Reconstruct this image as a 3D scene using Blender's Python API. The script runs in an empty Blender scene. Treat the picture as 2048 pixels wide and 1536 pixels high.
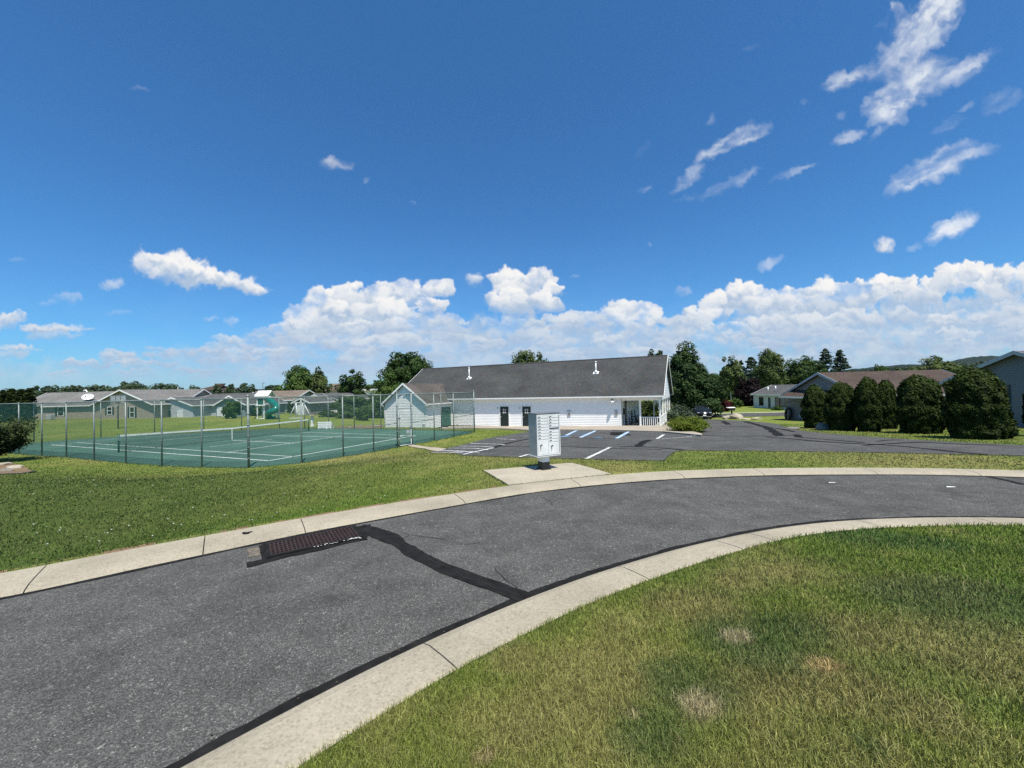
import bpy, bmesh, math, random
import numpy as np
from mathutils import Vector, Matrix

random.seed(7)
rng = np.random.default_rng(11)
scene = bpy.context.scene
COL = scene.collection

# ------------------------------------------------------------------ camera model
F = 790.0                       # focal length in photo pixels (photo is 2048 wide)
PITCH, ROLL, CAMH = math.radians(.93), math.radians(1.38), 2.33
cp, sp, cr, sr = math.cos(PITCH), math.sin(PITCH), math.cos(ROLL), math.sin(ROLL)
FW = np.array([0, cp, sp]); UP = np.array([0, -sp, cp]); RT = np.array([1., 0, 0])
R2 = RT * cr - UP * sr
U2 = UP * cr + RT * sr
EYE = np.array([0, 0, CAMH])


def ray(x, y):
    return R2 * (x - 1024) / F - U2 * (y - 768) / F + FW


def atz(x, y, z):
    d = ray(x, y)
    return EYE + d * ((z - CAMH) / d[2])


def aty(x, y, Y):
    d = ray(x, y)
    return EYE + d * (Y / d[1])


def pj(p):
    p = np.asarray(p, float) - EYE
    k = p @ FW
    return 1024 + F * (p @ R2) / k, 768 - F * (p @ U2) / k


def sstep(a, b, x):
    t = np.clip((x - a) / (b - a), 0, 1)
    return t * t * (3 - 2 * t)


def vnoise(x, y, seed=0):
    x = np.asarray(x, float); y = np.asarray(y, float)
    xi = np.floor(x).astype(np.int64); yi = np.floor(y).astype(np.int64)
    fx = x - xi; fy = y - yi
    fx = fx * fx * (3 - 2 * fx); fy = fy * fy * (3 - 2 * fy)

    def h(a, b):
        n = (a * 374761393 + b * 668265263 + seed * 974634777) & 0xFFFFFFFF
        n = ((n ^ (n >> 13)) * 1274126177) & 0xFFFFFFFF
        n = n ^ (n >> 16)
        return (n & 0xFFFF) / 65535.0
    return (h(xi, yi) * (1 - fx) + h(xi + 1, yi) * fx) * (1 - fy) + (h(xi, yi + 1) * (1 - fx) + h(xi + 1, yi + 1) * fx) * fy


def fbm(x, y, seed=0, octs=4, gain=.5):
    s = 0; a = 1; t = 0
    for k in range(octs):
        s = s + a * vnoise(np.asarray(x) * 2 ** k, np.asarray(y) * 2 ** k, seed + k * 17)
        t += a; a *= gain
    return s / t


# ------------------------------------------------------------------ terrain
def wpts(px, z):
    return np.array([atz(a, b, z)[:2] for a, b in px])


FAR_ROAD = wpts([(0, 1200.5), (46, 1190.7), (151, 1163.8), (244, 1144), (415, 1107.6), (509, 1088), (609, 1065.5), (703, 1049), (799, 1031), (928, 1008.3),
                 (1043, 987.5), (1162, 973), (1269, 963.3), (1369, 956.6), (1530, 950.6), (1665, 949.2), (1848, 949), (2048, 954)], 0)
FAR_BACK = wpts([(0, 1149), (36, 1140.7), (171, 1113), (268, 1095), (402, 1071.5), (500, 1054), (590, 1037), (800, 1002.5), (906, 986.8), (1017, 970.2),
                 (1222, 948.3), (1345, 940.6), (1504, 936), (1665, 934.6), (1848, 935.5), (2048, 940)], .07)
NEAR_ROAD = wpts([(364, 1536), (654, 1378.6), (844, 1288), (900, 1261), (950, 1239), (1045, 1201), (1134, 1166), (1231, 1134.6), (1344, 1101), (1420, 1083),
                  (1526, 1061), (1629, 1047), (1738, 1039), (1866, 1035.5), (2048, 1036.6)], 0)
NEAR_BACK = wpts([(590, 1536), (900, 1340), (922, 1327), (1046, 1270), (1146, 1217), (1266, 1171), (1310, 1154), (1380, 1130), (1471, 1102), (1577, 1073),
                  (1676, 1060), (1774, 1053.3), (1921, 1049), (2048, 1047.6)], .07)


def extend(P, left, right):
    a = P[0] + np.outer([1, .5], left); b = P[-1] + np.outer([.5, 1], right)
    return np.vstack([a, P, b])


FAR_ROAD = extend(FAR_ROAD, (-22, -7), (20, -9)); FAR_BACK = extend(FAR_BACK, (-22, -7), (20, -9))
NEAR_ROAD = extend(NEAR_ROAD, (-9, -9), (20, -7)); NEAR_BACK = extend(NEAR_BACK, (-9, -9), (20, -7))


def resample(P, step=.25):
    # smooth the traced line a little, then resample evenly
    d = np.r_[0, np.cumsum(np.hypot(*np.diff(P, axis=0).T))]
    n = int(d[-1] / step)
    t = np.linspace(0, d[-1], n)
    Q = np.c_[np.interp(t, d, P[:, 0]), np.interp(t, d, P[:, 1])]
    k = int(1.2 / step); w = np.hanning(2 * k + 3)[1:-1]; w /= w.sum()
    pad = np.vstack([Q[0] + np.outer(np.arange(k, 0, -1), Q[0] - Q[1]), Q, Q[-1] + np.outer(np.arange(1, k + 1), Q[-1] - Q[-2])])
    return np.c_[np.convolve(pad[:, 0], w, 'valid'), np.convolve(pad[:, 1], w, 'valid')]


FAR_ROAD, FAR_BACK, NEAR_ROAD, NEAR_BACK = [resample(p) for p in (FAR_ROAD, FAR_BACK, NEAR_ROAD, NEAR_BACK)]


def fy(P, x):
    x = np.asarray(x, float)
    r = np.interp(x, P[:, 0], P[:, 1])
    sl = (P[3, 1] - P[0, 1]) / (P[3, 0] - P[0, 0]); sr_ = (P[-1, 1] - P[-4, 1]) / (P[-1, 0] - P[-4, 0])
    r = np.where(x < P[0, 0], P[0, 1] + np.clip((x - P[0, 0]), -40, 0) * sl, r)
    return np.where(x > P[-1, 0], P[-1, 1] + np.clip((x - P[-1, 0]), 0, 40) * sr_, r)


ZC = -.87      # tennis court
FENCE_PX = [(38, 907.6), (84, 911.5), (133, 914), (188.5, 920), (252, 925.3), (324, 930.8), (404, 934), (497.5, 935), (603.7, 926), (686.7, 913.4),
            (747.6, 903.6), (795.5, 894.3), (824, 889.3), (869, 881), (908, 873.2), (949, 864.7)]
FENCE_NEAR = [atz(a, b, ZC)[:2] for a, b in FENCE_PX]
PAD = np.array(FENCE_NEAR + [(-5.4, 32.4), (-11.3, 35.4), (-17, 37.4), (-22.5, 38.6), (-28.5, 36.7), (-34.9, 33.6), (-37.4, 30.8), (-35.2, 26.6)])


def inpoly(P, x, y):
    x = np.asarray(x); y = np.asarray(y)
    c = np.zeros(x.shape, bool)
    j = len(P) - 1
    for i in range(len(P)):
        xi, yi = P[i]; xj, yj = P[j]
        with np.errstate(divide='ignore', invalid='ignore'):
            c ^= ((yi > y) != (yj > y)) & (x < (xj - xi) * (y - yi) / (yj - yi + 1e-12) + xi)
        j = i
    return c


def polydist(P, x, y):
    x = np.asarray(x, float); y = np.asarray(y, float)
    best = np.full(x.shape, 1e9)
    for i in range(len(P)):
        a = P[i]; b = P[(i + 1) % len(P)]; d = b - a
        t = np.clip(((x - a[0]) * d[0] + (y - a[1]) * d[1]) / (d @ d), 0, 1)
        best = np.minimum(best, np.hypot(x - a[0] - t * d[0], y - a[1] - t * d[1]))
    return np.where(inpoly(P, x, y), 0, best)


def T(x, y):
    x = np.asarray(x, float); y = np.asarray(y, float)
    yf = fy(FAR_BACK, x); yn = fy(NEAR_BACK, x)
    zp = np.interp(y, [11, 13, 40, 48, 60], [.06, 0, -1.43, -1.72, -1.75])
    s = np.clip(y - yf, 0, None)
    zp = .065 * (1 - sstep(0, 3, s)) + zp * sstep(0, 3, s)
    w = sstep(-.22, -.55, x / np.maximum(y, 1)) * sstep(30, 48, y)
    zp = zp * (1 - w) - .9 * w
    k = 1 - sstep(0, 8, polydist(PAD, x, y))
    zf = zp * (1 - k) + ZC * k
    zn = .065 + .42 * sstep(0, 3.2, yn - y) + .25 * sstep(3, 30, yn - y)
    return np.where(y >= yf, zf, np.where(y <= yn, zn, 0.0))


def at(px, py):
    z = 0.
    for _ in range(40):
        p = atz(px, py, z)
        z = .5 * z + .5 * float(T(p[0], p[1]))
    p = atz(px, py, z)
    return p


# ------------------------------------------------------------------ materials
MATS = {}


def newmat(name):
    m = bpy.data.materials.new(name); m.use_nodes = True
    nt = m.node_tree
    b = nt.nodes['Principled BSDF']
    return m, nt, b


def nd(nt, t, **kw):
    n = nt.nodes.new(t)
    for k, v in kw.items():
        if k.startswith('i_'):
            key = k[2:]
            key = int(key) if key.isdigit() else key.replace('_', ' ')
            n.inputs[key].default_value = v
        else:
            setattr(n, k, v)
    return n


def c4(c): return (c[0], c[1], c[2], 1)


def ramp(nt, fac, stops):
    r = nd(nt, 'ShaderNodeValToRGB')
    e = r.color_ramp.elements
    while len(e) < len(stops): e.new(.5)
    for el, (p, c) in zip(e, stops):
        el.position = p; el.color = c4(c) if len(c) == 3 else c
    nt.links.new(fac, r.inputs[0])
    return r.outputs[0]


def mixc(nt, a, b, fac, mode='MIX'):
    n = nd(nt, 'ShaderNodeMix', data_type='RGBA', blend_type=mode)
    for s, v in ((6, a), (7, b)):
        if isinstance(v, (tuple, list)): n.inputs[s].default_value = c4(v)
        else: nt.links.new(v, n.inputs[s])
    if isinstance(fac, (int, float)): n.inputs[0].default_value = fac
    else: nt.links.new(fac, n.inputs[0])
    return n.outputs[2]


def noise(nt, vec, scale, detail=4, rough=.55, dist=0):
    n = nd(nt, 'ShaderNodeTexNoise'); n.inputs['Scale'].default_value = scale
    n.inputs['Detail'].default_value = detail; n.inputs['Roughness'].default_value = rough
    n.inputs['Distortion'].default_value = dist
    if vec is not None: nt.links.new(vec, n.inputs['Vector'])
    return n.outputs['Fac']


def wpos(nt):
    return nd(nt, 'ShaderNodeNewGeometry').outputs['Position']


def bump(nt, b, h, strength, dist):
    n = nd(nt, 'ShaderNodeBump'); n.inputs['Strength'].default_value = strength; n.inputs['Distance'].default_value = dist
    nt.links.new(h, n.inputs['Height']); nt.links.new(n.outputs[0], b.inputs['Normal'])


def paint(name, col, rough=.5, var=.08, scale=3., metal=0, spec=.5, bumps=0):
    """plain painted/plastic/metal surface with faint mottling"""
    if name in MATS: return MATS[name]
    m, nt, b = newmat(name)
    p = wpos(nt)
    f = noise(nt, p, scale, 5)
    lo = tuple(c * (1 - var * 1.5) for c in col); hi = tuple(min(1, c * (1 + var)) for c in col)
    nt.links.new(ramp(nt, f, [(.3, lo), (.7, hi)]), b.inputs['Base Color'])
    b.inputs['Roughness'].default_value = rough; b.inputs['Metallic'].default_value = metal
    b.inputs['Specular IOR Level'].default_value = spec
    if bumps: bump(nt, b, noise(nt, p, scale * 12, 3), bumps, .01)
    MATS[name] = m
    return m


def siding(name, col, course=.11, dirt=.12):
    """vinyl siding: plain colour with faint dirt; the laps are geometry (see laps())"""
    if name in MATS: return MATS[name]
    m, nt, b = newmat(name)
    p = wpos(nt)
    f = noise(nt, p, 1.3, 5)
    base = ramp(nt, f, [(.3, tuple(c * (1 - dirt) for c in col)), (.7, col)])
    nt.links.new(base, b.inputs['Base Color'])
    b.inputs['Roughness'].default_value = .55
    MATS[name] = m
    return m


def shingles(name, col, dark=.55):
    if name in MATS: return MATS[name]
    m, nt, b = newmat(name)
    p = wpos(nt)
    mp = nd(nt, 'ShaderNodeMapping'); nt.links.new(p, mp.inputs[0]); mp.inputs['Scale'].default_value = (1, 1, 1.7)
    n1 = noise(nt, p, .45, 5, .6)
    n2 = noise(nt, mp.outputs[0], 6, 4, .7)
    v = nd(nt, 'ShaderNodeTexVoronoi'); v.inputs['Scale'].default_value = 5; nt.links.new(mp.outputs[0], v.inputs['Vector'])
    c1 = ramp(nt, n1, [(.3, tuple(c * dark for c in col)), (.72, tuple(c * 1.2 for c in col))])
    c2 = mixc(nt, c1, ramp(nt, n2, [(.3, (.35, .35, .35)), (.7, (1.35, 1.35, 1.35))]), .8, 'MULTIPLY')
    c3 = mixc(nt, c2, v.outputs['Color'], .12, 'OVERLAY')
    nt.links.new(c3, b.inputs['Base Color']); b.inputs['Roughness'].default_value = .9
    b.inputs['Specular IOR Level'].default_value = .2
    sx = nd(nt, 'ShaderNodeSeparateXYZ'); nt.links.new(p, sx.inputs[0])
    dv = nd(nt, 'ShaderNodeMath', operation='MULTIPLY'); nt.links.new(sx.outputs[2], dv.inputs[0]); dv.inputs[1].default_value = 9
    fr = nd(nt, 'ShaderNodeMath', operation='FRACT'); nt.links.new(dv.outputs[0], fr.inputs[0])
    ad = nd(nt, 'ShaderNodeMath', operation='ADD'); nt.links.new(fr.outputs[0], ad.inputs[0]); nt.links.new(n2, ad.inputs[1])
    bump(nt, b, ad.outputs[0], .6, .02)
    MATS[name] = m
    return m


def asphalt(name, col, fine=True, blotch=.25):
    m, nt, b = newmat(name)
    p = wpos(nt)
    n1 = noise(nt, p, .35, 6, .6)
    n1b = noise(nt, p, 1.7, 5, .65)
    base = ramp(nt, n1, [(.3, tuple(c * (1 - blotch) for c in col)), (.7, tuple(c * (1 + blotch) for c in col))])
    base = mixc(nt, base, ramp(nt, n1b, [(.35, (.8, .8, .8)), (.65, (1.15, 1.15, 1.15))]), 1, 'MULTIPLY')
    v = nd(nt, 'ShaderNodeTexVoronoi'); v.inputs['Scale'].default_value = 120; nt.links.new(p, v.inputs['Vector'])
    sep = nd(nt, 'ShaderNodeSeparateColor'); nt.links.new(v.outputs['Color'], sep.inputs[0])
    stones = ramp(nt, sep.outputs[0], [(0, (.42, .42, .42)), (.5, (.9, .9, .9)), (.85, (1.5, 1.48, 1.42)), (.97, (1.8, 1.8, 1.75)), (1, (3.9, 3.8, 3.6))])
    v2 = nd(nt, 'ShaderNodeTexVoronoi'); v2.inputs['Scale'].default_value = 34; nt.links.new(p, v2.inputs['Vector'])
    sep2 = nd(nt, 'ShaderNodeSeparateColor'); nt.links.new(v2.outputs['Color'], sep2.inputs[0])
    st2 = ramp(nt, sep2.outputs[1], [(0, (.86, .86, .86)), (.6, (1, 1, 1)), (.95, (1.08, 1.08, 1.08)), (1, (1.9, 1.9, 1.85))])
    c2 = mixc(nt, base, stones, .88, 'MULTIPLY')
    c2 = mixc(nt, c2, st2, .8, 'MULTIPLY')
    # oil drips and tyre-polished tracks
    n5 = noise(nt, p, .8, 3, .5); n6 = noise(nt, p, 3.2, 4, .6)
    mm = nd(nt, 'ShaderNodeMath', operation='MULTIPLY'); nt.links.new(n5, mm.inputs[0]); nt.links.new(n6, mm.inputs[1])
    c2 = mixc(nt, c2, ramp(nt, mm.outputs[0], [(.15, (1.05, 1.05, 1.05)), (.33, (.96, .96, .96)), (.42, (.62, .61, .6))]), .5, 'MULTIPLY')
    nt.links.new(c2, b.inputs['Base Color']); b.inputs['Roughness'].default_value = .88
    b.inputs['Specular IOR Level'].default_value = .18
    bump(nt, b, v.outputs['Distance'], .7, .006)
    return m


def concrete(name, col, speck=.5, dirt=.22):
    m, nt, b = newmat(name)
    p = wpos(nt)
    n1 = noise(nt, p, .9, 6, .6); n2 = noise(nt, p, 40, 3, .7)
    base = ramp(nt, n1, [(.28, tuple(c * (1 - dirt) for c in col)), (.72, tuple(c * 1.06 for c in col))])
    v = nd(nt, 'ShaderNodeTexVoronoi'); v.inputs['Scale'].default_value = 60; nt.links.new(p, v.inputs['Vector'])
    sep = nd(nt, 'ShaderNodeSeparateColor'); nt.links.new(v.outputs['Color'], sep.inputs[0])
    st = ramp(nt, sep.outputs[0], [(0, (.55, .52, .48)), (.3, (.95, .95, .95)), (.8, (1.05, 1.05, 1.05)), (1, (1.25, 1.22, 1.15))])
    c2 = mixc(nt, base, st, speck, 'MULTIPLY')
    c2 = mixc(nt, c2, ramp(nt, n2, [(.35, (.85, .85, .85)), (.65, (1.1, 1.1, 1.1))]), .6, 'MULTIPLY')
    nt.links.new(c2, b.inputs['Base Color']); b.inputs['Roughness'].default_value = .9
    b.inputs['Specular IOR Level'].default_value = .25
    bump(nt, b, n2, .35, .004)
    return m


def leafmat(name, dark, light, trans=.25, rough=.55):
    """leaves: per-leaf tint comes from the 'tint' attribute (0..1)"""
    if name in MATS: return MATS[name]
    m, nt, b = newmat(name)
    a = nd(nt, 'ShaderNodeAttribute', attribute_name='tint')
    dark = tuple(q * 1.3 for q in dark); light = tuple(q * 1.35 for q in light)
    col = ramp(nt, a.outputs['Fac'], [(0, dark), (1, light)])
    nt.links.new(col, b.inputs['Base Color']); b.inputs['Roughness'].default_value = rough
    b.inputs['Specular IOR Level'].default_value = .08
    tr = nd(nt, 'ShaderNodeBsdfTranslucent'); nt.links.new(col, tr.inputs[0])
    mx = nd(nt, 'ShaderNodeMixShader'); mx.inputs[0].default_value = trans
    nt.links.new(b.outputs[0], mx.inputs[1]); nt.links.new(tr.outputs[0], mx.inputs[2])
    nt.links.new(mx.outputs[0], nt.nodes['Material Output'].inputs[0])
    MATS[name] = m
    return m


# ------------------------------------------------------------------ mesh builder
def tagobj(o, label=None, cat=None, group=None, kind=None):
    if label: o['label'] = label
    if cat: o['category'] = cat
    if group: o['group'] = group
    if kind: o['kind'] = kind
    return o


def thing(name, label, cat, loc=(0, 0, 0), group=None):
    o = bpy.data.objects.new(name, None); COL.objects.link(o)
    o.location = loc; o.empty_display_size = .3
    return tagobj(o, label, cat, group)


def rootloc(o):
    v = Vector((0, 0, 0))
    while o is not None:
        v += o.location; o = o.parent
    return v


class MB:
    def __init__(s): s.v = []; s.f = []; s.smooth = []

    def add(s, vs, fs, smooth=False):
        k = len(s.v); s.v += [tuple(map(float, p)) for p in vs]
        s.f += [tuple(k + i for i in f) for f in fs]; s.smooth += [smooth] * len(fs)
        return s

    def box(s, c, size, ax=(1, 0, 0), ay=None, bev=0):
        ax = np.array(ax, float); ax /= np.linalg.norm(ax)
        az = np.array([0, 0, 1.])
        if ay is None: ay = np.cross(az, ax)
        ay = np.array(ay, float); ay /= np.linalg.norm(ay)
        az = np.cross(ax, ay)
        c = np.array(c, float); h = np.array(size) / 2
        if bev <= 0:
            vs = [c + ax * h[0] * i + ay * h[1] * j + az * h[2] * k for k in (-1, 1) for j in (-1, 1) for i in (-1, 1)]
            return s.add(vs, [(0, 2, 3, 1), (4, 5, 7, 6), (0, 1, 5, 4), (2, 6, 7, 3), (0, 4, 6, 2), (1, 3, 7, 5)])
        b = min(bev, min(h) * .9)
        vs = []; ix = {}
        for i in (-1, 1):
            for j in (-1, 1):
                for k in (-1, 1):
                    for w in range(3):
                        q = [i * (h[0] - (b if w != 0 else 0)), j * (h[1] - (b if w != 1 else 0)), k * (h[2] - (b if w != 2 else 0))]
                        ix[i, j, k, w] = len(vs); vs.append(c + ax * q[0] + ay * q[1] + az * q[2])
        fs = []
        for w in range(3):
            o = [a for a in range(3) if a != w]
            for sg in (-1, 1):
                q = []
                for a, bb in ((-1, -1), (1, -1), (1, 1), (-1, 1)):
                    t = [0, 0, 0]; t[w] = sg; t[o[0]] = a; t[o[1]] = bb; q.append(ix[t[0], t[1], t[2], w])
                fs.append(tuple(q))
        for w in range(3):
            o = [a for a in range(3) if a != w]
            for a in (-1, 1):
                for bb in (-1, 1):
                    t = [0, 0, 0]; t[o[0]] = a; t[o[1]] = bb
                    t1 = list(t); t1[w] = -1; t2 = list(t); t2[w] = 1
                    fs.append((ix[(*t1, o[0])], ix[(*t2, o[0])], ix[(*t2, o[1])], ix[(*t1, o[1])]))
        for i in (-1, 1):
            for j in (-1, 1):
                for k in (-1, 1): fs.append((ix[i, j, k, 0], ix[i, j, k, 1], ix[i, j, k, 2]))
        return s.add(vs, fs)

    def tube(s, pts, rad, n=8, cap=True, smooth=True):
        pts = [np.array(p, float) for p in pts]
        if np.isscalar(rad): rad = [rad] * len(pts)
        k = len(s.v); prev = None
        for i, p in enumerate(pts):
            d = pts[min(i + 1, len(pts) - 1)] - pts[max(i - 1, 0)]
            d = d / (np.linalg.norm(d) + 1e-9)
            if prev is None:
                a = np.array([0, 0, 1.]) if abs(d[2]) < .9 else np.array([1., 0, 0])
                u = np.cross(d, a)
            else:
                u = prev - d * (prev @ d)
            u /= np.linalg.norm(u); prev = u; w = np.cross(d, u)
            for j in range(n):
                t = 2 * math.pi * j / n
                s.v.append(tuple(p + rad[i] * (u * math.cos(t) + w * math.sin(t))))
        for i in range(len(pts) - 1):
            for j in range(n):
                s.f.append((k + i * n + j, k + i * n + (j + 1) % n, k + (i + 1) * n + (j + 1) % n, k + (i + 1) * n + j)); s.smooth.append(smooth)
        if cap:
            s.f.append(tuple(k + j for j in range(n))[::-1]); s.smooth.append(False)
            s.f.append(tuple(k + (len(pts) - 1) * n + j for j in range(n))); s.smooth.append(False)
        return s

    def prism(s, poly, off):
        """poly: list of 3D points, extruded by vector off"""
        n = len(poly); off = np.array(off, float)
        vs = [np.array(p, float) for p in poly] + [np.array(p, float) + off for p in poly]
        fs = [tuple(range(n))[::-1], tuple(range(n, 2 * n))] + [(i, (i + 1) % n, n + (i + 1) % n, n + i) for i in range(n)]
        return s.add(vs, fs)

    def lathe(s, c, prof, n=20, smooth=True):
        k = len(s.v)
        for r, z in prof:
            for j in range(n):
                t = 2 * math.pi * j / n
                s.v.append((c[0] + r * math.cos(t), c[1] + r * math.sin(t), c[2] + z))
        for i in range(len(prof) - 1):
            for j in range(n):
                s.f.append((k + i * n + j, k + i * n + (j + 1) % n, k + (i + 1) * n + (j + 1) % n, k + (i + 1) * n + j)); s.smooth.append(smooth)
        s.f.append(tuple(k + j for j in range(n))[::-1]); s.f.append(tuple(k + (len(prof) - 1) * n + j for j in range(n))); s.smooth += [False, False]
        return s

    def build(s, name, mat, parent=None, label=None):
        o = meshobj(name, np.array(s.v, float).reshape(-1, 3), s.f, mat, parent, s.smooth)
        if label: o['label'] = label
        return o


def meshobj(name, V, faces, mat, parent=None, smooth=None, loc=None):
    me = bpy.data.meshes.new(name)
    V = np.asarray(V, float)
    off = rootloc(parent) if parent is not None else Vector(loc or (0, 0, 0))
    W = V - np.array(off)
    me.from_pydata(W.tolist(), [], faces)
    if smooth is not None and any(smooth): me.polygons.foreach_set('use_smooth', smooth)
    me.update()
    if mat: me.materials.append(mat)
    o = bpy.data.objects.new(name, me); COL.objects.link(o)
    if parent is not None: o.parent = parent
    elif loc: o.location = loc
    return o


def fastmesh(name, V, nper, mat, parent=None, attrs=None, loc=None):
    """V: (n*nper,3) separate polygons of nper corners each; fast path for foliage and grass"""
    V = np.asarray(V, np.float32)
    off = rootloc(parent) if parent is not None else Vector(loc or (0, 0, 0))
    W = V - np.array(off, np.float32)
    n = len(W) // nper
    me = bpy.data.meshes.new(name)
    me.vertices.add(len(W)); me.vertices.foreach_set('co', W.ravel())
    me.loops.add(len(W)); me.loops.foreach_set('vertex_index', np.arange(len(W), dtype=np.int32))
    me.polygons.add(n); me.polygons.foreach_set('loop_start', np.arange(n, dtype=np.int32) * nper)
    me.polygons.foreach_set('loop_total', np.full(n, nper, np.int32))
    me.update(calc_edges=True)
    for k, a in (attrs or {}).items():
        a = np.asarray(a, np.float32)
        if a.ndim == 1:
            at_ = me.attributes.new(k, 'FLOAT', 'POINT'); at_.data.foreach_set('value', a)
        else:
            at_ = me.attributes.new(k, 'FLOAT_COLOR', 'POINT'); at_.data.foreach_set('color', np.c_[a, np.ones(len(a))].astype(np.float32).ravel())
    me.materials.append(mat)
    o = bpy.data.objects.new(name, me); COL.objects.link(o)
    if parent is not None: o.parent = parent
    elif loc: o.location = loc
    return o


def copy_tree(o, parent=None):
    c = o.copy(); COL.objects.link(c)
    if parent is not None: c.parent = parent
    for ch in list(o.children): copy_tree(ch, c)
    return c


def laps(mb, poly, O, d, n, course=.165, out=.018):
    """lap boards over a convex wall outline: poly = (u, z) corners, O origin, d along the wall, n outward"""
    O = np.array(O, float); d = np.array([*np.array(d, float)[:2], 0.]); n = np.array([*np.array(n, float)[:2], 0.])
    P = [np.array(p, float) for p in poly]
    z = min(p[1] for p in P); zt = max(p[1] for p in P)

    def clip(pl, zz, above):
        r = []
        for i in range(len(pl)):
            a, b = pl[i], pl[(i + 1) % len(pl)]
            ia = (a[1] >= zz) == above or a[1] == zz; ib = (b[1] >= zz) == above or b[1] == zz
            if ia: r.append(a)
            if ia != ib: t = (zz - a[1]) / (b[1] - a[1]); r.append(a + (b - a) * t)
        return r
    while z < zt - .005:
        q = clip(P, z, True)
        if len(q) >= 3: q = clip(q, z + course, False)
        if len(q) >= 3:
            W3 = [O + d * p[0] + EZ_ * p[1] + n * (.003 + out * (1 - (p[1] - z) / course)) for p in q]
            mb.add(W3, [tuple(range(len(W3)))])
            us = [p[0] for p in q if p[1] < z + 1e-6]
            if len(us) > 1:
                a, b = min(us), max(us)
                mb.add([O + d * a + EZ_ * z + n * .003, O + d * b + EZ_ * z + n * .003, O + d * b + EZ_ * z + n * (.003 + out), O + d * a + EZ_ * z + n * (.003 + out)], [(0, 1, 2, 3)])
        z += course


EZ_ = np.array([0, 0, 1.])
# ------------------------------------------------------------------ draped sheets
PAVED = []


def sheet(name, poly, mat, dz, cut=1.0, pave=True, parent=None, kind='structure', skirt=.12):
    """flat polygon draped on the terrain dz above it, with a short skirt into the ground"""
    poly = np.asarray(poly, float)
    if pave: PAVED.append(poly)
    bm = bmesh.new()
    # densify outline
    pts = []
    for i in range(len(poly)):
        a, b = poly[i], poly[(i + 1) % len(poly)]
        n = max(1, int(np.hypot(*(b - a)) / .6))
        for k in range(n): pts.append(a + (b - a) * k / n)
    vs = [bm.verts.new((p[0], p[1], 0)) for p in pts]
    es = [bm.edges.new((vs[i], vs[(i + 1) % len(vs)])) for i in range(len(vs))]
    bmesh.ops.triangle_fill(bm, use_beauty=True, edges=es)
    lo = poly.min(0); hi = poly.max(0)
    for ax in (0, 1):
        for c in np.arange(math.ceil(lo[ax] / cut) * cut, hi[ax], cut):
            co = [0, 0, 0]; co[ax] = c; no = [0, 0, 0]; no[ax] = 1
            bmesh.ops.bisect_plane(bm, geom=bm.verts[:] + bm.edges[:] + bm.faces[:], plane_co=co, plane_no=no, dist=1e-4)
    for f in bm.faces:
        if f.normal.z < 0: f.normal_flip()
    X = np.array([v.co[:] for v in bm.verts])
    Z = T(X[:, 0], X[:, 1]) + dz
    for v, z in zip(bm.verts, Z): v.co.z = z
    if skirt:
        be = [e for e in bm.edges if e.is_boundary]
        r = bmesh.ops.extrude_edge_only(bm, edges=be)
        for g in r['geom']:
            if isinstance(g, bmesh.types.BMVert): g.co.z -= skirt
    me = bpy.data.meshes.new(name); bm.to_mesh(me); bm.free()
    me.materials.append(mat)
    o = bpy.data.objects.new(name, me); COL.objects.link(o)
    if parent is not None: o.parent = parent
    if kind: o['kind'] = kind
    return o


def strip_geo(mb, pts, width, dz, jitter=0, step=.2, zf=None):
    """ribbon along world points, draped; width scalar or per-point list"""
    pts = np.asarray(pts, float)[:, :2]
    w = np.full(len(pts), width) if np.isscalar(width) else np.asarray(width, float)
    d = np.r_[0, np.cumsum(np.hypot(*np.diff(pts, axis=0).T))]
    n = max(2, int(d[-1] / step) + 1); t = np.linspace(0, d[-1], n)
    Q = np.c_[np.interp(t, d, pts[:, 0]), np.interp(t, d, pts[:, 1])]; W = np.interp(t, d, w)
    if len(pts) > 2 and n > 8:
        k = 2; ker = np.ones(2 * k + 1) / (2 * k + 1)
        Qs = Q.copy()
        for a in (0, 1): Qs[k:-k, a] = np.convolve(Q[:, a], ker, 'valid')
        Q = Qs
    tan = np.gradient(Q, axis=0); tan /= np.linalg.norm(tan, axis=1)[:, None] + 1e-9
    nor = np.c_[-tan[:, 1], tan[:, 0]]
    j1 = 1 + jitter * (vnoise(t * 2.3, t * 0 + 3, 5) - .5) * 2 + jitter * (vnoise(t * 9, t * 0 + 3, 6) - .5)
    j2 = 1 + jitter * (vnoise(t * 2.3, t * 0 + 9, 8) - .5) * 2 + jitter * (vnoise(t * 9, t * 0 + 9, 9) - .5)
    A = Q + nor * (W * .5 * j1)[:, None]; B = Q - nor * (W * .5 * j2)[:, None]
    zf = zf or T
    za = zf(A[:, 0], A[:, 1]) + dz; zb = zf(B[:, 0], B[:, 1]) + dz
    vs = []; fs = []
    for i in range(n): vs += [(A[i, 0], A[i, 1], za[i]), (B[i, 0], B[i, 1], zb[i])]
    for i in range(n - 1): fs.append((2 * i, 2 * i + 1, 2 * i + 3, 2 * i + 2))
    mb.add(vs, fs)
# ================================================================== world, sun, camera
SUN_EL, SUN_AZ = math.radians(66), math.radians(159)     # azimuth from +Y towards +X
scene.render.engine = 'CYCLES'
scene.view_settings.view_transform = 'Standard'; scene.view_settings.look = 'None'
scene.view_settings.exposure = .5; scene.view_settings.gamma = 1
scene.cycles.max_bounces = 8
scene.cycles.use_denoising = False
scene.cycles.denoiser = 'OPENIMAGEDENOISE'
scene.cycles.denoising_input_passes = 'RGB_ALBEDO_NORMAL'
scene.cycles.denoising_prefilter = 'ACCURATE'
scene.cycles.sample_clamp_indirect = 6

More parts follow.
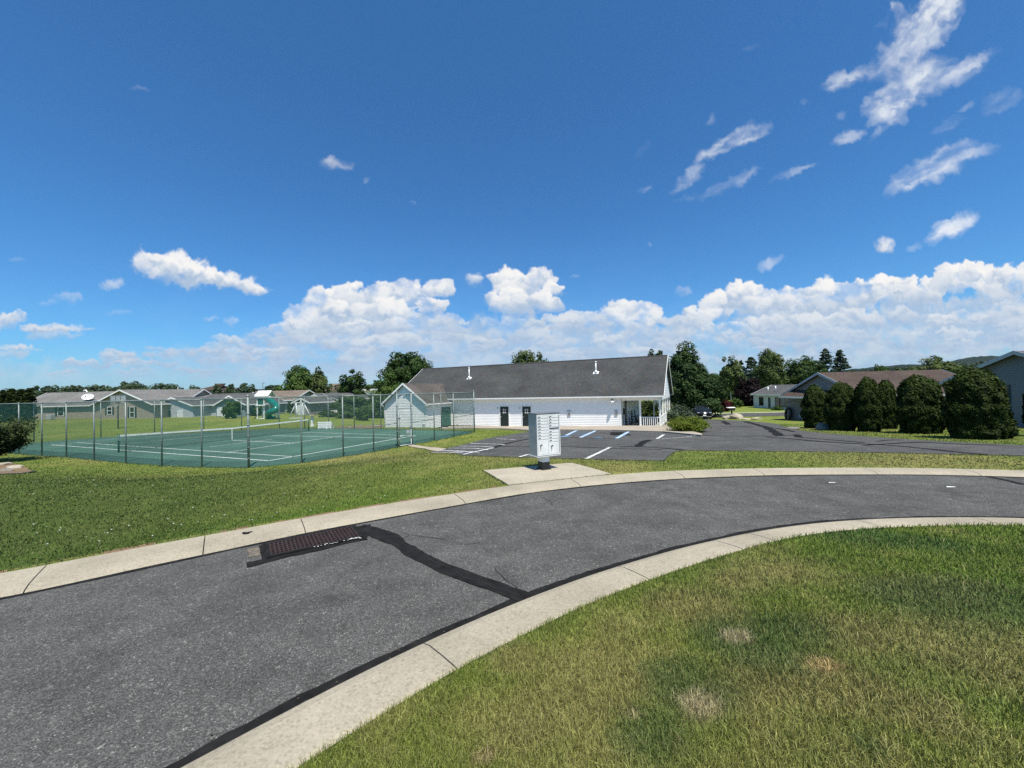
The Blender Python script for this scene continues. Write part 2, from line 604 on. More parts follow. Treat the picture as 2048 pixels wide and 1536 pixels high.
cam = bpy.data.cameras.new('camera'); camo = bpy.data.objects.new('camera', cam); COL.objects.link(camo)
cam.sensor_width = 36; cam.lens = 36 * F / 2048; cam.clip_start = .05; cam.clip_end = 9000
M = Matrix(((R2[0], U2[0], -FW[0], 0), (R2[1], U2[1], -FW[1], 0), (R2[2], U2[2], -FW[2], CAMH), (0, 0, 0, 1)))
camo.matrix_world = M
scene.camera = camo

sl = bpy.data.lights.new('sun', 'SUN'); so = bpy.data.objects.new('sun', sl); COL.objects.link(so)
sl.energy = 4.8; sl.angle = math.radians(.53); sl.color = (1, .95, .845)
sd = Vector((math.sin(SUN_AZ) * math.cos(SUN_EL), math.cos(SUN_AZ) * math.cos(SUN_EL), math.sin(SUN_EL)))
so.rotation_euler = sd.to_track_quat('Z', 'Y').to_euler(); so.location = sd * 50


# ---- clouds: painted as puffs of vapour on a direction map (u = x/y, v = z/y), alpha over the sky texture
def make_clouds():
    res = 760.; u0, u1, v0, v1 = -1.9, 1.9, -.03, 1.3
    W = int((u1 - u0) * res); H = int((v1 - v0) * res)
    col = np.zeros((H, W, 3), np.float32); alp = np.zeros((H, W), np.float32)

    def nz(seed, cell, octs=4, sy=1.):
        out = np.zeros((H, W), np.float32); tot = 0; a = 1
        r = np.random.default_rng(seed)
        for k in range(octs):
            c = cell / 2 ** k
            gh = int(H / (c * sy)) + 3; gw = int(W / c) + 3
            g = r.random((gh, gw)).astype(np.float32)
            yy = np.arange(H) / (c * sy); xx = np.arange(W) / c
            yi = yy.astype(int); xi = xx.astype(int); fy_ = yy - yi; fx = xx - xi
            fy_ = (fy_ * fy_ * (3 - 2 * fy_))[:, None]; fx = (fx * fx * (3 - 2 * fx))[None]
            A = g[np.ix_(yi, xi)]; B = g[np.ix_(yi, xi + 1)]; C_ = g[np.ix_(yi + 1, xi)]; D = g[np.ix_(yi + 1, xi + 1)]
            out += a * ((A * (1 - fx) + B * fx) * (1 - fy_) + (C_ * (1 - fx) + D * fx) * fy_).astype(np.float32)
            tot += a; a *= .55
        return out / tot
    N1 = nz(1, 26, 5); N2 = nz(2, 12, 4); N3 = nz(3, 90, 5); N4 = nz(4, 26, 5); N5 = nz(5, 7, 2)
    LIT = np.array([1.0, .985, .965]); SH = np.array([.43, .56, .74]); MID = np.array([.80, .85, .92])

    def cell(px, py):
        d = ray(px, py)
        return (d[0] / d[1] - u0) * res, (d[2] / d[1] - v0) * res
    S = res / F

    def puff(px, py, rx, ry, strength=1., lo=0., soft=.35, lit=1., rag=.55):
        cx, cy = cell(px, py); rx *= S; ry *= S
        x0 = max(0, int(cx - rx * 1.6)); x1 = min(W, int(cx + rx * 1.6) + 1); y0 = max(0, int(cy - ry * 1.6)); y1 = min(H, int(cy + ry * 1.6) + 1)
        if x1 - x0 < 2 or y1 - y0 < 2: return
        yy, xx = np.mgrid[y0:y1, x0:x1]
        ex = (xx - cx) / rx; ey = (yy - cy) / ry
        n1 = N1[y0:y1, x0:x1]; n2 = N2[y0:y1, x0:x1]; n5 = N5[y0:y1, x0:x1]
        d = np.sqrt(ex * ex + ey * ey) + rag * (n1 - .5) * 1.5 + rag * (n2 - .5) * .9 + rag * (n5 - .5) * .3
        a = 1 - sstep(1 - soft, 1, d)
        a *= strength * (1 - lo * sstep(.1, -.95, ey))
        # light on the puff: turned to the sky it is lit, turned down it is grey blue
        f = ey * .85 + ex * .22 + (n2 - .5) * .9 + (n1 - .5) * 1.2 + (n5 - .5) * .2 + .08
        L = sstep(-.75, .75, f) * lit
        c = SH[None, None] * (1 - L)[..., None] + LIT[None, None] * L[..., None]
        al = a[..., None]
        A0 = alp[y0:y1, x0:x1][..., None]
        col[y0:y1, x0:x1] = (c * al + col[y0:y1, x0:x1] * A0 * (1 - al)) / np.maximum(al + A0 * (1 - al), 1e-5)
        alp[y0:y1, x0:x1] = (al + A0 * (1 - al))[..., 0]
    r = random.Random(5)

    def tower(px, py, R, flat=1., n=14, lit=1., strength=.95, lo=.5):
        puff(px, py + R * .15, R * 1.05, R * .8 * flat, strength * .9, lo, .4, lit * .8)
        q = []
        for i in range(n):
            t = r.uniform(-.15, math.pi + .15); rr = R * r.uniform(.45, .95)
            q.append((px + math.cos(t) * rr, py - math.sin(t) * rr * flat * .8, R * r.choice((.16, .22, .3, .42, .55)) * r.uniform(.8, 1.15)))
        for i in range(n // 2):
            q.append((px + r.uniform(-.8, .8) * R, py + r.uniform(-.5, .5) * R * flat, R * r.uniform(.25, .5)))
        q.sort(key=lambda a: a[1])
        for a, b, c in q: puff(a, b, c * 1.15, c * flat, strength, lo, .32, lit * (.40 + .62 * float(sstep(-.75, .55, (py - b) / (R * flat)))))
    # horizon veil
    yy, xx = np.mgrid[0:H, 0:W]
    v = yy / res + v0; u = xx / res + u0
    veil = .5 * np.exp(-np.clip(v - .015, 0, None) / .085) * (.55 + .9 * (N3 - .3))
    veil = np.clip(veil * sstep(-1.9, -.2, u + .6), 0, .75)
    col[:] = np.array([.66, .76, .87]); alp[:] = veil
    prof = [(-400, 690), (0, 700), (150, 716), (300, 706), (400, 682), (520, 655), (600, 640), (700, 625), (850, 620), (920, 640), (1030, 620), (1130, 640), (1250, 640), (1400, 640), (1480, 620), (1650, 600), (1800, 590), (1950, 575), (2100, 570), (2400, 560), (2900, 600)]
    pc_ = np.array([cell(a, b) for a, b in prof]); vt = np.interp(np.arange(W), pc_[:, 0], pc_[:, 1])[None]
    edge = 34 * (N1 - .5) * 1.6 + 26 * (N2 - .5) + 10 * (N5 - .5)
    fill = sstep(0, 22, vt - (yy + edge)) * sstep(.0, .07, v + .03 * (N3 - .5)) * (.62 + .45 * N4) * (.45 + .55 * sstep(-.95, -.4, u))
    Ls = nz(9, 60, 5, .38); Lf = np.clip(sstep(.40, .68, .6 * Ls + .4 * N4 + .12 * (N2 - .5)), 0, 1)[..., None]
    fc = SH * 1.06 * (1 - Lf) + LIT * .88 * Lf
    hz_ = sstep(.22, .03, v)[..., None] * .55
    fc = fc * (1 - hz_) + np.array([.70, .79, .90]) * hz_
    al_ = np.clip(fill, 0, .96)[..., None]
    col[:] = (fc * al_ + col * alp[..., None] * (1 - al_)) / np.maximum(al_ + alp[..., None] * (1 - al_), 1e-5)
    alp[:] = al_[..., 0] + alp * (1 - al_[..., 0])
    # back row of towers
    for a in [(648, 612, 44), (600, 640, 34), (720, 600, 44), (775, 596, 40), (830, 590, 40), (872, 580, 26), (700, 635, 50), (790, 630, 46), (860, 615, 30),
              (1040, 578, 46), (1000, 560, 20), (1085, 562, 30), (1112, 580, 22), (1020, 610, 40), (1090, 605, 34), (1260, 626, 36), (1230, 640, 26), (1300, 640, 28),
              (1440, 615, 42), (1490, 595, 40), (1400, 640, 34), (1545, 615, 46), (1600, 605, 46), (1660, 600, 46), (1720, 590, 48), (1780, 582, 46), (1840, 585, 46),
              (1910, 560, 44), (1950, 548, 30), (1990, 575, 46), (2050, 560, 50), (2100, 570, 50), (2160, 570, 60)]:
        tower(*a, lit=1, flat=.85)
    for a in [(1640, 582, 70, 10), (1760, 566, 60, 9)]: puff(a[0], a[1], a[2], a[3], .8, .3, .5)
    # middle rows, spreading and greying towards the horizon
    def row(x0, x1, y, R, step, flat, lit, strength, yj=10):
        xs = np.arange(x0, x1, step)
        L = [(x + r.uniform(-.4, .4) * step, y(x) + r.uniform(-yj, yj), R * r.uniform(.45, 1.5)) for x in xs]
        r.shuffle(L)
        for a, b, c in L: tower(a, b, c, flat, 11, lit * r.uniform(.6, 1.15), strength * r.uniform(.6, 1), .65)
    row(560, 2250, lambda x: 655 - 18 * max(0, (x - 1300) / 800), 36, 52, .62, .88, .9)
    row(430, 2250, lambda x: 684 - 22 * max(0, (x - 1300) / 800), 34, 58, .5, .80, .8)
    row(330, 2250, lambda x: 706 - 25 * max(0, (x - 1300) / 800), 30, 62, .36, .72, .7, 7)
    row(150, 2250, lambda x: 726 - 27 * max(0, (x - 1300) / 800), 30, 70, .24, .64, .55, 6)
    row(-100, 2250, lambda x: 745 - 27 * max(0, (x - 1300) / 800), 34, 95, .18, .55, .4, 5)
    for a in [(225, 712, 34, .45), (160, 722, 30, .3), (270, 726, 40, .25), (110, 662, 62, .22), (10, 640, 36, .6), (40, 632, 16, .8), (-60, 650, 60, .4), (20, 700, 60, .2)]:
        tower(a[0], a[1], a[2], a[3], 10, .78, .6, .6)
    # free clouds
    for i in range(26):
        t = i / 25.; x = 290 + 235 * t; y = 540 + 42 * t
        w = (40 + 18 * math.sin(min(1, t * 1.6) * math.pi)) * (1 - .35 * t)
        puff(x + r.uniform(-8, 8), y + r.uniform(-7, 4) - w * .2, w * .9, w * .62, .75, .35, .5, 1.0, .6)
    for i in range(22):
        t = r.random(); x = 300 + 150 * t; y = 528 + 30 * t + r.uniform(-8, 8)
        puff(x, y, r.uniform(10, 22), r.uniform(9, 17), .8, .3, .4, 1.05, .6)
    for x, y, rx, ry, s in [(222, 571, 28, 14, .5), (140, 594, 44, 15, .28), (95, 606, 26, 9, .22), (465, 641, 24, 12, .6), (425, 642, 22, 7, .35), (948, 560, 22, 20, .8), (955, 555, 14, 14, .7),
                            (1365, 584, 20, 14, .5), (1770, 491, 26, 19, .75), (1765, 496, 20, 14, .6), (1150, 553, 12, 5, .3), (1302, 492, 8, 6, .2), (280, 180, 26, 8, .12), (30, 522, 20, 6, .15), (240, 625, 40, 6, .15),
                            (668, 330, 34, 19, .42), (655, 322, 22, 12, .3), (690, 338, 18, 10, .25), (733, 362, 10, 8, .15), (828, 405, 10, 5, .12)]:
        puff(x, y, rx, ry, s, .2, .7, 1.0, .6)

    # wind-torn streaks
    def streak(px, py, rx, ry, deg, strength, seed, fine=1.):
        cx, cy = cell(px, py); rx *= S; ry *= S; R = max(rx, ry) * 1.5
        x0 = max(0, int(cx - R)); x1 = min(W, int(cx + R)); y0 = max(0, int(cy - R)); y1 = min(H, int(cy + R))
        if x1 - x0 < 2 or y1 - y0 < 2: return
        yy, xx = np.mgrid[y0:y1, x0:x1]
        t = math.radians(deg); dx = xx - cx; dy = yy - cy
        p = dx * math.cos(t) + dy * math.sin(t); q = -dx * math.sin(t) + dy * math.cos(t)
        wq = (fbm(xx / 40. + seed, yy / 40. + 7, seed + 9, 4) - .5) * ry * 1.3; wp = (fbm(xx / 40. + 3, yy / 40. + seed, seed + 19, 4) - .5) * ry * 1.6
        n = fbm(p / (52 * fine) + wp * .01 + seed, q / (13 * fine) + wq * .02 + seed * 3, seed, 5, .58)
        p = p + wp; q = q + wq
        nb = fbm(xx / 60. + seed, yy / 60. + seed, seed + 40, 3)
        d = (p / rx) ** 2 + (q / ry) ** 2
        m = np.clip(1 - d * (.75 + .5 * nb), 0, 1)
        a = strength * .92 * np.clip(m ** 1.15 * (.16 + 1.15 * sstep(.22, .80, n) * (.5 + .8 * nb)), 0, 1)
        for _ in range(2):
            a[1:-1, 1:-1] = (a[1:-1, 1:-1] * 2 + a[:-2, 1:-1] + a[2:, 1:-1] + a[1:-1, :-2] + a[1:-1, 2:]) / 6
        c = np.array([.93, .965, 1.0]) * .98
        al = a[..., None]; A0 = alp[y0:y1, x0:x1][..., None]
        col[y0:y1, x0:x1] = (c * al + col[y0:y1, x0:x1] * A0 * (1 - al)) / np.maximum(al + A0 * (1 - al), 1e-5)
        alp[y0:y1, x0:x1] = (al + A0 * (1 - al))[..., 0]
    for k, a in enumerate([(1850, 45, 150, 62, 52, .85), (1790, 105, 75, 34, 52, .6), (1905, -20, 110, 45, 45, .7), (1800, 190, 95, 48, 30, .85), (1830, 165, 95, 30, 22, .6), (1765, 222, 50, 24, 45, .6), (1945, 125, 70, 20, 30, .75), (1900, 150, 90, 26, 25, .5),
                           (1690, 162, 58, 22, 22, .6), (1697, 273, 40, 15, 15, .55), (1682, 234, 14, 8, 10, .3), (1780, 245, 60, 10, 38, .35), (1870, 338, 118, 32, 22, .72), (1850, 350, 90, 18, 20, .5), (1950, 305, 50, 14, 15, .3),
                           (1455, 290, 80, 20, 28, .6), (1500, 270, 55, 20, 24, .55), (1420, 305, 45, 12, 35, .4), (1380, 355, 45, 16, 38, .5), (1360, 375, 28, 12, 25, .4), (1460, 370, 75, 13, 26, .55), (1495, 352, 25, 12, 35, .45), (1590, 342, 60, 7, 20, .4), (1400, 395, 60, 7, 8, .2),
                           (1420, 240, 20, 9, 55, .22), (2000, 205, 55, 22, 25, .2), (1895, 250, 40, 12, 30, .18), (1930, 216, 22, 8, 30, .2), (1285, 300, 25, 10, 50, .1), (1290, 380, 14, 6, 20, .2),
                           (1905, 455, 62, 24, 32, .85), (1885, 470, 50, 18, 30, .8), (1925, 442, 30, 22, 20, .8), (1540, 526, 34, 13, 28, .6), (1830, 500, 22, 8, 20, .3), (1610, 200, 14, 8, 40, .12), (1500, 95, 18, 8, 20, .08)]):
        streak(*a, 100 + k)
    # wind-ragged edges: shift the whole painting by fine turbulence
    dx = ((N1 - .5) * 16 + (N2 - .5) * 11 + (N5 - .5) * 5); dy = ((np.roll(N1, 311, 1) - .5) * 14 + (np.roll(N2, 177, 1) - .5) * 10 + (np.roll(N5, 77, 1) - .5) * 5)
    sxi = np.clip(np.round(xx + dx).astype(int), 0, W - 1); syi = np.clip(np.round(yy + dy).astype(int), 0, H - 1)
    prem = np.concatenate([col * alp[..., None], alp[..., None]], 2)[syi, sxi]
    for _ in range(2):
        prem[1:-1, 1:-1] = (prem[1:-1, 1:-1] * 4 + prem[:-2, 1:-1] + prem[2:, 1:-1] + prem[1:-1, :-2] + prem[1:-1, 2:]) / 8
    # thin patches let the blue through
    thin = 1 - .55 * sstep(.52, .70, .6 * nz(21, 110, 4, .45) + .4 * np.roll(N4, 500, 1)) * sstep(.02, .08, v)
    alp = np.clip(prem[..., 3] * thin, 0, 1); col = prem[..., :3] / np.maximum(prem[..., 3:], 1e-4)
    # the bank sinks into bluish distance air towards the horizon
    lowk = (sstep(.27, .06, v) * .9)[..., None]
    col[:] = col * (1 - lowk) + lowk * (col * np.array([.74, .83, .93]) * .72 + np.array([.50, .63, .79]) * .28)
    img = bpy.data.images.new('cloud_map', W, H, alpha=True, float_buffer=True)
    buf = np.concatenate([col, alp[..., None]], 2).astype(np.float32)
    # feather the border of the map
    e = np.minimum.reduce([sstep(u1, u1 - .15, u), sstep(u0, u0 + .15, u), sstep(v1, v1 - .08, v)])
    buf[..., 3] *= e
    img.alpha_mode = 'CHANNEL_PACKED'
    img.colorspace_settings.name = 'Linear Rec.709'
    img.pixels.foreach_set(buf.ravel()); img.update(); img.pack()
    return img, (u0, u1, v0, v1)


CLOUDS, (cu0, cu1, cv0, cv1) = make_clouds()
world = bpy.data.worlds.new('World'); scene.world = world; world.use_nodes = True
nt = world.node_tree; bg = nt.nodes['Background']
sky = nt.nodes.new('ShaderNodeTexSky'); sky.sky_type = 'NISHITA'; sky.sun_disc = False
sky.sun_elevation = SUN_EL; sky.sun_rotation = SUN_AZ
sky.altitude = 100; sky.air_density = 1.0; sky.dust_density = .6; sky.ozone_density = 3.0
SKY_STR = .108
tc = nt.nodes.new('ShaderNodeTexCoord')
sx = nt.nodes.new('ShaderNodeSeparateXYZ'); nt.links.new(tc.outputs['Generated'], sx.inputs[0])


def mth(op, a, b=None):
    n = nt.nodes.new('ShaderNodeMath'); n.operation = op
    for i, v in enumerate((a, b)):
        if v is None: continue
        if isinstance(v, (int, float)): n.inputs[i].default_value = v
        else: nt.links.new(v, n.inputs[i])
    return n.outputs[0]


ys = mth('MAXIMUM', sx.outputs[1], .02)
uu = mth('DIVIDE', mth('SUBTRACT', mth('DIVIDE', sx.outputs[0], ys), cu0), cu1 - cu0)
vv = mth('DIVIDE', mth('SUBTRACT', mth('DIVIDE', sx.outputs[2], ys), cv0), cv1 - cv0)
cx = nt.nodes.new('ShaderNodeCombineXYZ'); nt.links.new(uu, cx.inputs[0]); nt.links.new(vv, cx.inputs[1])
ti = nt.nodes.new('ShaderNodeTexImage'); ti.image = CLOUDS; ti.extension = 'CLIP'; ti.interpolation = 'Linear'
nt.links.new(cx.outputs[0], ti.inputs[0])
front = mth('GREATER_THAN', sx.outputs[1], .03)
alpha = mth('MULTIPLY', ti.outputs['Alpha'], front)
gain = nt.nodes.new('ShaderNodeMix'); gain.data_type = 'RGBA'; gain.blend_type = 'MULTIPLY'; gain.inputs[0].default_value = 1
nt.links.new(sky.outputs[0], gain.inputs[6]); gain.inputs[7].default_value = (.315, .69, .97, 1)
cl = nt.nodes.new('ShaderNodeMix'); cl.data_type = 'RGBA'; cl.blend_type = 'MULTIPLY'; cl.inputs[0].default_value = 1
nt.links.new(ti.outputs['Color'], cl.inputs[6]); cl.inputs[7].default_value = (.68 / SKY_STR, .68 / SKY_STR, .68 / SKY_STR, 1)
mx = nt.nodes.new('ShaderNodeMix'); mx.data_type = 'RGBA'
nt.links.new(alpha, mx.inputs[0]); nt.links.new(gain.outputs[2], mx.inputs[6]); nt.links.new(cl.outputs[2], mx.inputs[7])
nt.links.new(mx.outputs[2], bg.inputs[0]); bg.inputs[1].default_value = SKY_STR

# ================================================================== paved areas
M_ROAD = asphalt('road_asphalt', (.082, .0805, .076), blotch=.13)
M_LOT = asphalt('lot_asphalt', (.079, .078, .0755), blotch=.18)
M_TAR = paint('tar_sealer', (.014, .0135, .013), .9, .35, 6, bumps=.4, spec=.12)
M_CRACK = paint('crack', (.012, .011, .011), .95)
M_CURB = concrete('curb_concrete', (.36, .318, .24), dirt=.3)
M_PAD = concrete('pad_concrete', (.40, .355, .275), .75)
M_WALK = concrete('walk_concrete', (.38, .325, .255), .4)
M_CURB_W = concrete('white_curb', (.75, .72, .66), .2)
M_WHITE = paint('white_marking', (.58, .58, .56), .8, .45, 4)
M_BLUE = paint('blue_marking', (.16, .38, .62), .7, .35, 5)
M_COURT = paint('court_green', (.060, .122, .090), .85, .2, .35, spec=.2)
M_DIRT = concrete('bare_soil', (.22, .15, .085), .8, .4)

# road between the two curbs, in rows that follow them
xs = np.arange(-34, 34, .25)


def along(P, n): 
    d = np.r_[0, np.cumsum(np.hypot(*np.diff(P, axis=0).T))]
    t = np.linspace(0, d[-1], n); return np.c_[np.interp(t, d, P[:, 0]), np.interp(t, d, P[:, 1])]


NR = 240
A_, B_ = along(NEAR_ROAD, NR), along(FAR_ROAD, NR)
V = []; Fc = []
for i in range(NR):
    for k in range(9):
        p = A_[i] + (B_[i] - A_[i]) * k / 8; V.append((p[0], p[1], .03 * math.sin(math.pi * k / 8) * 0))
for i in range(NR - 1):
    for k in range(8): a = i * 9 + k; Fc.append((a, a + 9, a + 10, a + 1)[::-1])
road = meshobj('road', V, Fc, M_ROAD); road['kind'] = 'structure'
bmn = road.data
if bmn.polygons[0].normal.z < 0: bmn.flip_normals()


def curb(name, RD, BK, joints, label=None):
    """rolled concrete curb poured in segments; a joint is a real gap"""
    n = 900
    a = along(RD, n); b = along(BK, n)
    # pair by the nearest point on the back line
    d2 = ((a[:, None] - b[None]) ** 2).sum(2); b = b[np.argmin(d2, 1)]
    for q in (0, 1): b[4:-4, q] = np.convolve(b[:, q], np.ones(9) / 9, 'valid')
    prof = [(0, -.15), (0, .004), (.05, .022), (.22, .05), (.6, .066), (.93, .072), (1.0, .062), (1.0, -.15)]
    cut = [int(np.argmin(((a - np.array(j)) ** 2).sum(1))) for j in joints]
    cut = sorted(set([0] + cut + [n - 1]))
    mb = MB()
    for s, e in zip(cut[:-1], cut[1:]):
        if e - s < 2: continue
        A = a[s:e + 1].copy(); B = b[s:e + 1].copy()
        tA = (A[1] - A[0]); tA /= np.linalg.norm(tA); tB = A[-1] - A[-2]; tB /= np.linalg.norm(tB)
        A[0] += tA * .007; B[0] += tA * .007; A[-1] -= tB * .007; B[-1] -= tB * .007
        vs = []; fs = []; m = len(prof)
        for p, q in zip(A, B):
            for t, z in prof: vs.append((p[0] + (q[0] - p[0]) * t, p[1] + (q[1] - p[1]) * t, z))
        for i in range(len(A) - 1):
            for k in range(m - 1): fs.append((i * m + k, (i + 1) * m + k, (i + 1) * m + k + 1, i * m + k + 1))
        fs.append(tuple(range(m))); fs.append(tuple((len(A) - 1) * m + k for k in range(m))[::-1])
        mb.add(vs, fs)
    o = mb.build(name, M_CURB); o['kind'] = 'structure'
    bm = bmesh.new(); bm.from_mesh(o.data); bmesh.ops.recalc_face_normals(bm, faces=bm.faces); bm.to_mesh(o.data); bm.free()
    return o


jf = [(46, 1190), (409, 1108), (606, 1066), (928, 1008), (1162, 973), (1369, 956.6), (1530, 950.6), (1755, 949), (1960, 951)]
jn = [(844, 1288), (1231, 1134.6), (1421, 1083), (1490, 1068), (1700, 1042), (1930, 1036)]
curb('curb', FAR_ROAD, FAR_BACK, [atz(a, b, 0)[:2] for a, b in jf] + [(-9.5, 2.2), (14.5, 8.0), (17.5, 6.5)])
curb('curb', NEAR_ROAD, NEAR_BACK, [atz(a, b, 0)[:2] for a, b in jn] + [(-3.4, .2), (10.8, 5.0), (13.5, 4.2)])

Z0 = lambda x, y: np.zeros(np.shape(x))
# black sealer along both curbs, round the grate and over the long crack
mb = MB()
for P, s, w in ((FAR_ROAD, -1, .09), (NEAR_ROAD, 1, .105)):
    tn = np.gradient(P, axis=0); tn /= np.linalg.norm(tn, axis=1)[:, None]; nr = np.c_[-tn[:, 1], tn[:, 0]]
    strip_geo(mb, P + nr * s * (w * .5 - .01), w, .004, .45, .12, Z0)
sealer = [(712, 1056), (742, 1063), (775, 1074), (805, 1090), (838, 1112), (880, 1133), (930, 1152), (985, 1172), (1020, 1186), (1050, 1197)]
strip_geo(mb, [atz(a, b, 0) for a, b in sealer], [.42, .34, .28, .24, .22, .2, .2, .2, .2, .22], .008, .25, .08, Z0)
mb.build('tar_seam', M_TAR)['kind'] = 'structure'
mb = MB()
for L in ([(742, 1066), (790, 1080), (812, 1092), (850, 1112), (868, 1125), (905, 1139), (930, 1158), (960, 1163), (985, 1176), (1010, 1182), (1040, 1193)],
          [(775, 1070), (797, 1064), (830, 1072), (880, 1078), (925, 1090), (960, 1086)], [(788, 1080), (808, 1078), (818, 1071)], [(990, 1136), (992, 1143), (1004, 1152), (1012, 1163), (1028, 1171), (1035, 1178)],
          [(1090, 1000), (1120, 998), (1150, 996)], [(1085, 994), (1100, 1003), (1105, 1010)]):
    strip_geo(mb, [atz(a, b, 0) for a, b in L], .008, .0115, .9, .03, Z0)
mb.build('pavement_crack', M_CRACK)['kind'] = 'structure'

# car park and drive
LOT_PX = [(1056, 861.6), (1056, 864), (974, 877), (943, 885), (896, 896.8), (857, 905.6), (927.5, 910.8), (1039, 914.6), (1172, 918), (1250, 920), (1327, 921.2), (1336, 913), (1348, 904), (1365, 900.8), (1500, 902), (1665, 904), (1884, 907.8), (2048, 911.4)]
LOT_PX2 = [(2048, 891), (1920, 885), (1817, 879), (1698, 870.6), (1656, 867.5), (1605, 862), (1581, 857.5), (1554, 848), (1525, 844.5), (1492, 841.8), (1440, 839.5), (1398, 838.5), (1400, 842), (1407, 850), (1405.5, 868), (1400, 873.5), (1363, 869), (1326.5, 865.3), (1276, 863.8), (1225, 862), (1118, 860.9)]
lot1 = [at(*p)[:2] for p in LOT_PX]; lot2 = [at(*p)[:2] for p in LOT_PX2]
LOT = np.array(lot1 + [(24.5, 12.2), (32, 8.5), (36, 13.0), (26.5, 16.8)] + lot2)
sheet('parking_lot', LOT, M_LOT, .012)

mb = MB(); mw = MB(); mbl = MB()


def r2(x, y): return 800 + x * .29297, 850 + y * .29297


def r3(x, y): return 1300 + x * .36523, 800 + y * .36523


def W(L, f): return [at(*f(a, b)) for a, b in L]


TAR_DZ = .018
for L, w in (([(640, 158), (700, 134), (790, 114), (880, 96)], .22), ([(630, 149), (760, 149), (880, 150), (1090, 149), (1270, 155), (1400, 160)], .12), ([(1500, 150), (1640, 150), (1740, 156), (1850, 164), (1930, 173)], .16),
             ([(1625, 150), (1640, 132), (1665, 115), (1710, 104)], .32), ([(1400, 160), (1560, 166), (1700, 166), (1790, 172)], .1), ([(1100, 85), (1300, 92), (1480, 94)], .1)):
    strip_geo(mb, W(L, r2), w, TAR_DZ, .35)
for L, w in (([(280, 192), (330, 198), (480, 199), (650, 200), (720, 197), (800, 192)], .16), ([(520, 118), (575, 133), (640, 152), (680, 175), (705, 197)], .45), ([(640, 205), (760, 213), (900, 227), (1100, 240), (1300, 248), (1500, 268), (1700, 291), (1850, 302)], .2),
             ([(1170, 251), (1280, 243), (1400, 236), (1500, 233), (1700, 245), (1900, 250)], .16), ([(800, 190), (812, 198), (818, 206)], .3), ([(400, 117), (418, 127), (430, 136)], .45), ([(390, 145), (460, 143), (560, 150)], .2), ([(640, 150), (720, 160), (790, 175)], .25),
             ([(820, 206), (900, 213), (1040, 224), (1170, 236)], .13), ([(1240, 228), (1300, 222), (1380, 220)], .12)):
    strip_geo(mb, W(L, r3), w, TAR_DZ + .003, .35)
strip_geo(mb, [atz(*r3(a, b), 0) for a, b in ((1850, 420), (1930, 435), (2048, 464))], .14, .004, .3, .2, Z0)
# patch of tar near the walk
strip_geo(mb, W([(1480, 50), (1500, 60), (1515, 72)], r2), .9, TAR_DZ + .001, .5)
mb.build('lot_tar_seam', M_TAR)['kind'] = 'structure'
MK = .024
for L, w in (([(250, 179), (400, 186), (540, 190)], .1), ([(330, 161), (600, 173)], .1), ([(400, 146), (640, 156)], .1), ([(480, 127), (715, 138)], .11), ([(280, 176), (420, 182), (500, 185)], .09), ([(215, 190), (320, 192), (430, 194)], .1),
             ([(430, 204), (530, 182), (635, 160)], .12), ([(660, 95), (790, 102)], .1), ([(845, 79), (885, 77)], .1), ([(815, 221), (880, 204)], .12), ([(1270, 235), (1352, 195), (1435, 155)], .13), ([(1755, 97), (1800, 68)], .16), ([(1790, 97), (1990, 84)], .08), ([(1955, 82), (2048, 72)], .08)):
    strip_geo(mw, W(L, r2), w, MK, .18)
for L, w in (([(1135, 73), (1205, 39)], .13), ([(1230, 88), (1335, 41)], .13), ([(1480, 94), (1560, 48)], .13)):
    strip_geo(mw, W(L, r2), w * .9, MK + .003, .18); strip_geo(mbl, W(L, r2), w * 1.9, MK, .2)
for L, w in (([(1180, 50), (1320, 49)], .1), ([(1165, 58), (1290, 57)], .1), ([(1150, 66), (1265, 66)], .1), ([(1095, 84), (1150, 77)], .3), ([(1320, 90), (1385, 92)], .12), ([(1335, 85), (1365, 88)], .1)):
    strip_geo(mbl, W(L, r2), w, MK, .4)
mw.build('white_marking', M_WHITE)['kind'] = 'structure'
mbl.build('blue_marking', M_BLUE)['kind'] = 'structure'

# clubhouse walk, court path, mailbox pad
CLUB = np.array([12.99, 34.66]); CA = math.radians(25.59); CZ = -1.433
CD = np.array([-math.cos(CA), math.sin(CA)]); CN = np.array([math.sin(CA), math.cos(CA)])


def cl(s, t): return CLUB + CD * s + CN * t


def cl3(s, t, z): p = cl(s, t); return (p[0], p[1], CZ + z)


tip = at(1404.7, 870.5)[:2]; tip2 = at(1403, 873.5)[:2]
walk = [cl(22.3, -.02), cl(0, -.02), cl(-.5, -.02), tip, tip2] + [at(*p)[:2] for p in ((1363, 869.3), (1326.5, 865.6), (1276, 864), (1225, 862.2), (1118, 861.1), (1056, 861.8))] + [at(1000, 858.6)[:2], at(925, 857.5)[:2], at(880, 858.7)[:2]]
sheet('walkway', walk, M_WALK, .10, skirt=.14)
PADP = [atz(a, b, .07)[:2] for a, b in ((967, 940.5), (1142, 923.9), (1222, 948), (1017, 970.2))]
PADP = np.array([PADP[0], PADP[1], PADP[2] + (0, .0), PADP[3]])
sheet('concrete_pad', PADP, M_PAD, .018, skirt=.12)
path = [at(*p)[:2] for p in ((815, 891.8), (826, 889.6), (872, 895.5), (893, 897.5), (878, 903), (850, 897.5))]
sheet('court_path', path, M_WALK, .02)
# court
sheet('tennis_court', PAD, M_COURT, .03, cut=2.0, skirt=.2)
mw = MB()
ZL = lambda x, y: np.full(np.shape(x), ZC)


def crt(L): return [atz(a, b, ZC + .036) for a, b in L]


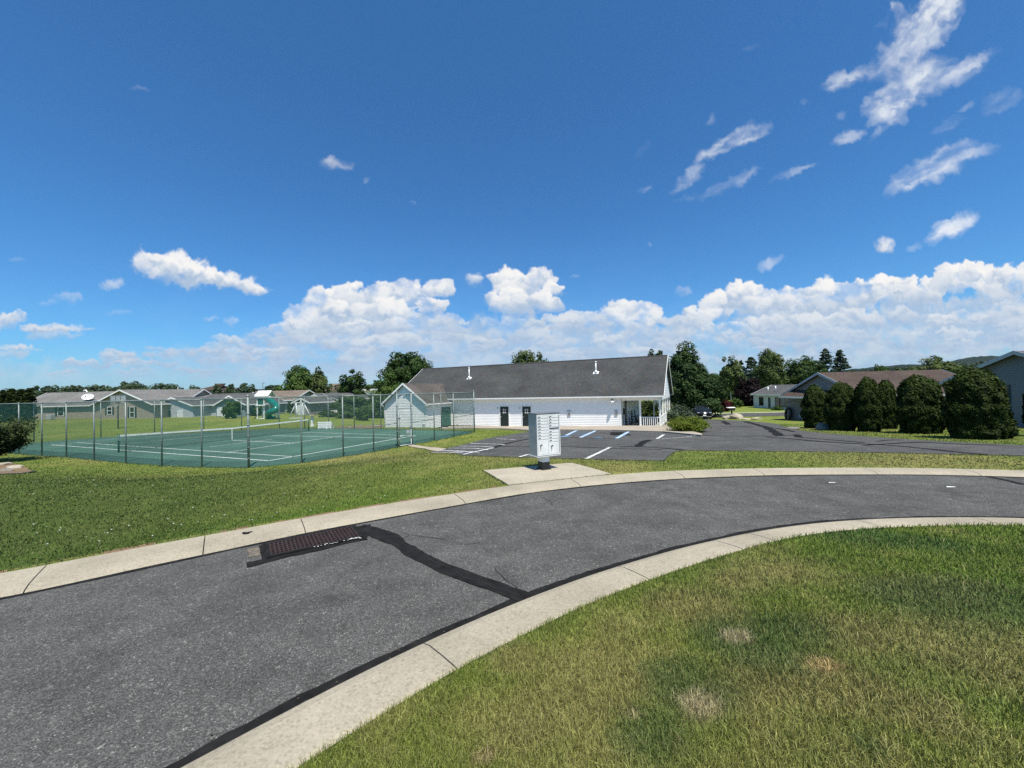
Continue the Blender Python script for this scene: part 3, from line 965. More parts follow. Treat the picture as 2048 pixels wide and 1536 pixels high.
for L, w in (([(102.5, 889.6), (320, 905.6), (537.7, 921.4)], .075), ([(154.3, 885.1), (587.5, 913.2)], .065), ([(537.7, 921.4), (792, 877.6), (830.8, 871.4)], .09), ([(456.6, 904.4), (685, 871.4)], .07),
             ([(464.4, 880.8), (587.5, 886.4)], .065), ([(400, 870), (500, 867), (600, 864.5), (792, 874.5)], .0), ([(545, 871), (660, 873.6), (792.7, 876.3)], .065), ([(601, 864.6), (700, 867.2), (830.8, 871.4)], .065),
             ([(102.5, 889.6), (200, 880.5), (330, 871.5), (400, 867)], .075), ([(262, 885.5), (330, 879.7), (400, 873.7), (470, 867.8)], .06), ([(270, 885.8), (365, 891.7), (420, 895)], .0), ([(420, 893.6), (545, 878.3)], .055)):
    if w: strip_geo(mw, crt(L), w, .036, 0, .4, ZL)
mw.build('court_line', paint('court_white', (.74, .76, .73), .7))['kind'] = 'structure'
# mulch and soil beyond the court
sheet('mulch_strip', [at(*p)[:2] for p in ((668, 855), (700, 852), (765, 849.5), (766, 856), (720, 857.6), (672, 857.8))], M_DIRT, .02, skirt=.05)
# far street
zst = lambda x, y: T(x, y)
sheet('street', [(8, 50.6), (30, 50.6), (60, 49.0), (60, 54.5), (30, 56.0), (8, 56.0)], M_LOT, .02, cut=3)
mb = MB(); strip_geo(mb, [(8, 56.5), (30, 56.5), (60, 55.2)], .5, .09, 0, 1.0); mb.build('street_curb', M_CURB_W)['kind'] = 'structure'

# ================================================================== ground
SPOTS = [(1400, 1420, .16, (.33, .275, .17)), (1650, 1338, .09, (.40, .29, .14)), (1470, 1278, .11, (.33, .28, .18)), (1270, 1440, .06, (.33, .275, .17)), (975, 1520, .07, (.26, .2, .11))]
DARKS = [(1390, 1395, .36), (1460, 1275, .42), (1570, 1255, .42), (1345, 1350, .3), (1300, 1480, .35), (1900, 1200, .8), (1720, 1075, .8), (1820, 1085, .7), (1530, 1305, .36), (1725, 1492, .10), (1745, 1510, .10)]  # the last pair paints a shadow slit in the lawn as dark green
STRAW = [(1200, 1340, .75), (1150, 1420, .6), (1060, 1450, .5), (1385, 1215, .7), (1560, 1140, 1.0), (1600, 1385, .5), (1720, 1400, .4), (1960, 1290, .8), (1850, 1440, .35), (1480, 1410, .35), (1700, 1260, .5), (1480, 1165, .6), (1040, 1320, .3), (1850, 1180, .6)]


def up_(L): return [(at(a[0], a[1])[:2],) + tuple(a[2:]) for a in L]


SPOTS, DARKS, STRAW = up_(SPOTS), up_(DARKS), up_(STRAW)
GREEN = np.array([.088, .128, .024]); GREEN2 = np.array([.155, .182, .040]); DGREEN = np.array([.046, .086, .028]); STRAWC = np.array([.225, .19, .085])


def lawn_colour(x, y):
    """turf colour at (x, y): living, dry or dead grass, and a shadow slit painted dark"""
    x = np.asarray(x, float); y = np.asarray(y, float)
    n1 = fbm(x * .35, y * .35, 31, 4); n2 = fbm(x * 1.1, y * 1.1, 32, 4); n3 = fbm(x * 3.5, y * 3.5, 33, 3); n4 = fbm(x * .12, y * .12, 34, 3)
    k = sstep(.3, .75, .55 * n1 + .45 * n2)[:, None]
    c = GREEN * (1 - k) + GREEN2 * k
    far = y > fy(FAR_BACK, x)
    c = np.where(far[:, None], c * .7 + np.array([.150, .170, .050]) * .3, c)
    dry = sstep(.5, .72, .5 * n2 + .3 * n3 + .2 * n1)
    dryb = np.where(far, sstep(.52, .75, .6 * n4 + .4 * n1) * .55 + dry * .25, dry * .5)
    dk = np.zeros(len(x))
    for p, r in DARKS: dk = np.maximum(dk, sstep(1.15, .3, np.hypot(x - p[0], y - p[1]) / r + .8 * (n2 - .5)))
    for p, r in STRAW: dryb = np.maximum(dryb, .62 * sstep(1.2, .3, np.hypot(x - p[0], y - p[1]) / r + 1.2 * (n2 - .5)))
    c = c * (1 - dryb[:, None]) + STRAWC * dryb[:, None]
    dk *= .62
    c = c * (1 - dk[:, None]) + DGREEN * dk[:, None]
    # lush green band just behind the far curb on the left
    e = y - fy(FAR_BACK, x)
    lush = sstep(1.6, .3, e) * sstep(0, .15, e) * sstep(-1.2, -3.2, x) * .7
    c = c * (1 - lush[:, None]) + np.array([.080, .140, .018]) * lush[:, None]
    left = np.where(far, sstep(-2, -7, x) * sstep(20, 9, y), 0)[:, None] * .8
    c = c * (1 - left) + np.array([.056, .082, .022]) * left
    for p, r, sc in SPOTS:
        s = .85 * sstep(1.25, .35, np.hypot(x - p[0], (y - p[1])) / r + 1.3 * (n3 - .5) + .9 * (n2 - .5))[:, None]
        c = c * (1 - s) + np.array(sc) * s
    return c * np.where(far, 1.3, 1.4)[:, None] * (.82 + .36 * n3)[:, None]


def geo(a, b, n): return np.geomspace(a, b, n)


gx = np.r_[-geo(48, 5000, 22)[::-1], np.arange(-46, -10, .5), np.arange(-10, 14, .2), np.arange(14, 48, .5), geo(50, 5000, 22)]
s_far = np.r_[0, .03, np.arange(.2, 16, .25), np.arange(16, 60, .6), geo(62, 5000, 26)]
s_near = np.r_[0, .03, np.arange(.15, 6, .2), geo(6.5, 400, 20)]
YF = fy(FAR_BACK, gx) - .03; YN = fy(NEAR_BACK, gx) + .03
cols = []
for x, a, b in zip(gx, YF, YN):
    b = min(b, a - .5)
    cols.append(np.r_[(b - s_near)[::-1], a + s_far])
nrow = len(s_near) + len(s_far)
GX = np.repeat(gx, nrow); GY = np.concatenate(cols)
GZ = T(GX, GY)
in_road = (GY < fy(FAR_BACK, GX) - .005) & (GY > fy(NEAR_BACK, GX) + .005)
GZ = np.where(in_road, -.06, GZ)
pv = np.zeros(len(GX), bool)
for P in PAVED:
    bb = (GX > P[:, 0].min()) & (GX < P[:, 0].max()) & (GY > P[:, 1].min()) & (GY < P[:, 1].max())
    idx = np.where(bb)[0]
    if len(idx): pv[idx] |= inpoly(P, GX[idx], GY[idx])
GZ = np.where(pv, GZ - .1, GZ)
Fc = []
nc = len(gx)
ii, jj = np.meshgrid(np.arange(nc - 1), np.arange(nrow - 1), indexing='ij')
a = (ii * nrow + jj).ravel()
Q = np.c_[a, a + nrow, a + nrow + 1, a + 1]
me = bpy.data.meshes.new('ground')
me.vertices.add(len(GX)); me.vertices.foreach_set('co', np.c_[GX, GY, GZ].astype(np.float32).ravel())
me.loops.add(Q.size); me.loops.foreach_set('vertex_index', Q.astype(np.int32).ravel())
me.polygons.add(len(Q)); me.polygons.foreach_set('loop_start', np.arange(len(Q), dtype=np.int32) * 4); me.polygons.foreach_set('loop_total', np.full(len(Q), 4, np.int32))
me.polygons.foreach_set('use_smooth', np.ones(len(Q), bool))
me.update(calc_edges=True)
lc = lawn_colour(GX, GY)
ca = me.attributes.new('lawn', 'FLOAT_COLOR', 'POINT'); ca.data.foreach_set('color', np.c_[lc, np.ones(len(lc))].astype(np.float32).ravel())
m, nt_, b = newmat('lawn')
p = wpos(nt_)
at_ = nd(nt_, 'ShaderNodeAttribute', attribute_name='lawn')
n1 = noise(nt_, p, 9, 6, .7); n2 = noise(nt_, p, 42, 3, .7); n3 = noise(nt_, p, 1.6, 5, .65)
c = mixc(nt_, at_.outputs['Color'], ramp(nt_, n1, [(.3, (.62, .66, .6)), (.7, (1.3, 1.28, 1.25))]), .9, 'MULTIPLY')
c = mixc(nt_, c, ramp(nt_, n2, [(.32, (.55, .6, .5)), (.68, (1.4, 1.36, 1.3))]), .9, 'MULTIPLY')
c = mixc(nt_, c, ramp(nt_, n3, [(.34, (.8, .86, .8)), (.66, (1.16, 1.12, 1.1))]), .9, 'MULTIPLY')
nt_.links.new(c, b.inputs['Base Color']); b.inputs['Roughness'].default_value = .95; b.inputs['Specular IOR Level'].default_value = .1
ad = nd(nt_, 'ShaderNodeMath', operation='ADD'); nt_.links.new(n1, ad.inputs[0]); nt_.links.new(n2, ad.inputs[1])
bump(nt_, b, ad.outputs[0], .9, .06)
me.materials.append(m)
if me.polygons[len(Q) // 2].normal.z < 0: me.flip_normals()
go = bpy.data.objects.new('ground', me); COL.objects.link(go); go['kind'] = 'structure'


# ---- real grass blades, denser close by
def grass(name, x, y, hmin, hmax, wid, lean=.8, k=1.0):
    n = len(x)
    z = T(x, y) - .004
    h = rng.uniform(hmin, hmax, n) * (.75 + .5 * fbm(x * 2, y * 2, 51, 2))
    az = rng.uniform(0, 2 * math.pi, n); la = rng.normal(0, 1, n); ln = rng.uniform(.15, 1, n) * lean
    dx = np.cos(az); dy = np.sin(az)
    wa = rng.uniform(0, 2 * math.pi, n); wx = np.cos(wa) * wid * .5; wy = np.sin(wa) * wid * .5
    b0 = np.c_[x - wx, y - wy, z]; b1 = np.c_[x + wx, y + wy, z]
    mx_, my_, mz = x + dx * h * ln * .3, y + dy * h * ln * .3, z + h * .6
    m0 = np.c_[mx_ - wx * .8, my_ - wy * .8, mz]; m1 = np.c_[mx_ + wx * .8, my_ + wy * .8, mz]
    tp = np.c_[x + dx * h * ln, y + dy * h * ln, z + h * np.sqrt(np.clip(1 - (ln * .8) ** 2, .15, 1))]
    V = np.stack([b0, b1, m1, m0, m0, m1, tp, tp], 1).reshape(-1, 3)
    c = lawn_colour(x, y) * k
    v = rng.normal(1, .34, n).clip(.35, 2.1)[:, None]
    straw = (rng.random(n) < .11)[:, None]
    c = np.where(straw, c * .35 + np.array([.26, .22, .10]) * .65, c) * v
    c = c * np.array([1.05, 1.05, 1.0])
    cc = np.repeat(c, 8, 0)
    m, nt_, b = newmat(name + '_blade')
    a = nd(nt_, 'ShaderNodeAttribute', attribute_name='blade')
    nt_.links.new(a.outputs['Color'], b.inputs['Base Color']); b.inputs['Roughness'].default_value = .55; b.inputs['Specular IOR Level'].default_value = .3
    tr = nd(nt_, 'ShaderNodeBsdfTranslucent'); nt_.links.new(a.outputs['Color'], tr.inputs[0])
    ms = nd(nt_, 'ShaderNodeMixShader'); ms.inputs[0].default_value = .3
    nt_.links.new(b.outputs[0], ms.inputs[1]); nt_.links.new(tr.outputs[0], ms.inputs[2]); nt_.links.new(ms.outputs[0], nt_.nodes['Material Output'].inputs[0])
    o = fastmesh(name, V, 4, m, attrs={'blade': cc})
    return tagobj(o, kind='stuff')


def polar(n, r0, r1, a0, a1):
    r = np.exp(rng.uniform(math.log(r0), math.log(r1), n)); a = rng.uniform(math.radians(a0), math.radians(a1), n)
    return r * np.sin(a), r * np.cos(a), r


GN = 520000
x, y, r = polar(GN, .9, 16, -40, 78)
ok = y < fy(NEAR_BACK, x) - .0 + .035 * rng.normal(0, 1, GN)
x, y, r = x[ok], y[ok], r[ok]
wid = .0033 * np.maximum(1, r / 2.2) ** .85
grass('lawn_grass', x, y, .038, .078, wid)
GF = 260000
x, y, r = polar(GF, 4.5, 40, -62, 60)
ok = (y > fy(FAR_BACK, x) + .02 * rng.normal(0, 1, GF))
x, y, r = x[ok], y[ok], r[ok]
bad = np.zeros(len(x), bool)
for P in PAVED: bad |= inpoly(P, x, y)
x, y, r = x[~bad], y[~bad], r[~bad]
grass('verge_grass', x, y, .03, .055, .004 * np.maximum(1, r / 2.4) ** .9, .75)
# bits blown into the gutters and on the road: leaf scraps, grit, two paper flecks
LV = []; LC = []
for P, sg, m_ in ((FAR_ROAD, -1, 260), (NEAR_ROAD, 1, 260)):
    i_ = rng.integers(4, len(P) - 4, m_); d_ = P[i_ + 1] - P[i_ - 1]; d_ /= np.linalg.norm(d_, axis=1)[:, None]
    q_ = P[i_] + np.c_[-d_[:, 1], d_[:, 0]] * (sg * np.abs(rng.normal(.03, .16, m_)))[:, None] + rng.normal(0, .03, (m_, 2))
    LV += list(q_); LC += [rng.choice([.0, .4, .8]) for _ in range(m_)]
for _ in range(240): x_ = rng.uniform(-6, 12); a0 = float(fy(NEAR_ROAD, x_)); a1 = float(fy(FAR_ROAD, x_)); LV.append(np.array([x_, rng.uniform(a0, a1)])); LC.append(rng.uniform(.1, .7))
Q_ = []
for (x_, y_), t_ in zip(LV, LC):
    s_ = rng.uniform(.004, .015); a_ = rng.uniform(0, 6.3); c_, n_ = math.cos(a_), math.sin(a_)
    Q_ += [(x_ - c_ * s_, y_ - n_ * s_, .013), (x_ + n_ * s_ * .5, y_ - c_ * s_ * .5, .016), (x_ + c_ * s_, y_ + n_ * s_, .013), (x_ - n_ * s_ * .5, y_ + c_ * s_ * .5, .018)]
ml, ntl, bl = newmat('litter'); al_ = nd(ntl, 'ShaderNodeAttribute', attribute_name='tint')
ntl.links.new(ramp(ntl, al_.outputs['Fac'], [(0, (.05, .035, .02)), (.5, (.10, .08, .05)), (1, (.24, .21, .16))]), bl.inputs['Base Color'])
o = fastmesh('leaf_litter', np.array(Q_), 4, ml, attrs={'tint': np.repeat(np.array(LC), 4)}); tagobj(o, kind='stuff')
mb = MB()
for px, py, l_ in ((1664, 966, .1), (1902, 974.5, .13)):
    c_ = atz(px, py, 0); mb.add([c_ + np.array([a_ * l_, b_ * .05, .012]) for a_, b_ in ((-1, -.6), (.2, -1), (1, .3), (-.3, 1))], [(0, 1, 2, 3)])
mb.build('paint_fleck', M_WHITE)['kind'] = 'structure'
# white clover heads in the left lawn
n = 420
x, y, r = polar(n, 6, 22, -60, -5)
ok = (y > fy(FAR_BACK, x) + .3) & (fbm(x * .5, y * .5, 77, 2) > .45)
x, y, r = x[ok], y[ok], r[ok]
bad = np.zeros(len(x), bool)
for P in PAVED: bad |= inpoly(P, x, y)
x, y = x[~bad], y[~bad]
z = T(x, y) + .05; s = rng.uniform(.008, .016, len(x))
V = np.stack([np.c_[x - s, y, z], np.c_[x, y - s, z + .004], np.c_[x + s, y, z], np.c_[x, y + s, z + .004], np.c_[x - s, y, z], np.c_[x, y, z - s], np.c_[x + s, y, z], np.c_[x, y, z + s]], 1).reshape(-1, 3)
o = fastmesh('clover_flowers', V, 4, paint('clover_white', (.6, .6, .5), .8)); tagobj(o, kind='stuff')
# ================================================================== clubhouse
M_SID = siding('white_siding', (.86, .855, .825), dirt=.07)
M_TRIM = paint('white_trim', (.82, .815, .79), .5, .04)
M_ROOF = shingles('grey_shingles', (.062, .063, .062), .74)
M_ROOF_B = shingles('brown_shingles', (.105, .092, .082), .7)
M_BLACK = paint('black_paint', (.012, .014, .014), .45, .2)
M_DKGREEN = paint('dark_green_paint', (.008, .018, .015), .4, .15)
M_GREEND = paint('green_door', (.012, .085, .062), .45, .12)
M_GALV = paint('galvanised', (.34, .37, .37), .45, .12, 6, metal=.5)
M_GREY = paint('grey_box', (.42, .44, .46), .5, .1)
M_DGREY = paint('dark_grey', (.13, .14, .15), .5, .1)
M_PORCHF = concrete('porch_floor', (.30, .28, .25), .3)
M_STEEL = paint('steel', (.55, .56, .57), .3, .08, metal=.8)


def glassmat():
    m, nt_, b = newmat('window_glass')
    b.inputs['Base Color'].default_value = (.012, .016, .018, 1); b.inputs['Roughness'].default_value = .06
    b.inputs['Specular IOR Level'].default_value = .6
    return m


M_GLASS = glassmat()
EX3 = np.array([*CD, 0.]); EN3 = np.array([*CN, 0.]); EZ = np.array([0, 0, 1.])
FRONT = -EX3      # runs to the right seen from the front
HE, HR, DEP, LEN, OV, PW = 3.0, 6.94, 11.45, 30.0, .38, 3.44
slope = (HR - HE) / (DEP / 2 + OV)
club = thing('clubhouse', 'long white clubhouse with dark grey shingle roof and two dark doors', 'building', cl3(15, DEP / 2, 0))


def wall_q(mb, a, b, z0, z1, th=.15, inward=None):
    """vertical wall slab between plan points a and b (local s,t)"""
    A = cl(*a); B = cl(*b); d = (B - A) / np.linalg.norm(B - A); n = np.array([-d[1], d[0]])
    if inward is not None: n = inward
    mb.prism([(A[0], A[1], CZ + z0), (B[0], B[1], CZ + z0), (B[0], B[1], CZ + z1), (A[0], A[1], CZ + z1)], (n[0] * th, n[1] * th, 0))


wh = HE - .12
mb = MB()
wall_q(mb, (PW, 0), (LEN, 0), 0.05, wh, .15, CN)
wall_q(mb, (PW, .151), (PW, DEP), 0.05, wh, .15, CD)
wall_q(mb, (PW + .151, DEP - .002), (LEN, DEP - .002), 0.05, wh, .15, -CN)
wall_q(mb, (LEN, .152), (LEN, DEP - .16), 0.05, wh, .15, -CD)
for s, sg in ((0.0, 1), (LEN, -1)):
    z1 = HE + slope * (DEP / 2 + OV) - .16; zb_ = HE + slope * OV - .16
    mb.prism([cl3(s, 0, zb_ - .35), cl3(s, 0, zb_), cl3(s, DEP / 2, z1), cl3(s, DEP, zb_), cl3(s, DEP, zb_ - .35)], EX3 * .15 * sg)
laps(mb, [(PW + .1, .06), (LEN, .06), (LEN, wh - .02), (PW + .1, wh - .02)], cl3(0, 0, 0), CD, -CN)
zb_ = HE + slope * OV - .16; z1 = HE + slope * (DEP / 2 + OV) - .16
laps(mb, [(0, zb_ - .35), (DEP, zb_ - .35), (DEP, zb_), (DEP / 2, z1), (0, zb_)], cl3(0, 0, 0), CN, -CD)
laps(mb, [(.16, .06), (DEP, .06), (DEP, wh - .02), (.16, wh - .02)], cl3(PW, 0, 0), CN, -CD)
mb.build('wall', M_SID, club)
mb = MB()
for t0, t1, z0, z1, sg in ((-OV, DEP / 2, HE, HR, 1), (DEP + OV, DEP / 2, HE, HR, -1)):
    mb.prism([cl3(-.3, t0, z0), cl3(LEN + .3, t0, z0), cl3(LEN + .3, t1, z1), cl3(-.3, t1, z1)], (0, 0, -.12))
# ridge cap
mb.prism([cl3(-.3, DEP / 2 - .14, HR - .04), cl3(-.3, DEP / 2, HR + .035), cl3(-.3, DEP / 2 + .14, HR - .04)], EX3 * (LEN + .6))
roof = mb.build('roof', M_ROOF, club)
# fascia, soffit, gutter, rake boards, corner trim, porch beam
mb = MB()
for t in (-OV - .02, DEP + OV + .02):
    mb.box(cl3(15, t, HE - .10), (LEN + .6, .03, .17), EX3)
mb.box(cl3((LEN + 7) / 2 - 3.5, -OV / 2, HE - .195), (LEN + .5, OV + .02, .02), EX3)
for s in (-.31, LEN + .31):
    for t0, t1 in ((-OV - .02, DEP / 2), (DEP + OV + .02, DEP / 2)):
        mb.prism([cl3(s, t0, HE - .2), cl3(s, t0, HE + .03), cl3(s, t1, HR + .03), cl3(s, t1, HR - .2)], EX3 * .03 * (1 if s > 0 else -1))
mb.build('rake_board', M_TRIM, club)
mb = MB()
mb.box(cl3(15, -OV - .075, HE - .045), (LEN + .5, .11, .1), EX3)
mb.tube([cl3(LEN - .2, -OV - .06, HE - .1), cl3(LEN - .2, -.06, HE - .4), cl3(LEN - .2, -.06, .2)], .04, 6)
mb.build('gutter', M_TRIM, club)
for s in (PW + .04, LEN - .05):
    mb = MB(); mb.box(cl3(s, -.018, wh / 2), (.12, .03, wh - .1), EX3)
    if s < 9: mb.box(cl3(PW - .018, .06, wh / 2), (.03, .12, wh - .1), EX3)
    mb.build('corner_trim', M_TRIM, club)
mb = MB()
mb.box(cl3(PW / 2 - .06, .1, wh - .12), (PW - .1, .2, .34), EX3); mb.box(cl3(.08, DEP / 2, wh - .12), (.2, DEP - .45, .34), EX3)
mb.box(cl3(PW / 2 - .06, DEP - .1, wh - .12), (PW - .1, .2, .34), EX3)
mb.build('porch_beam', M_TRIM, club)
mb = MB(); mb.box(cl3(PW / 2, DEP / 2, wh + .08), (PW - .02, DEP - .02, .04), EX3); mb.build('porch_ceiling', M_TRIM, club)
mb = MB(); mb.box(cl3(PW / 2 - .1, DEP / 2, .085), (PW + .2, DEP - .05, .17), EX3); mb.build('porch_floor', M_PORCHF, club)
for s, t in [(1.75, .1), (.08, .1)] + [(.08, .1 + (DEP - .2) * k / 4) for k in range(1, 5)] + [(1.75, DEP - .1)]:
    mb = MB(); mb.box(cl3(s, t, (wh - .29 + .17) / 2), (.15, .15, wh - .29 - .17), EX3)
    mb.box(cl3(s, t, .29), (.19, .19, .22), EX3); mb.box(cl3(s, t, wh - .36), (.19, .19, .14), EX3)
    mb.build('porch_post', M_TRIM, club)


def railing(p, q):
    mb = MB(); P = np.array(cl3(*p, 0)); Q = np.array(cl3(*q, 0)); d = Q - P; L = np.linalg.norm(d); d /= L
    for z in (.30, 1.08): mb.box(P + d * L / 2 + EZ * z, (L, .07, .07), d)
    n = int(L / .16)
    for i in range(1, n): mb.box(P + d * L * i / n + EZ * .69, (.055, .04, .70), d)
    mb.build('railing', M_TRIM, club)


railing((1.67, .1), (.16, .1))
for k in range(4): railing((.08, .19 + (DEP - .2) * k / 4), (.08, .02 + (DEP - .2) * (k + 1) / 4))


def s_of(px): k = (px - 1024) / F; return (CLUB[0] - CLUB[1] * k) / (-CD[0] + CD[1] * k)


def zat(px, py, t=0.0):
    s = s_of(px); p = cl(s, t); q = aty(px, py, p[1]); return q[2] - CZ


for px0, px1 in ((999.7, 1016.2), (1043.8, 1060.6)):
    s0, s1 = s_of(px0), s_of(px1); sm = (s0 + s1) / 2; w = abs(s0 - s1)
    mb = MB(); mb.box(cl3(sm, -.035, 1.08), (w, .06, 2.04), EX3); d = mb.build('door', M_DKGREEN, club)
    mb = MB()
    for sg in (-1, 1): mb.box(cl3(sm + sg * (w / 2 + .05), -.03, 1.09), (.09, .075, 2.1), EX3)
    mb.box(cl3(sm, -.03, 2.16), (w + .19, .075, .1), EX3); mb.build('frame', M_TRIM, d)
    mb = MB()
    for k in (-1, 1):
        mb.box(cl3(sm + k * .1, -.072, 1.62), (.035, .02, .52), EX3); mb.box(cl3(sm, -.0735, 1.62 + k * .13), (.48, .02, .035), EX3)
    mb.build('muntin', M_TRIM, d)
    mb = MB(); mb.box(cl3(sm, -.066, 1.62), (.46, .012, .5), EX3); mb.build('window', M_GLASS, d)
    mb = MB(); mb.lathe(cl3(sm + w / 2 - .09, -.11, 1.03), [(.005, -.035), (.034, -.02), (.034, .02), (.005, .035)], 10); mb.box(cl3(sm + w / 2 - .09, -.085, 1.03), (.06, .04, .12), EX3); mb.build('handle', M_STEEL, d)
    mb = MB(); mb.box(cl3(s0 + .32, -.03, zat(px0 - 5, 816)), (.16, .1, .14), EX3, bev=.02); mb.build('wall_lamp', M_GREY, club)
for px0, px1, y0, y1 in ((1133.4, 1140.2, 821, 831), (1227.6, 1234.2, 820, 830)):
    s0, s1 = s_of(px0), s_of(px1); za, zb_ = zat(px0, y1), zat(px0, y0)
    mb = MB(); mb.box(cl3((s0 + s1) / 2, -.05, (za + zb_) / 2), (abs(s0 - s1), .1, zb_ - za), EX3, bev=.02)
    o = mb.build('vent_box', M_GREY, club)
    mb = MB(); c = np.array(cl3((s0 + s1) / 2 - .03, -.1, (za + zb_) / 2 - .03))
    ring = [c + EX3 * .11 * math.cos(a) + EZ * .11 * math.sin(a) for a in np.linspace(0, 2 * math.pi, 17)[:-1]]
    mb.prism(ring, -EN3 * .025); mb.build('vent_grille', M_DGREY, o)
for px, py in ((1145.5, 853.2), (913.5, 848.5)):
    mb = MB(); mb.box(cl3(s_of(px), -.03, zat(px, py)), (.14, .06, .2), EX3, bev=.01); mb.build('outlet', M_GREY, club)
# flood lamp on a bent arm by the porch corner
s0 = s_of(1228); zl = zat(1228, 802.5)
mb = MB(); mb.tube([cl3(s0 - .25, -.02, zl + .02), cl3(s0 - .2, -.3, zl + .02), cl3(s0, -.42, zl + .05)], .02, 6)
fl = mb.build('lamp_arm', M_GALV, club)
mb = MB(); c = np.array(cl3(s0 + .12, -.45, zl + .06)); mb.lathe(c, [(.07, .16), (.11, .12), (.13, 0)], 12); mb.build('lamp_cap', M_BLACK, fl)
mb = MB(); mb.lathe(c, [(.13, -.01), (.16, -.14), (.08, -.24)], 12); mb.build('lamp_globe', paint('lamp_white', (.8, .8, .78), .3, .03), fl)
# vent pipes on the roof
nrm = None


def roof_pt(px, py):
    p0 = np.array(cl3(0, -OV, HE)); u = EX3; v = EN3 + EZ * slope; n = np.cross(u, v)
    d = ray(px, py); k = ((p0 - EYE) @ n) / (d @ n); return EYE + d * k


for bx, by, ty in ((938.5, 757.2, 733.8), (1192, 746.2, 722.5)):
    b_ = roof_pt(bx, by); h = (by - ty) * b_[1] / F
    mb = MB(); mb.tube([b_ - EZ * .3, b_ + EZ * (h - .1)], .06, 10); mb.lathe(b_, [(.085, h - .12), (.1, h - .1), (.1, h - .02), (.05, h)], 10)
    o = mb.build('vent_pipe', M_TRIM, club)
    mb = MB(); mb.box(b_ + EZ * .03, (.55, .45, .05), EX3, EN3 / math.hypot(1, slope) + EZ * slope / math.hypot(1, slope)); mb.lathe(b_, [(.2, 0), (.09, .3)], 10); mb.build('flashing', M_TRIM, o)
# porch furniture and fittings seen through the opening
mb = MB(); mb.box(cl3(PW - .03, 2.4, 1.2), (.05, 1.0, 2.05), EX3); dd = mb.build('side_door', M_DGREY, club)
mb = MB(); mb.prism([cl3(PW - .09, 2.4 + .55 * math.cos(a), 2.25 + .32 * math.sin(a)) for a in np.linspace(0, math.pi, 9)], EX3 * .05); mb.build('door_fanlight', M_BLACK, dd)
mb = MB(); mb.box(cl3(PW - .1, 1.15, 1.55), (.2, .35, .55), EX3, bev=.03); mb.build('notice_box', M_BLACK, club)

# side wing with its gable to the court
WS0, WS1, WP, WHE, WHR = 22.0, 27.45, 4.45, 2.62, 4.78
wm = (WS0 + WS1) / 2; ws = (WHR - WHE) / ((WS1 - WS0) / 2 + .32)
mb = MB()
zt = WHE - .1 + ws * .32
front_poly = [(WS0, .05), (WS1, .05), (WS1, zt), (wm, zt + ws * (WS1 - WS0) / 2), (WS0, zt)]
mb.prism([cl3(s, -WP, z) for s, z in front_poly], EN3 * .15)
for s, inw in ((WS0, CD), (WS1, -CD)): wall_q(mb, (s, -WP + .151), (s, -.002), .05, zt, .15, inw)
laps(mb, front_poly, cl3(0, -WP, 0), CD, -CN)
laps(mb, [(-WP, .06), (-.02, .06), (-.02, zt), (-WP, zt)], cl3(WS0, 0, 0), CN, -CD)
mb.build('wing_wall', M_SID, club)
mb = MB()
for e, sg in ((WS0 - .32, 1), (WS1 + .32, -1)):
    tt = (WHR - HE) / slope - OV
    mb.prism([cl3(e, -WP - .3, WHE), cl3(wm, -WP - .3, WHR), cl3(wm, tt, WHR), cl3(e, .0, WHE)], (0, 0, -.1))
mb.build('wing_roof', M_ROOF_B, club)
mb = MB()
for e in (WS0 - .32, WS1 + .32):
    mb.prism([cl3(e, -WP - .31, WHE - .17), cl3(e, -WP - .31, WHE + .03), cl3(wm, -WP - .31, WHR + .04), cl3(wm, -WP - .31, WHR - .17)], -EN3 * .03)
    sg = 1 if e < wm else -1
    mb.box(cl3(e - .02 * sg, -WP / 2 - .2, WHE - .06), (.1, WP - .1, .12), EX3)
    mb.prism([cl3(e, -WP - .31, WHE - .2), cl3(e, -WP - .31, WHE + .02), cl3(e + sg * .32, -WP - .31, WHE - .2)], EN3 * .3)
for s in (WS0 + .05, WS1 - .05): mb.box(cl3(s, -WP - .012, 1.3), (.11, .03, 2.5), EX3)
mb.tube([cl3(WS1 + .28, -WP - .2, WHE - .1), cl3(WS1 + .06, -WP - .06, WHE - .4), cl3(WS1 + .06, -WP - .06, .15)], .04, 6)
mb.build('wing_trim', M_TRIM, club)
# green double door in the wing's side wall
mb = MB(); mb.box(cl3(WS0 - .03, -1.05, 1.09), (.05, 1.75, 2.05), EX3); gd = mb.build('green_door', M_GREEND, club)
gd['label'] = 'dark green double door in the side of the wing'
mb = MB(); mb.box(cl3(WS0 - .06, -1.05, 1.09), (.015, .02, 2.0), EX3); mb.build('door_gap', M_BLACK, gd)
mb = MB(); mb.box(cl3(WS0 - .07, -1.2, 1.0), (.05, .05, .16), EX3); mb.build('handle', M_STEEL, gd)
mb = MB(); mb.box(cl3(wm + .05, -WP - .06, 3.55), (.22, .12, .14), EX3, bev=.03); mb.build('wing_lamp', M_TRIM, club)
mb = MB(); mb.box(cl3(WS0 + .3, -WP - .05, .35), (.3, .1, .5), EX3, bev=.02); mb.build('meter_box', M_GREY, club)

# chairs on the porch
mb0 = None


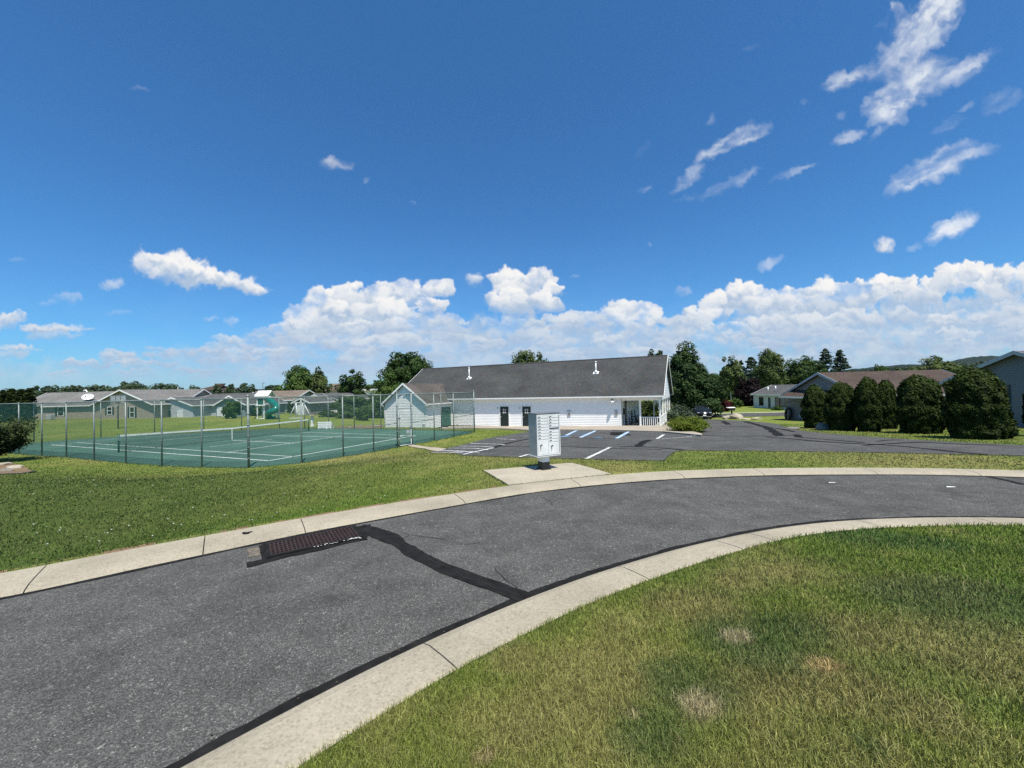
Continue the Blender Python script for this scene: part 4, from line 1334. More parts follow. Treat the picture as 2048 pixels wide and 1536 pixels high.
def porch_chair(s, t, label):
    r = thing('porch_chair', label, 'chair', cl3(s, t, .17), 'black chairs on the clubhouse porch')
    mb = MB(); mb.box(cl3(s, t, .60), (.5, .5, .05), EX3, bev=.015); mb.build('seat', M_BLACK, r)
    mb = MB()
    for k in range(5): mb.box(np.array(cl3(s + .26 + .05, t - .2 + .1 * k, .98)), (.03, .06, .74), EX3 * .96 + EZ * -.0)
    mb.box(cl3(s + .3, t, 1.36), (.04, .52, .08), EX3); mb.build('backrest', M_BLACK, r)
    for a in (-1, 1):
        for b in (-1, 1):
            mb = MB(); mb.box(cl3(s + a * .22, t + b * .22, .38), (.045, .045, .42), EX3); mb.build('leg', M_BLACK, r)
        mb = MB(); mb.box(cl3(s, t + a * .27, .83), (.52, .06, .04), EX3); mb.box(cl3(s - .2, t + a * .27, .71), (.04, .04, .2), EX3); mb.build('armrest', M_BLACK, r)


porch_chair(2.9, .9, 'black porch chair just inside the open corner, nearest the parking')
porch_chair(2.9, 4.4, 'black porch chair deeper along the porch wall, middle one')
porch_chair(2.9, 6.6, 'black porch chair farthest along the porch wall')

# ================================================================== mailbox cluster
M_BOXF = paint('mailbox_face', (.70, .705, .68), .42, .07, 5)
M_BOXS = paint('mailbox_side_shaded', (.33, .345, .345), .42, .08, 4)  # darker copy of the face grey: the side's shade is put into its colour
MF = np.array([math.cos(math.radians(27)), math.sin(math.radians(27)), 0]); MN = np.array([-MF[1], MF[0], 0])
FLc = np.array([.652, 10.95, 0.085]); MW_, MDp, MZ0, MZ1 = .765, .46, .40, 1.565
mc = FLc + MF * MW_ / 2 + MN * MDp / 2


def mp(u, d, z): return FLc + MF * u + MN * d + EZ * z


mail = thing('mailbox_unit', 'grey cluster mailbox with many small locked doors on a pedestal', 'mailbox', tuple(mc))
mb = MB(); mb.box(mp(MW_ / 2, MDp / 2, (MZ0 + MZ1) / 2), (MW_, MDp, MZ1 - MZ0), MF, bev=.006); mb.build('cabinet', M_BOXS, mail)
mb = MB(); mb.box(mp(MW_ / 2, .0, (MZ0 + MZ1) / 2), (MW_ - .02, .006, MZ1 - MZ0 - .02), MF); mb.build('door_gap_shade', M_DGREY, mail)  # dark sheet that paints shade into the gaps between the doors
mb = MB(); mb.box(mp(MW_ / 2, MDp / 2 - .01, MZ1 + .012), (MW_ + .03, MDp + .03, .03), MF, bev=.008); mb.build('top_cap', M_DGREY, mail)
mb = MB()
fw_ = .026; zt_, zb2 = MZ1 - .012, MZ0 + .012
for u in (fw_ / 2, MW_ / 2, MW_ - fw_ / 2): mb.box(mp(u, -.008, (zt_ + zb2) / 2), (fw_, .016, zt_ - zb2), MF, bev=.003)
for z in (zt_ - .015, zb2 + .012): mb.box(mp(MW_ / 2, -.0075, z), (MW_ - .004, .0162, .03), MF, bev=.003)
mb.build('door_frame', M_BOXF, mail)
cw = (MW_ - 3 * fw_) / 2; hgt = zt_ - zb2 - .055; rowh = hgt * .0773


def mdoor(u0, z1, h, kind, nm='mail_door'):
    z0 = z1 - h + .011
    mb = MB(); uc = u0 + cw / 2; zc = (z0 + z1) / 2
    mb.box(mp(uc, -.006, zc), (cw - .012, .018, z1 - z0), MF, bev=.004)
    d = mb.build(nm, M_BOXF, mail)
    if kind == 'slot':
        mb = MB(); mb.box(mp(uc, -.018, z1 - .03), (cw - .04, .012, .028), MF, bev=.002); mb.build('slot', M_BLACK, d); return
    ku = u0 + (.035 if kind == 'mail' else .07)
    zk = zc if kind == 'mail' else zc + .05
    c = mp(ku, -.016, zk - (.004 if kind == 'mail' else 0)); mb = MB()
    ring = [c + MF * .0115 * math.cos(a) + EZ * .0115 * math.sin(a) for a in np.linspace(0, 2 * math.pi, 13)[:-1]]
    mb.prism(ring, -MN * .016); mb.build('lock', M_BLACK, d)
    if kind == 'mail':
        mb = MB(); mb.box(mp(ku + .04, -.0165, zk + .004), (.03, .006, .024), MF); mb.build('number_plate', M_BLACK, d)
    else:
        mb = MB(); mb.tube([c - MN * .01, c - MN * .03 - EZ * .01, c - MN * .03 - EZ * .085], .0075, 6); mb.box(mp(ku + .045, -.0165, zk + .008), (.04, .006, .032), MF); mb.build('key', M_BLACK, d)


zz = zt_ - .033
for k in range(8): mdoor(fw_, zz - k * rowh, rowh, 'mail')
mdoor(fw_, zz - 8 * rowh, hgt - 8 * rowh, 'parcel', 'parcel_door')
u2 = 2 * fw_ + cw - fw_ / 2
for k in range(9): mdoor(u2, zz - k * rowh, rowh, 'slot' if k == 4 else 'mail')
mdoor(u2, zz - 9 * rowh, hgt - 9 * rowh, 'parcel', 'parcel_door')
pu = MW_ / 2 - .06
mb = MB(); mb.box(mp(pu, MDp / 2 - .03, (MZ0 + .21) / 2), (.235, .26, MZ0 - .205), MF, bev=.004); mb.build('pedestal', M_BOXF, mail)
mb = MB(); mb.box(mp(pu, MDp / 2 - .03, .10), (.241, .266, .205), MF, bev=.004); mb.box(mp(pu, MDp / 2 - .03, .0), (.30, .33, .03), MF, bev=.004); mb.build('base_band', M_BLACK, mail)
mb = MB(); mb.box(mp(MW_ / 2, MDp / 2, MZ0 - .015), (MW_ + .012, MDp + .012, .03), MF, bev=.004); mb.build('bottom_tray', M_BOXF, mail)

# ================================================================== storm drain
gc = [atz(a, b, 0) for a, b in ((549.8, 1111), (722, 1073.5), (696, 1060.5), (535, 1090.5))]
ctr = sum(gc) / 4; gx_ = (gc[1] - gc[0]); GL = np.linalg.norm(gx_); gx_ /= GL; gy_ = np.cross(EZ, gx_); GWd = .56
drain = thing('storm_drain', 'rusty iron storm drain grate set against the far curb', 'drain grate', tuple(ctr + EZ * .02))
mr, ntr, br = newmat('rusty_iron')
f = noise(ntr, wpos(ntr), 14, 5)
ntr.links.new(ramp(ntr, f, [(.3, (.020, .012, .010)), (.7, (.050, .028, .024))]), br.inputs['Base Color']); br.inputs['Roughness'].default_value = .75; br.inputs['Metallic'].default_value = .3
mb = MB(); mb.box(ctr + EZ * .008, (GL + .08, GWd + .08, .006), gx_); mb.build('pit_shade_panel', paint('pit_shade', (.003, .003, .003), 1, .1), drain)  # flat black panel paints the darkness of the pit; there is no hole below
mb = MB()
nb = 22
for i in range(nb + 1): mb.box(ctr + gx_ * (i / nb - .5) * GL + EZ * .024, (.021, GWd, .022), gx_)
for j in range(7): mb.box(ctr + gy_ * (j / 6 - .5) * GWd + EZ * .0235, (GL, .024, .020), gx_)
mb.build('grate_bar', mr, drain)
mb = MB()
for sg in (-1, 1):
    mb.box(ctr + gy_ * sg * (GWd / 2 + .03) + EZ * .018, (GL + .13, .045, .03), gx_); mb.box(ctr + gx_ * sg * (GL / 2 + .035) + EZ * .0178, (.05, GWd + .02, .03), gx_)
mb.build('grate_frame', M_TAR, drain)
pa = lambda u, v: (ctr + gx_ * u + gy_ * v)[:2]
mb = MB(); strip_geo(mb, [pa(-GL / 2 - .3, -GWd / 2 - .1), pa(0, -GWd / 2 - .10), pa(GL / 2 + .1, -GWd / 2 - .10)], [.2, .14, .12], .0085, .5, .06, Z0)
strip_geo(mb, [pa(GL / 2 + .02, -GWd / 2 - .12), pa(GL / 2 + .14, 0), pa(GL / 2 + .16, GWd / 2)], [.1, .24, .3], .0105, .4, .06, Z0)
strip_geo(mb, [pa(-GL / 2 - .08, -GWd / 2 - .08), pa(-GL / 2 - .08, GWd / 2 + .05)], .1, .0095, .4, .06, Z0)
strip_geo(mb, [pa(-GL / 2 - .1, GWd / 2 + .09), pa(GL / 2 + .1, GWd / 2 + .09)], .16, .009, .3, .06, Z0)
mb.build('drain_tar', M_TAR)['kind'] = 'structure'
mb = MB(); strip_geo(mb, [pa(-GL / 2 - .2, -.12), pa(-GL / 2 - .19, GWd / 2)], [.16, .2], .0075, .3, .06, Z0); mb.build('drain_apron', paint('old_concrete', (.13, .11, .08), .9, .4, 12))['kind'] = 'structure'
# flecks of dried cement along the front of the grate
mb = MB()
for k in range(46):
    u_ = rng.choice([rng.normal(.17, .09), rng.uniform(-.1, GL / 2), rng.normal(GL / 2 - .05, .05)]); c_ = pa(u_, -GWd / 2 - .07 + rng.normal(0, .014)); r_ = rng.uniform(.004, .018)
    mb.add([(c_[0] + r_ * math.cos(a) * rng.uniform(.6, 1.4), c_[1] + r_ * math.sin(a) * rng.uniform(.4, 1), .034 if abs(u_) < GL / 2 else .014) for a in np.linspace(0, 2 * math.pi, 7)[:-1]], [tuple(range(6))])
mb.build('cement_spatter', M_WHITE)['kind'] = 'structure'
# black smear on the curb top
mb = MB(); strip_geo(mb, [atz(a, b, .06) for a, b in ((486, 1066), (494, 1068), (500, 1064), (505, 1065))], [.03, .1, .05, .02], .075, .6, .03, Z0); mb.build('curb_smear', M_TAR)['kind'] = 'structure'
# bare soil between far curb and grass
mb = MB(); e = [(x_, float(fy(FAR_BACK, x_))) for x_ in np.arange(-9, -.3, .2)]
strip_geo(mb, e, .13, .004, .9, .1, lambda x, y: T(x, y + .1)); mb.build('soil_edge', M_DIRT)['kind'] = 'structure'

# ================================================================== court fence
M_POST = paint('fence_post', (.185, .22, .205), .5, .15, 5, metal=.2)
M_WIRE = paint('fence_wire', (.026, .105, .078), .5, .12)
M_GATE = paint('gate_frame_metal', (.42, .45, .45), .4, .12, 6, metal=.4)
fence = thing('tennis_court_fence', 'tall green chain-link fence with steel posts round the tennis court', 'fence', (FENCE_NEAR[7][0], FENCE_NEAR[7][1], ZC))
FH = 3.12
FAR_P = [np.array(p) for p in ((-5.9, 32.6), (-8.8, 34.1), (-11.8, 35.4), (-14.6, 36.4), (-17.4, 37.3), (-20.0, 38.0), (-22.8, 38.6), (-25.8, 37.6), (-28.6, 36.6), (-31.8, 35.1), (-34.9, 33.5), (-37.3, 30.8), (-35.4, 26.8), (-33.4, 25.6))]
LOOP = [np.array(p) for p in FENCE_NEAR] + FAR_P
GATE_I = 11     # bay between FENCE_NEAR[11] and [12] is the gate
big = {7, 11, 12, 15}


def post(p, r, h):
    mb = MB(); b_ = np.array([p[0], p[1], ZC - .1])
    mb.tube([b_, b_ + EZ * (h + .1)], r, 10); mb.lathe(b_ + EZ * (h + .1), [(r * 1.15, -.02), (r * 1.15, .02), (r * .6, .07), (.005, .09)], 10)
    if r > .035:
        for z in (.5, 1.0, 1.5, 2.0, 2.5): mb.lathe(b_ + EZ * z, [(r * 1.18, 0), (r * 1.18, .035)], 10)
    return mb


for i, p in enumerate(LOOP):
    far = i >= len(FENCE_NEAR)
    post(p, .05 if i in big else .034, FH + (.1 if i in big else .0)).build('fence_post', M_POST, fence)


def chain(a, b, z0, z1, sp=.054, r=.0026):
    """chain-link panel: real crossing wires"""
    A = np.array([*a, 0.]); B = np.array([*b, 0.]); L = np.linalg.norm(B - A); d = (B - A) / L; n = np.cross(EZ, d)
    H_ = z1 - z0; pitch = sp * 1.414
    V = []; F_ = []
    ks = np.arange(-H_, L, pitch)
    for sg in (0, 1):
        for k in ks:
            u0_, w0 = (k, 0) if k >= 0 else (0, -k)
            u1_, w1 = (k + H_, H_) if k + H_ <= L else (L, L - k)
            if u1_ - u0_ < .01: continue
            if sg: u0_, u1_ = L - u0_, L - u1_
            P0 = A + d * u0_ + EZ * (z0 + w0) + n * (.002 * (1 if sg else -1)); P1 = A + d * u1_ + EZ * (z0 + w1) + n * (.002 * (1 if sg else -1))
            t = (P1 - P0) / np.linalg.norm(P1 - P0); w = np.cross(n, t)
            q = [n * r, -n * r * .5 + w * r * .87, -n * r * .5 - w * r * .87]
            kk = len(V); V += [P0 + e_ for e_ in q] + [P1 + e_ for e_ in q]
            F_ += [(kk, kk + 1, kk + 4, kk + 3), (kk + 1, kk + 2, kk + 5, kk + 4), (kk + 2, kk, kk + 3, kk + 5)]
    return V, F_


for i in range(len(LOOP)):
    a, b_ = LOOP[i], LOOP[(i + 1) % len(LOOP)]
    if i == 13 or i == 14: pass
    d = (b_ - a) / np.linalg.norm(b_ - a)
    z0 = ZC + .04 if i != GATE_I else ZC + 2.28
    if i == len(FENCE_NEAR) - 1: pass
    V, F_ = chain(a + d * .03, b_ - d * .03, z0, ZC + FH - .02)
    meshobj('mesh_panel', np.array(V), F_, M_WIRE, fence)
    mb = MB(); mb.tube([(a[0], a[1], ZC + FH), (b_[0], b_[1], ZC + FH)], .024, 8); mb.build('top_rail', M_POST, fence)
for i in (9 + 1, 12, 14):
    a, b_ = LOOP[i], LOOP[i + 1]; mb = MB(); mb.tube([(a[0], a[1], ZC + 1.38), (b_[0], b_[1], ZC + 1.42)], .022, 8); mb.build('brace_rail', M_POST, fence)
i = len(FENCE_NEAR) - 1
a, b_ = LOOP[i], LOOP[i + 1]; mb = MB(); mb.tube([(a[0], a[1], ZC + 1.7), (b_[0], b_[1], ZC + 1.7)], .022, 8); mb.build('brace_rail', M_POST, fence)
a, b_ = LOOP[GATE_I], LOOP[GATE_I + 1]; d = (b_ - a) / np.linalg.norm(b_ - a); n2_ = np.array([d[1], -d[0]])
g0 = a + d * .12 + n2_ * .04; g1 = b_ - d * .09 + n2_ * .04
mb = MB(); P = lambda q, z: (q[0], q[1], ZC + z)
mb.tube([P(g0, .06), P(g0, 2.08), P(g1, 2.08), P(g1, .06), P(g0, .06)], .024, 8)
gate = mb.build('gate_frame', M_GATE, fence)
V, F_ = chain(g0, g1, ZC + .08, ZC + 2.06); meshobj('gate_mesh', np.array(V), F_, M_WIRE, gate)
mb = MB(); mb.tube([P(g0, .62), P(g1, .64)], .02, 8); mb.build('gate_rail', M_GATE, gate)
mb = MB(); mb.tube([P(a, 2.26), P(b_, 2.26)], .024, 8); mb.build('gate_header', M_POST, fence)
mb = MB(); mb.box(P(g1, 1.1), (.12, .06, .14), (d[0], d[1], 0)); mb.box(P(g1, .5), (.1, .06, .08), (d[0], d[1], 0)); mb.build('gate_latch', M_STEEL, gate)
mb = MB()
for z in (.4, 1.7): mb.box(P(g0, z), (.14, .07, .09), (d[0], d[1], 0))
mb.build('gate_hinge', M_STEEL, gate)
# small notice hung on the gate
mb = MB(); q = g0 + (g1 - g0) * .72; mb.box((q[0], q[1], ZC + .85), (.24, .012, .2), (d[0], d[1], 0)); mb.build('gate_sign', M_GREY, gate)

# ================================================================== tennis net
n0 = atz(237.3, 904.6, ZC + .03)[:2]; n1_ = atz(617.8, 861.6, ZC + .03)[:2]
net = thing('tennis_net', 'black tennis net with white top band strung across the court', 'tennis net', (*((n0 + n1_) / 2), ZC + .03))
NL = np.linalg.norm(n1_ - n0); nd_ = (n1_ - n0) / NL
M_NPOST = paint('net_post_green', (.018, .085, .06), .45, .15)
for q in (n0, n1_):
    mb = MB(); mb.tube([(q[0], q[1], ZC), (q[0], q[1], ZC + 1.1)], .045, 10); mb.lathe((q[0], q[1], ZC + 1.1), [(.05, 0), (.03, .03)], 10)
    o = mb.build('net_post', M_NPOST, net)
    mb = MB(); mb.box((q[0] + nd_[1] * .07, q[1] - nd_[0] * .07, ZC + .8), (.07, .1, .12), (nd_[0], nd_[1], 0)); mb.build('crank', M_STEEL, o)


def nz_(u): return 1.07 - .155 * (1 - abs(2 * u - 1))


mb = MB(); k = 60
pts = [(n0 + nd_ * (.06 + (NL - .12) * i / k), nz_(i / k)) for i in range(k + 1)]
vs = []; fs = []
for p_, h in pts: vs += [(p_[0], p_[1], ZC + h - .1), (p_[0], p_[1], ZC + h)]
for off in (-.012, .012):
    kk = len(mb.v); mb.add([(v[0] + nd_[1] * off, v[1] - nd_[0] * off, v[2]) for v in vs], [(2 * i, 2 * i + 2, 2 * i + 3, 2 * i + 1) for i in range(k)])
mb.build('net_band', paint('net_band_white', (.78, .78, .74), .7), net)
V = []; F_ = []
def wire(P0, P1, r=.0036):
    P0 = np.array(P0, float); P1 = np.array(P1, float)
    n = np.array([nd_[1], -nd_[0], 0]); t = P1 - P0; t /= np.linalg.norm(t); w = np.cross(n, t)
    q = [n * r, -n * r * .5 + w * r * .87, -n * r * .5 - w * r * .87]; kk = len(V)
    V.extend([P0 + e_ for e_ in q] + [P1 + e_ for e_ in q]); F_.extend([(kk, kk + 1, kk + 4, kk + 3), (kk + 1, kk + 2, kk + 5, kk + 4), (kk + 2, kk, kk + 3, kk + 5)])
m_ = int(NL / .048)
for i in range(m_ + 1):
    u = i / m_; p_ = n0 + nd_ * (.06 + (NL - .12) * u); wire((p_[0], p_[1], ZC + .05), (p_[0], p_[1], ZC + nz_(u) - .03))
for j in range(20):
    f_ = j / 20.
    for i in range(24):
        a0, a1 = i / 24, (i + 1) / 24
        p0 = n0 + nd_ * (.06 + (NL - .12) * a0); p1 = n0 + nd_ * (.06 + (NL - .12) * a1)
        wire((p0[0], p0[1], ZC + .05 + f_ * (nz_(a0) - .1)), (p1[0], p1[1], ZC + .05 + f_ * (nz_(a1) - .1)), .008 if j == 0 else .0036)
meshobj('netting', np.array(V), F_, M_BLACK, net)
mb = MB(); q = (n0 + n1_) / 2; mb.box((q[0], q[1], ZC + .46), (.05, .03, .9), (nd_[0], nd_[1], 0)); mb.build('centre_strap', M_TRIM, net)

# ================================================================== bench, post, hoop by the court
bp = at(650, 858.4); 
u_ = np.array([math.cos(math.radians(-6)), math.sin(math.radians(-6)), 0])
sc = bp[1] / F
bench = thing('bench', 'white slatted bench seen from behind at the court edge', 'bench', tuple(bp))
wv = np.cross(EZ, u_); bw = 28 * sc; bh = 15 * sc
mb = MB()
for k in range(4): mb.box(bp - wv * .05 + EZ * (bh - .07 - k * bh * .235), (bw, .03, bh * (.17 if k < 3 else .13)), u_)
mb.build('backrest', M_TRIM, bench)
mb = MB()
for k in range(3): mb.box(bp + wv * (.08 + .14 * k) + EZ * .45, (bw, .12, .03), u_)
mb.build('seat', M_TRIM, bench)
for sg in (-1, 1):
    mb = MB(); mb.box(bp + u_ * sg * (bw / 2 - .04) - wv * .02 + EZ * bh / 2, (.08, .06, bh), u_); mb.build('leg', M_TRIM, bench)
    mb = MB(); mb.box(bp + u_ * sg * (bw / 2 - .04) + wv * .38 + EZ * .22, (.08, .06, .44), u_); mb.build('leg', M_TRIM, bench)
mb = MB(); mb.box(bp + u_ * bw * .16 - wv * .075 + EZ * bh * .5, (.1, .03, bh * .9), u_); mb.build('centre_brace', M_TRIM, bench)

pp = at(624.8, 853.2); h = (853.2 - 832) * pp[1] / F
wp_ = thing('white_post', 'square white post with a wide tan cap beside the court', 'post', tuple(pp))
mb = MB(); mb.box(pp + EZ * h / 2, (.2, .2, h), u_); mb.box(pp + EZ * .08, (.28, .28, .16), u_); mb.build('shaft', M_TRIM, wp_)
mb = MB(); mb.prism([pp + EZ * h + u_ * a * .27 + wv * b * .27 for a, b in ((-1, -1), (1, -1), (1, 1), (-1, 1))], EZ * .05); mb.box(pp + EZ * (h + .09), (.26, .26, .08), u_); mb.build('cap', paint('tan_cap', (.42, .33, .2), .7), wp_)

hb = at(236.3, 857.5); D_ = hb[1]
hoop = thing('basketball_hoop', 'grey framed basketball hoop on a thin pole behind the court', 'basketball hoop', tuple(hb))
top = aty(236.3, 790, D_)[2]; bot = aty(236.3, 808, D_)[2]; xl = aty(224.6, 800, D_)[0]; xr = aty(257, 800, D_)[0]
mb = MB(); mb.tube([hb - EZ * .1, np.array([hb[0], hb[1], bot + .1]), np.array([hb[0], hb[1] - .0, bot + .5])], .06, 8); mb.build('pole', M_DGREY, hoop)
xc_ = (xl + xr) / 2; yb_ = D_ - .25; w_ = xr - xl; zc_ = (top + bot) / 2
mb = MB()
for z in (top - .03, bot + .03): mb.box((xc_, yb_, z), (w_, .05, .06))
for x_ in (xl + .03, xr - .03): mb.box((x_, yb_, zc_), (.06, .048, top - bot - .12))
for x_ in (xc_ - .27, xc_ + .27): mb.box((x_, yb_ - .02, zc_ + .22), (.07, .03, .5))
mb.box((xc_, yb_ - .02, bot + .2), (.6, .03, .07))
mb.box((xc_ - .5, yb_ + .12, zc_ - .3), (1.1, .2, .08)); mb.build('frame', M_DGREY, hoop)
mg, ntg, bgm = newmat('clear_board'); bgm.inputs['Base Color'].default_value = (.5, .54, .56, 1); bgm.inputs['Roughness'].default_value = .15; bgm.inputs['Alpha'].default_value = .35
mb = MB(); mb.box((xc_, yb_, zc_), (w_ - .12, .012, top - bot - .12)); mb.build('backboard', mg, hoop)
mb = MB(); R_ = .23; c_ = np.array([xc_ + .1, yb_ - .38, bot + .12])
mb.tube([c_ + R_ * np.array([math.cos(a), math.sin(a), 0]) for a in np.linspace(0, 2 * math.pi, 21)], .018, 6); mb.box(c_ + np.array([0, .27, 0]), (.12, .14, .06)); mb.build('rim', paint('rim_orange', (.35, .08, .02), .5), hoop)
V = []; F_ = []
for i in range(12):
    a0 = 2 * math.pi * i / 12
    for da in (-.5, .5):
        a1 = a0 + da; P0 = c_ + R_ * np.array([math.cos(a0), math.sin(a0), 0]); P1 = c_ + .13 * np.array([math.cos(a1), math.sin(a1), 0]) - EZ * .42
        wire(P0, P1, .008)
meshobj('hoop_net', np.array(V), F_, M_TRIM, hoop)
# ================================================================== houses
M_SHUT = paint('shutter_green', (.02, .045, .04), .5, .1)
M_DOORW = paint('door_white', (.72, .73, .73), .5, .06)


def house(name, label, P, e1, L, W_, z0, he, hr, wallm, roofm, ov=.35, ridge='e1', wins=(), trimm=None, group=None, hip=False, parent=None):
    """gabled house: corner P, long side along e1 (unit, seen from outside runs left to right), depth W_ along e2"""
    trimm = trimm or M_TRIM
    e1 = np.array([e1[0], e1[1], 0.]); e1 /= np.linalg.norm(e1); e2 = np.array([-e1[1], e1[0], 0.])
    P = np.array([P[0], P[1], z0])
    if parent is None: root = thing(name, label, 'house', tuple(P + e1 * L / 2 + e2 * W_ / 2), group)
    else: root = parent
    at3 = lambda u, v, z: P + e1 * u + e2 * v + EZ * z
    if ridge == 'e1': A, B, half, run = e1, e2, W_ / 2, L
    else: A, B, half, run = e2, e1, L / 2, W_
    loc_ = (lambda a, b, z: at3(a, b, z)) if ridge == 'e1' else (lambda a, b, z: at3(b, a, z))
    sl_ = (hr - he) / (half + ov)
    zt = he + sl_ * ov - .12
    mb = MB()
    for a, off in ((0, 1), (run, -1)):
        mb.prism([loc_(a, 0, -.3), loc_(a, 2 * half, -.3), loc_(a, 2 * half, zt), loc_(a, half, zt + sl_ * half), loc_(a, 0, zt)], A * .12 * off)
    for b, off in ((0, 1), (2 * half, -1)):
        mb.prism([loc_(.121, b, -.3), loc_(run - .121, b, -.3), loc_(run - .121, b, zt), loc_(.121, b, zt)], B * .12 * off)
    o3 = lambda a, b: loc_(a, b, 0)
    gp = [(0, 0), (2 * half, 0), (2 * half, zt), (half, zt + sl_ * half), (0, zt)]
    laps(mb, gp, o3(0, 0), B, -A); laps(mb, gp, o3(run, 0), B, A)
    rp = [(0, 0), (run, 0), (run, zt), (0, zt)]
    laps(mb, rp, o3(0, 0), A, -B); laps(mb, rp, o3(0, 2 * half), A, B)
    mb.build('wall', wallm, root)
    mb = MB()
    for b0 in (-ov, 2 * half + ov):
        mb.prism([loc_(-ov, b0, he), loc_(run + ov, b0, he), loc_(run + ov, half, hr), loc_(-ov, half, hr)], (0, 0, -.1))
    mb.build('roof', roofm, root)
    mb = MB()
    for a, s_ in ((-ov - .01, -1), (run + ov + .01, 1)):
        for b0 in (-ov, 2 * half + ov):
            mb.prism([loc_(a, b0, he - .2), loc_(a, b0, he + .02), loc_(a, half, hr + .03), loc_(a, half, hr - .2)], A * .03 * s_)
    for b0, s_ in ((-ov - .02, -1), (2 * half + ov + .02, 1)):
        mb.prism([loc_(-ov, b0, he - .16), loc_(run + ov, b0, he - .16), loc_(run + ov, b0, he + .03), loc_(-ov, b0, he + .03)], B * .09 * s_)
    mb.build('trim', trimm, root)
    sides = {'front': (at3(0, 0, 0), e1, -e2), 'left': (at3(0, W_, 0), -e2, -e1), 'right': (at3(L, 0, 0), e2, e1), 'back': (at3(L, W_, 0), -e1, e2)}
    for w in wins:
        side, u, z, ww, hh = w[:5]; kind = w[5] if len(w) > 5 else 'window'
        O, d, n = sides[side]; c = O + d * u + EZ * (z + hh / 2)
        if kind in ('window', 'shutters', 'dark'):
            mb = MB()
            if kind != 'dark':
                for sg in (-1, 1): mb.box(c + d * sg * (ww / 2) + n * .03, (.1, .06, hh + .1), d)
                for zz_ in (-hh / 2, 0, hh / 2): mb.box(c + EZ * zz_ + n * .029, (ww - .1, .058, .09), d)
            else:
                for sg in (-1, 1): mb.box(c + d * sg * (ww / 2) + n * .03, (.06, .06, hh + .06), d)
                for zz_ in (-hh / 2, 0, hh / 2): mb.box(c + EZ * zz_ + n * .029, (ww - .06, .058, .05), d)
            fr = mb.build('window', M_TRIM if kind != 'dark' else M_SHUT, root)
            mb = MB(); mb.box(c + n * .012, (ww - .05, .02, hh - .04), d); mb.build('pane', M_GLASS, fr)
            if kind == 'shutters':
                for sg in (-1, 1):
                    mb = MB(); mb.box(c + d * sg * (ww / 2 + .32) + n * .025, (.42, .05, hh + .1), d); mb.build('shutter', M_SHUT, root)
        elif kind == 'door':
            mb = MB(); mb.box(c + n * .03, (ww, .05, hh), d); dr = mb.build('door', w[6] if len(w) > 6 else M_DOORW, root)
            mb = MB()
            for sg in (-1, 1): mb.box(c + d * sg * (ww / 2 + .05) + n * .03, (.1, .07, hh + .1), d)
            mb.box(c + EZ * (hh / 2 + .05) + n * .03, (ww, .07, .1), d); mb.build('frame', M_TRIM, dr)
    return root, at3


M_TAN = siding('tan_siding', (.40, .335, .255))
M_LGREY = siding('light_grey_siding', (.50, .52, .54))
M_GGREY = siding('green_grey_siding', (.24, .29, .29))
M_MGREY = siding('grey_siding', (.23, .22, .21))
M_BGREY = siding('blue_grey_siding', (.165, .175, .185))
M_CREAM = siding('cream_siding', (.66, .66, .62))
M_R1 = shingles('mid_grey_shingles', (.17, .165, .155), .8)
M_R2 = shingles('dark_roof', (.10, .10, .10), .75)
M_RBR = shingles('red_brown_shingles', (.078, .056, .045), .75)
M_RBR2 = shingles('tan_brown_shingles', (.19, .15, .12), .75)

# --- tan house on the left, long side plus a gabled wing towards the court
ZL_ = -.9
t0 = aty(72, 839, 72.5); t1 = aty(187, 836, 72.5)
tanh, _ = house('tan_house', 'tan sided house with a grey roof and green shutters behind the court, leftmost', (t0[0] - 3, 72.3), (1, 0), 30, 9.5, ZL_, 2.38, 4.95, M_TAN, M_R1,
                wins=[('front', 11 - t0[0] * 0 + (aty(122, 830, 72.3)[0] - t0[0] - 8), .55, 1.1, 1.5, 'shutters')])
wA = aty(189, 835, 70); wB = aty(307.5, 836, 66)
d_ = (wB - wA)[:2]; Lw = np.linalg.norm(d_)
tpx = lambda px: np.linalg.norm((aty(px, 830, 70 - 4 * (px - 189) / 118.) - wA)[:2])
house('tan_house', '', wA[:2], d_, Lw, 12, ZL_, 2.38, 4.98, M_TAN, M_R1, ov=.5, ridge='e2', parent=tanh,
      wins=[('front', tpx(220), .75, 1.15, 1.25, 'shutters'), ('front', tpx(265), .2, 1.1, 1.75, 'shutters')])
mb = MB(); q = aty(174, 783, 77); mb.tube([q - EZ * .6, q, q + np.array([-.25, 0, .28]), q + np.array([-.6, 0, .2]), q + np.array([-.6, 0, .0])], .11, 8); mb.build('roof_vent', M_TRIM, tanh)
hp = aty(101, 836, 70.5)
ac = thing('heat_pump', 'pale heat pump unit on the grass by the tan house wall', 'heat pump', (hp[0], hp[1], ZL_))
mb = MB(); mb.box((hp[0], hp[1], ZL_ + .45), (.9, .8, .9), bev=.06); mb.build('casing', M_GREY, ac)
mb = MB(); mb.lathe((hp[0], hp[1], ZL_ + .9), [(.36, 0), (.36, .05), (.1, .06)], 16); mb.build('fan_grille', M_DGREY, ac)
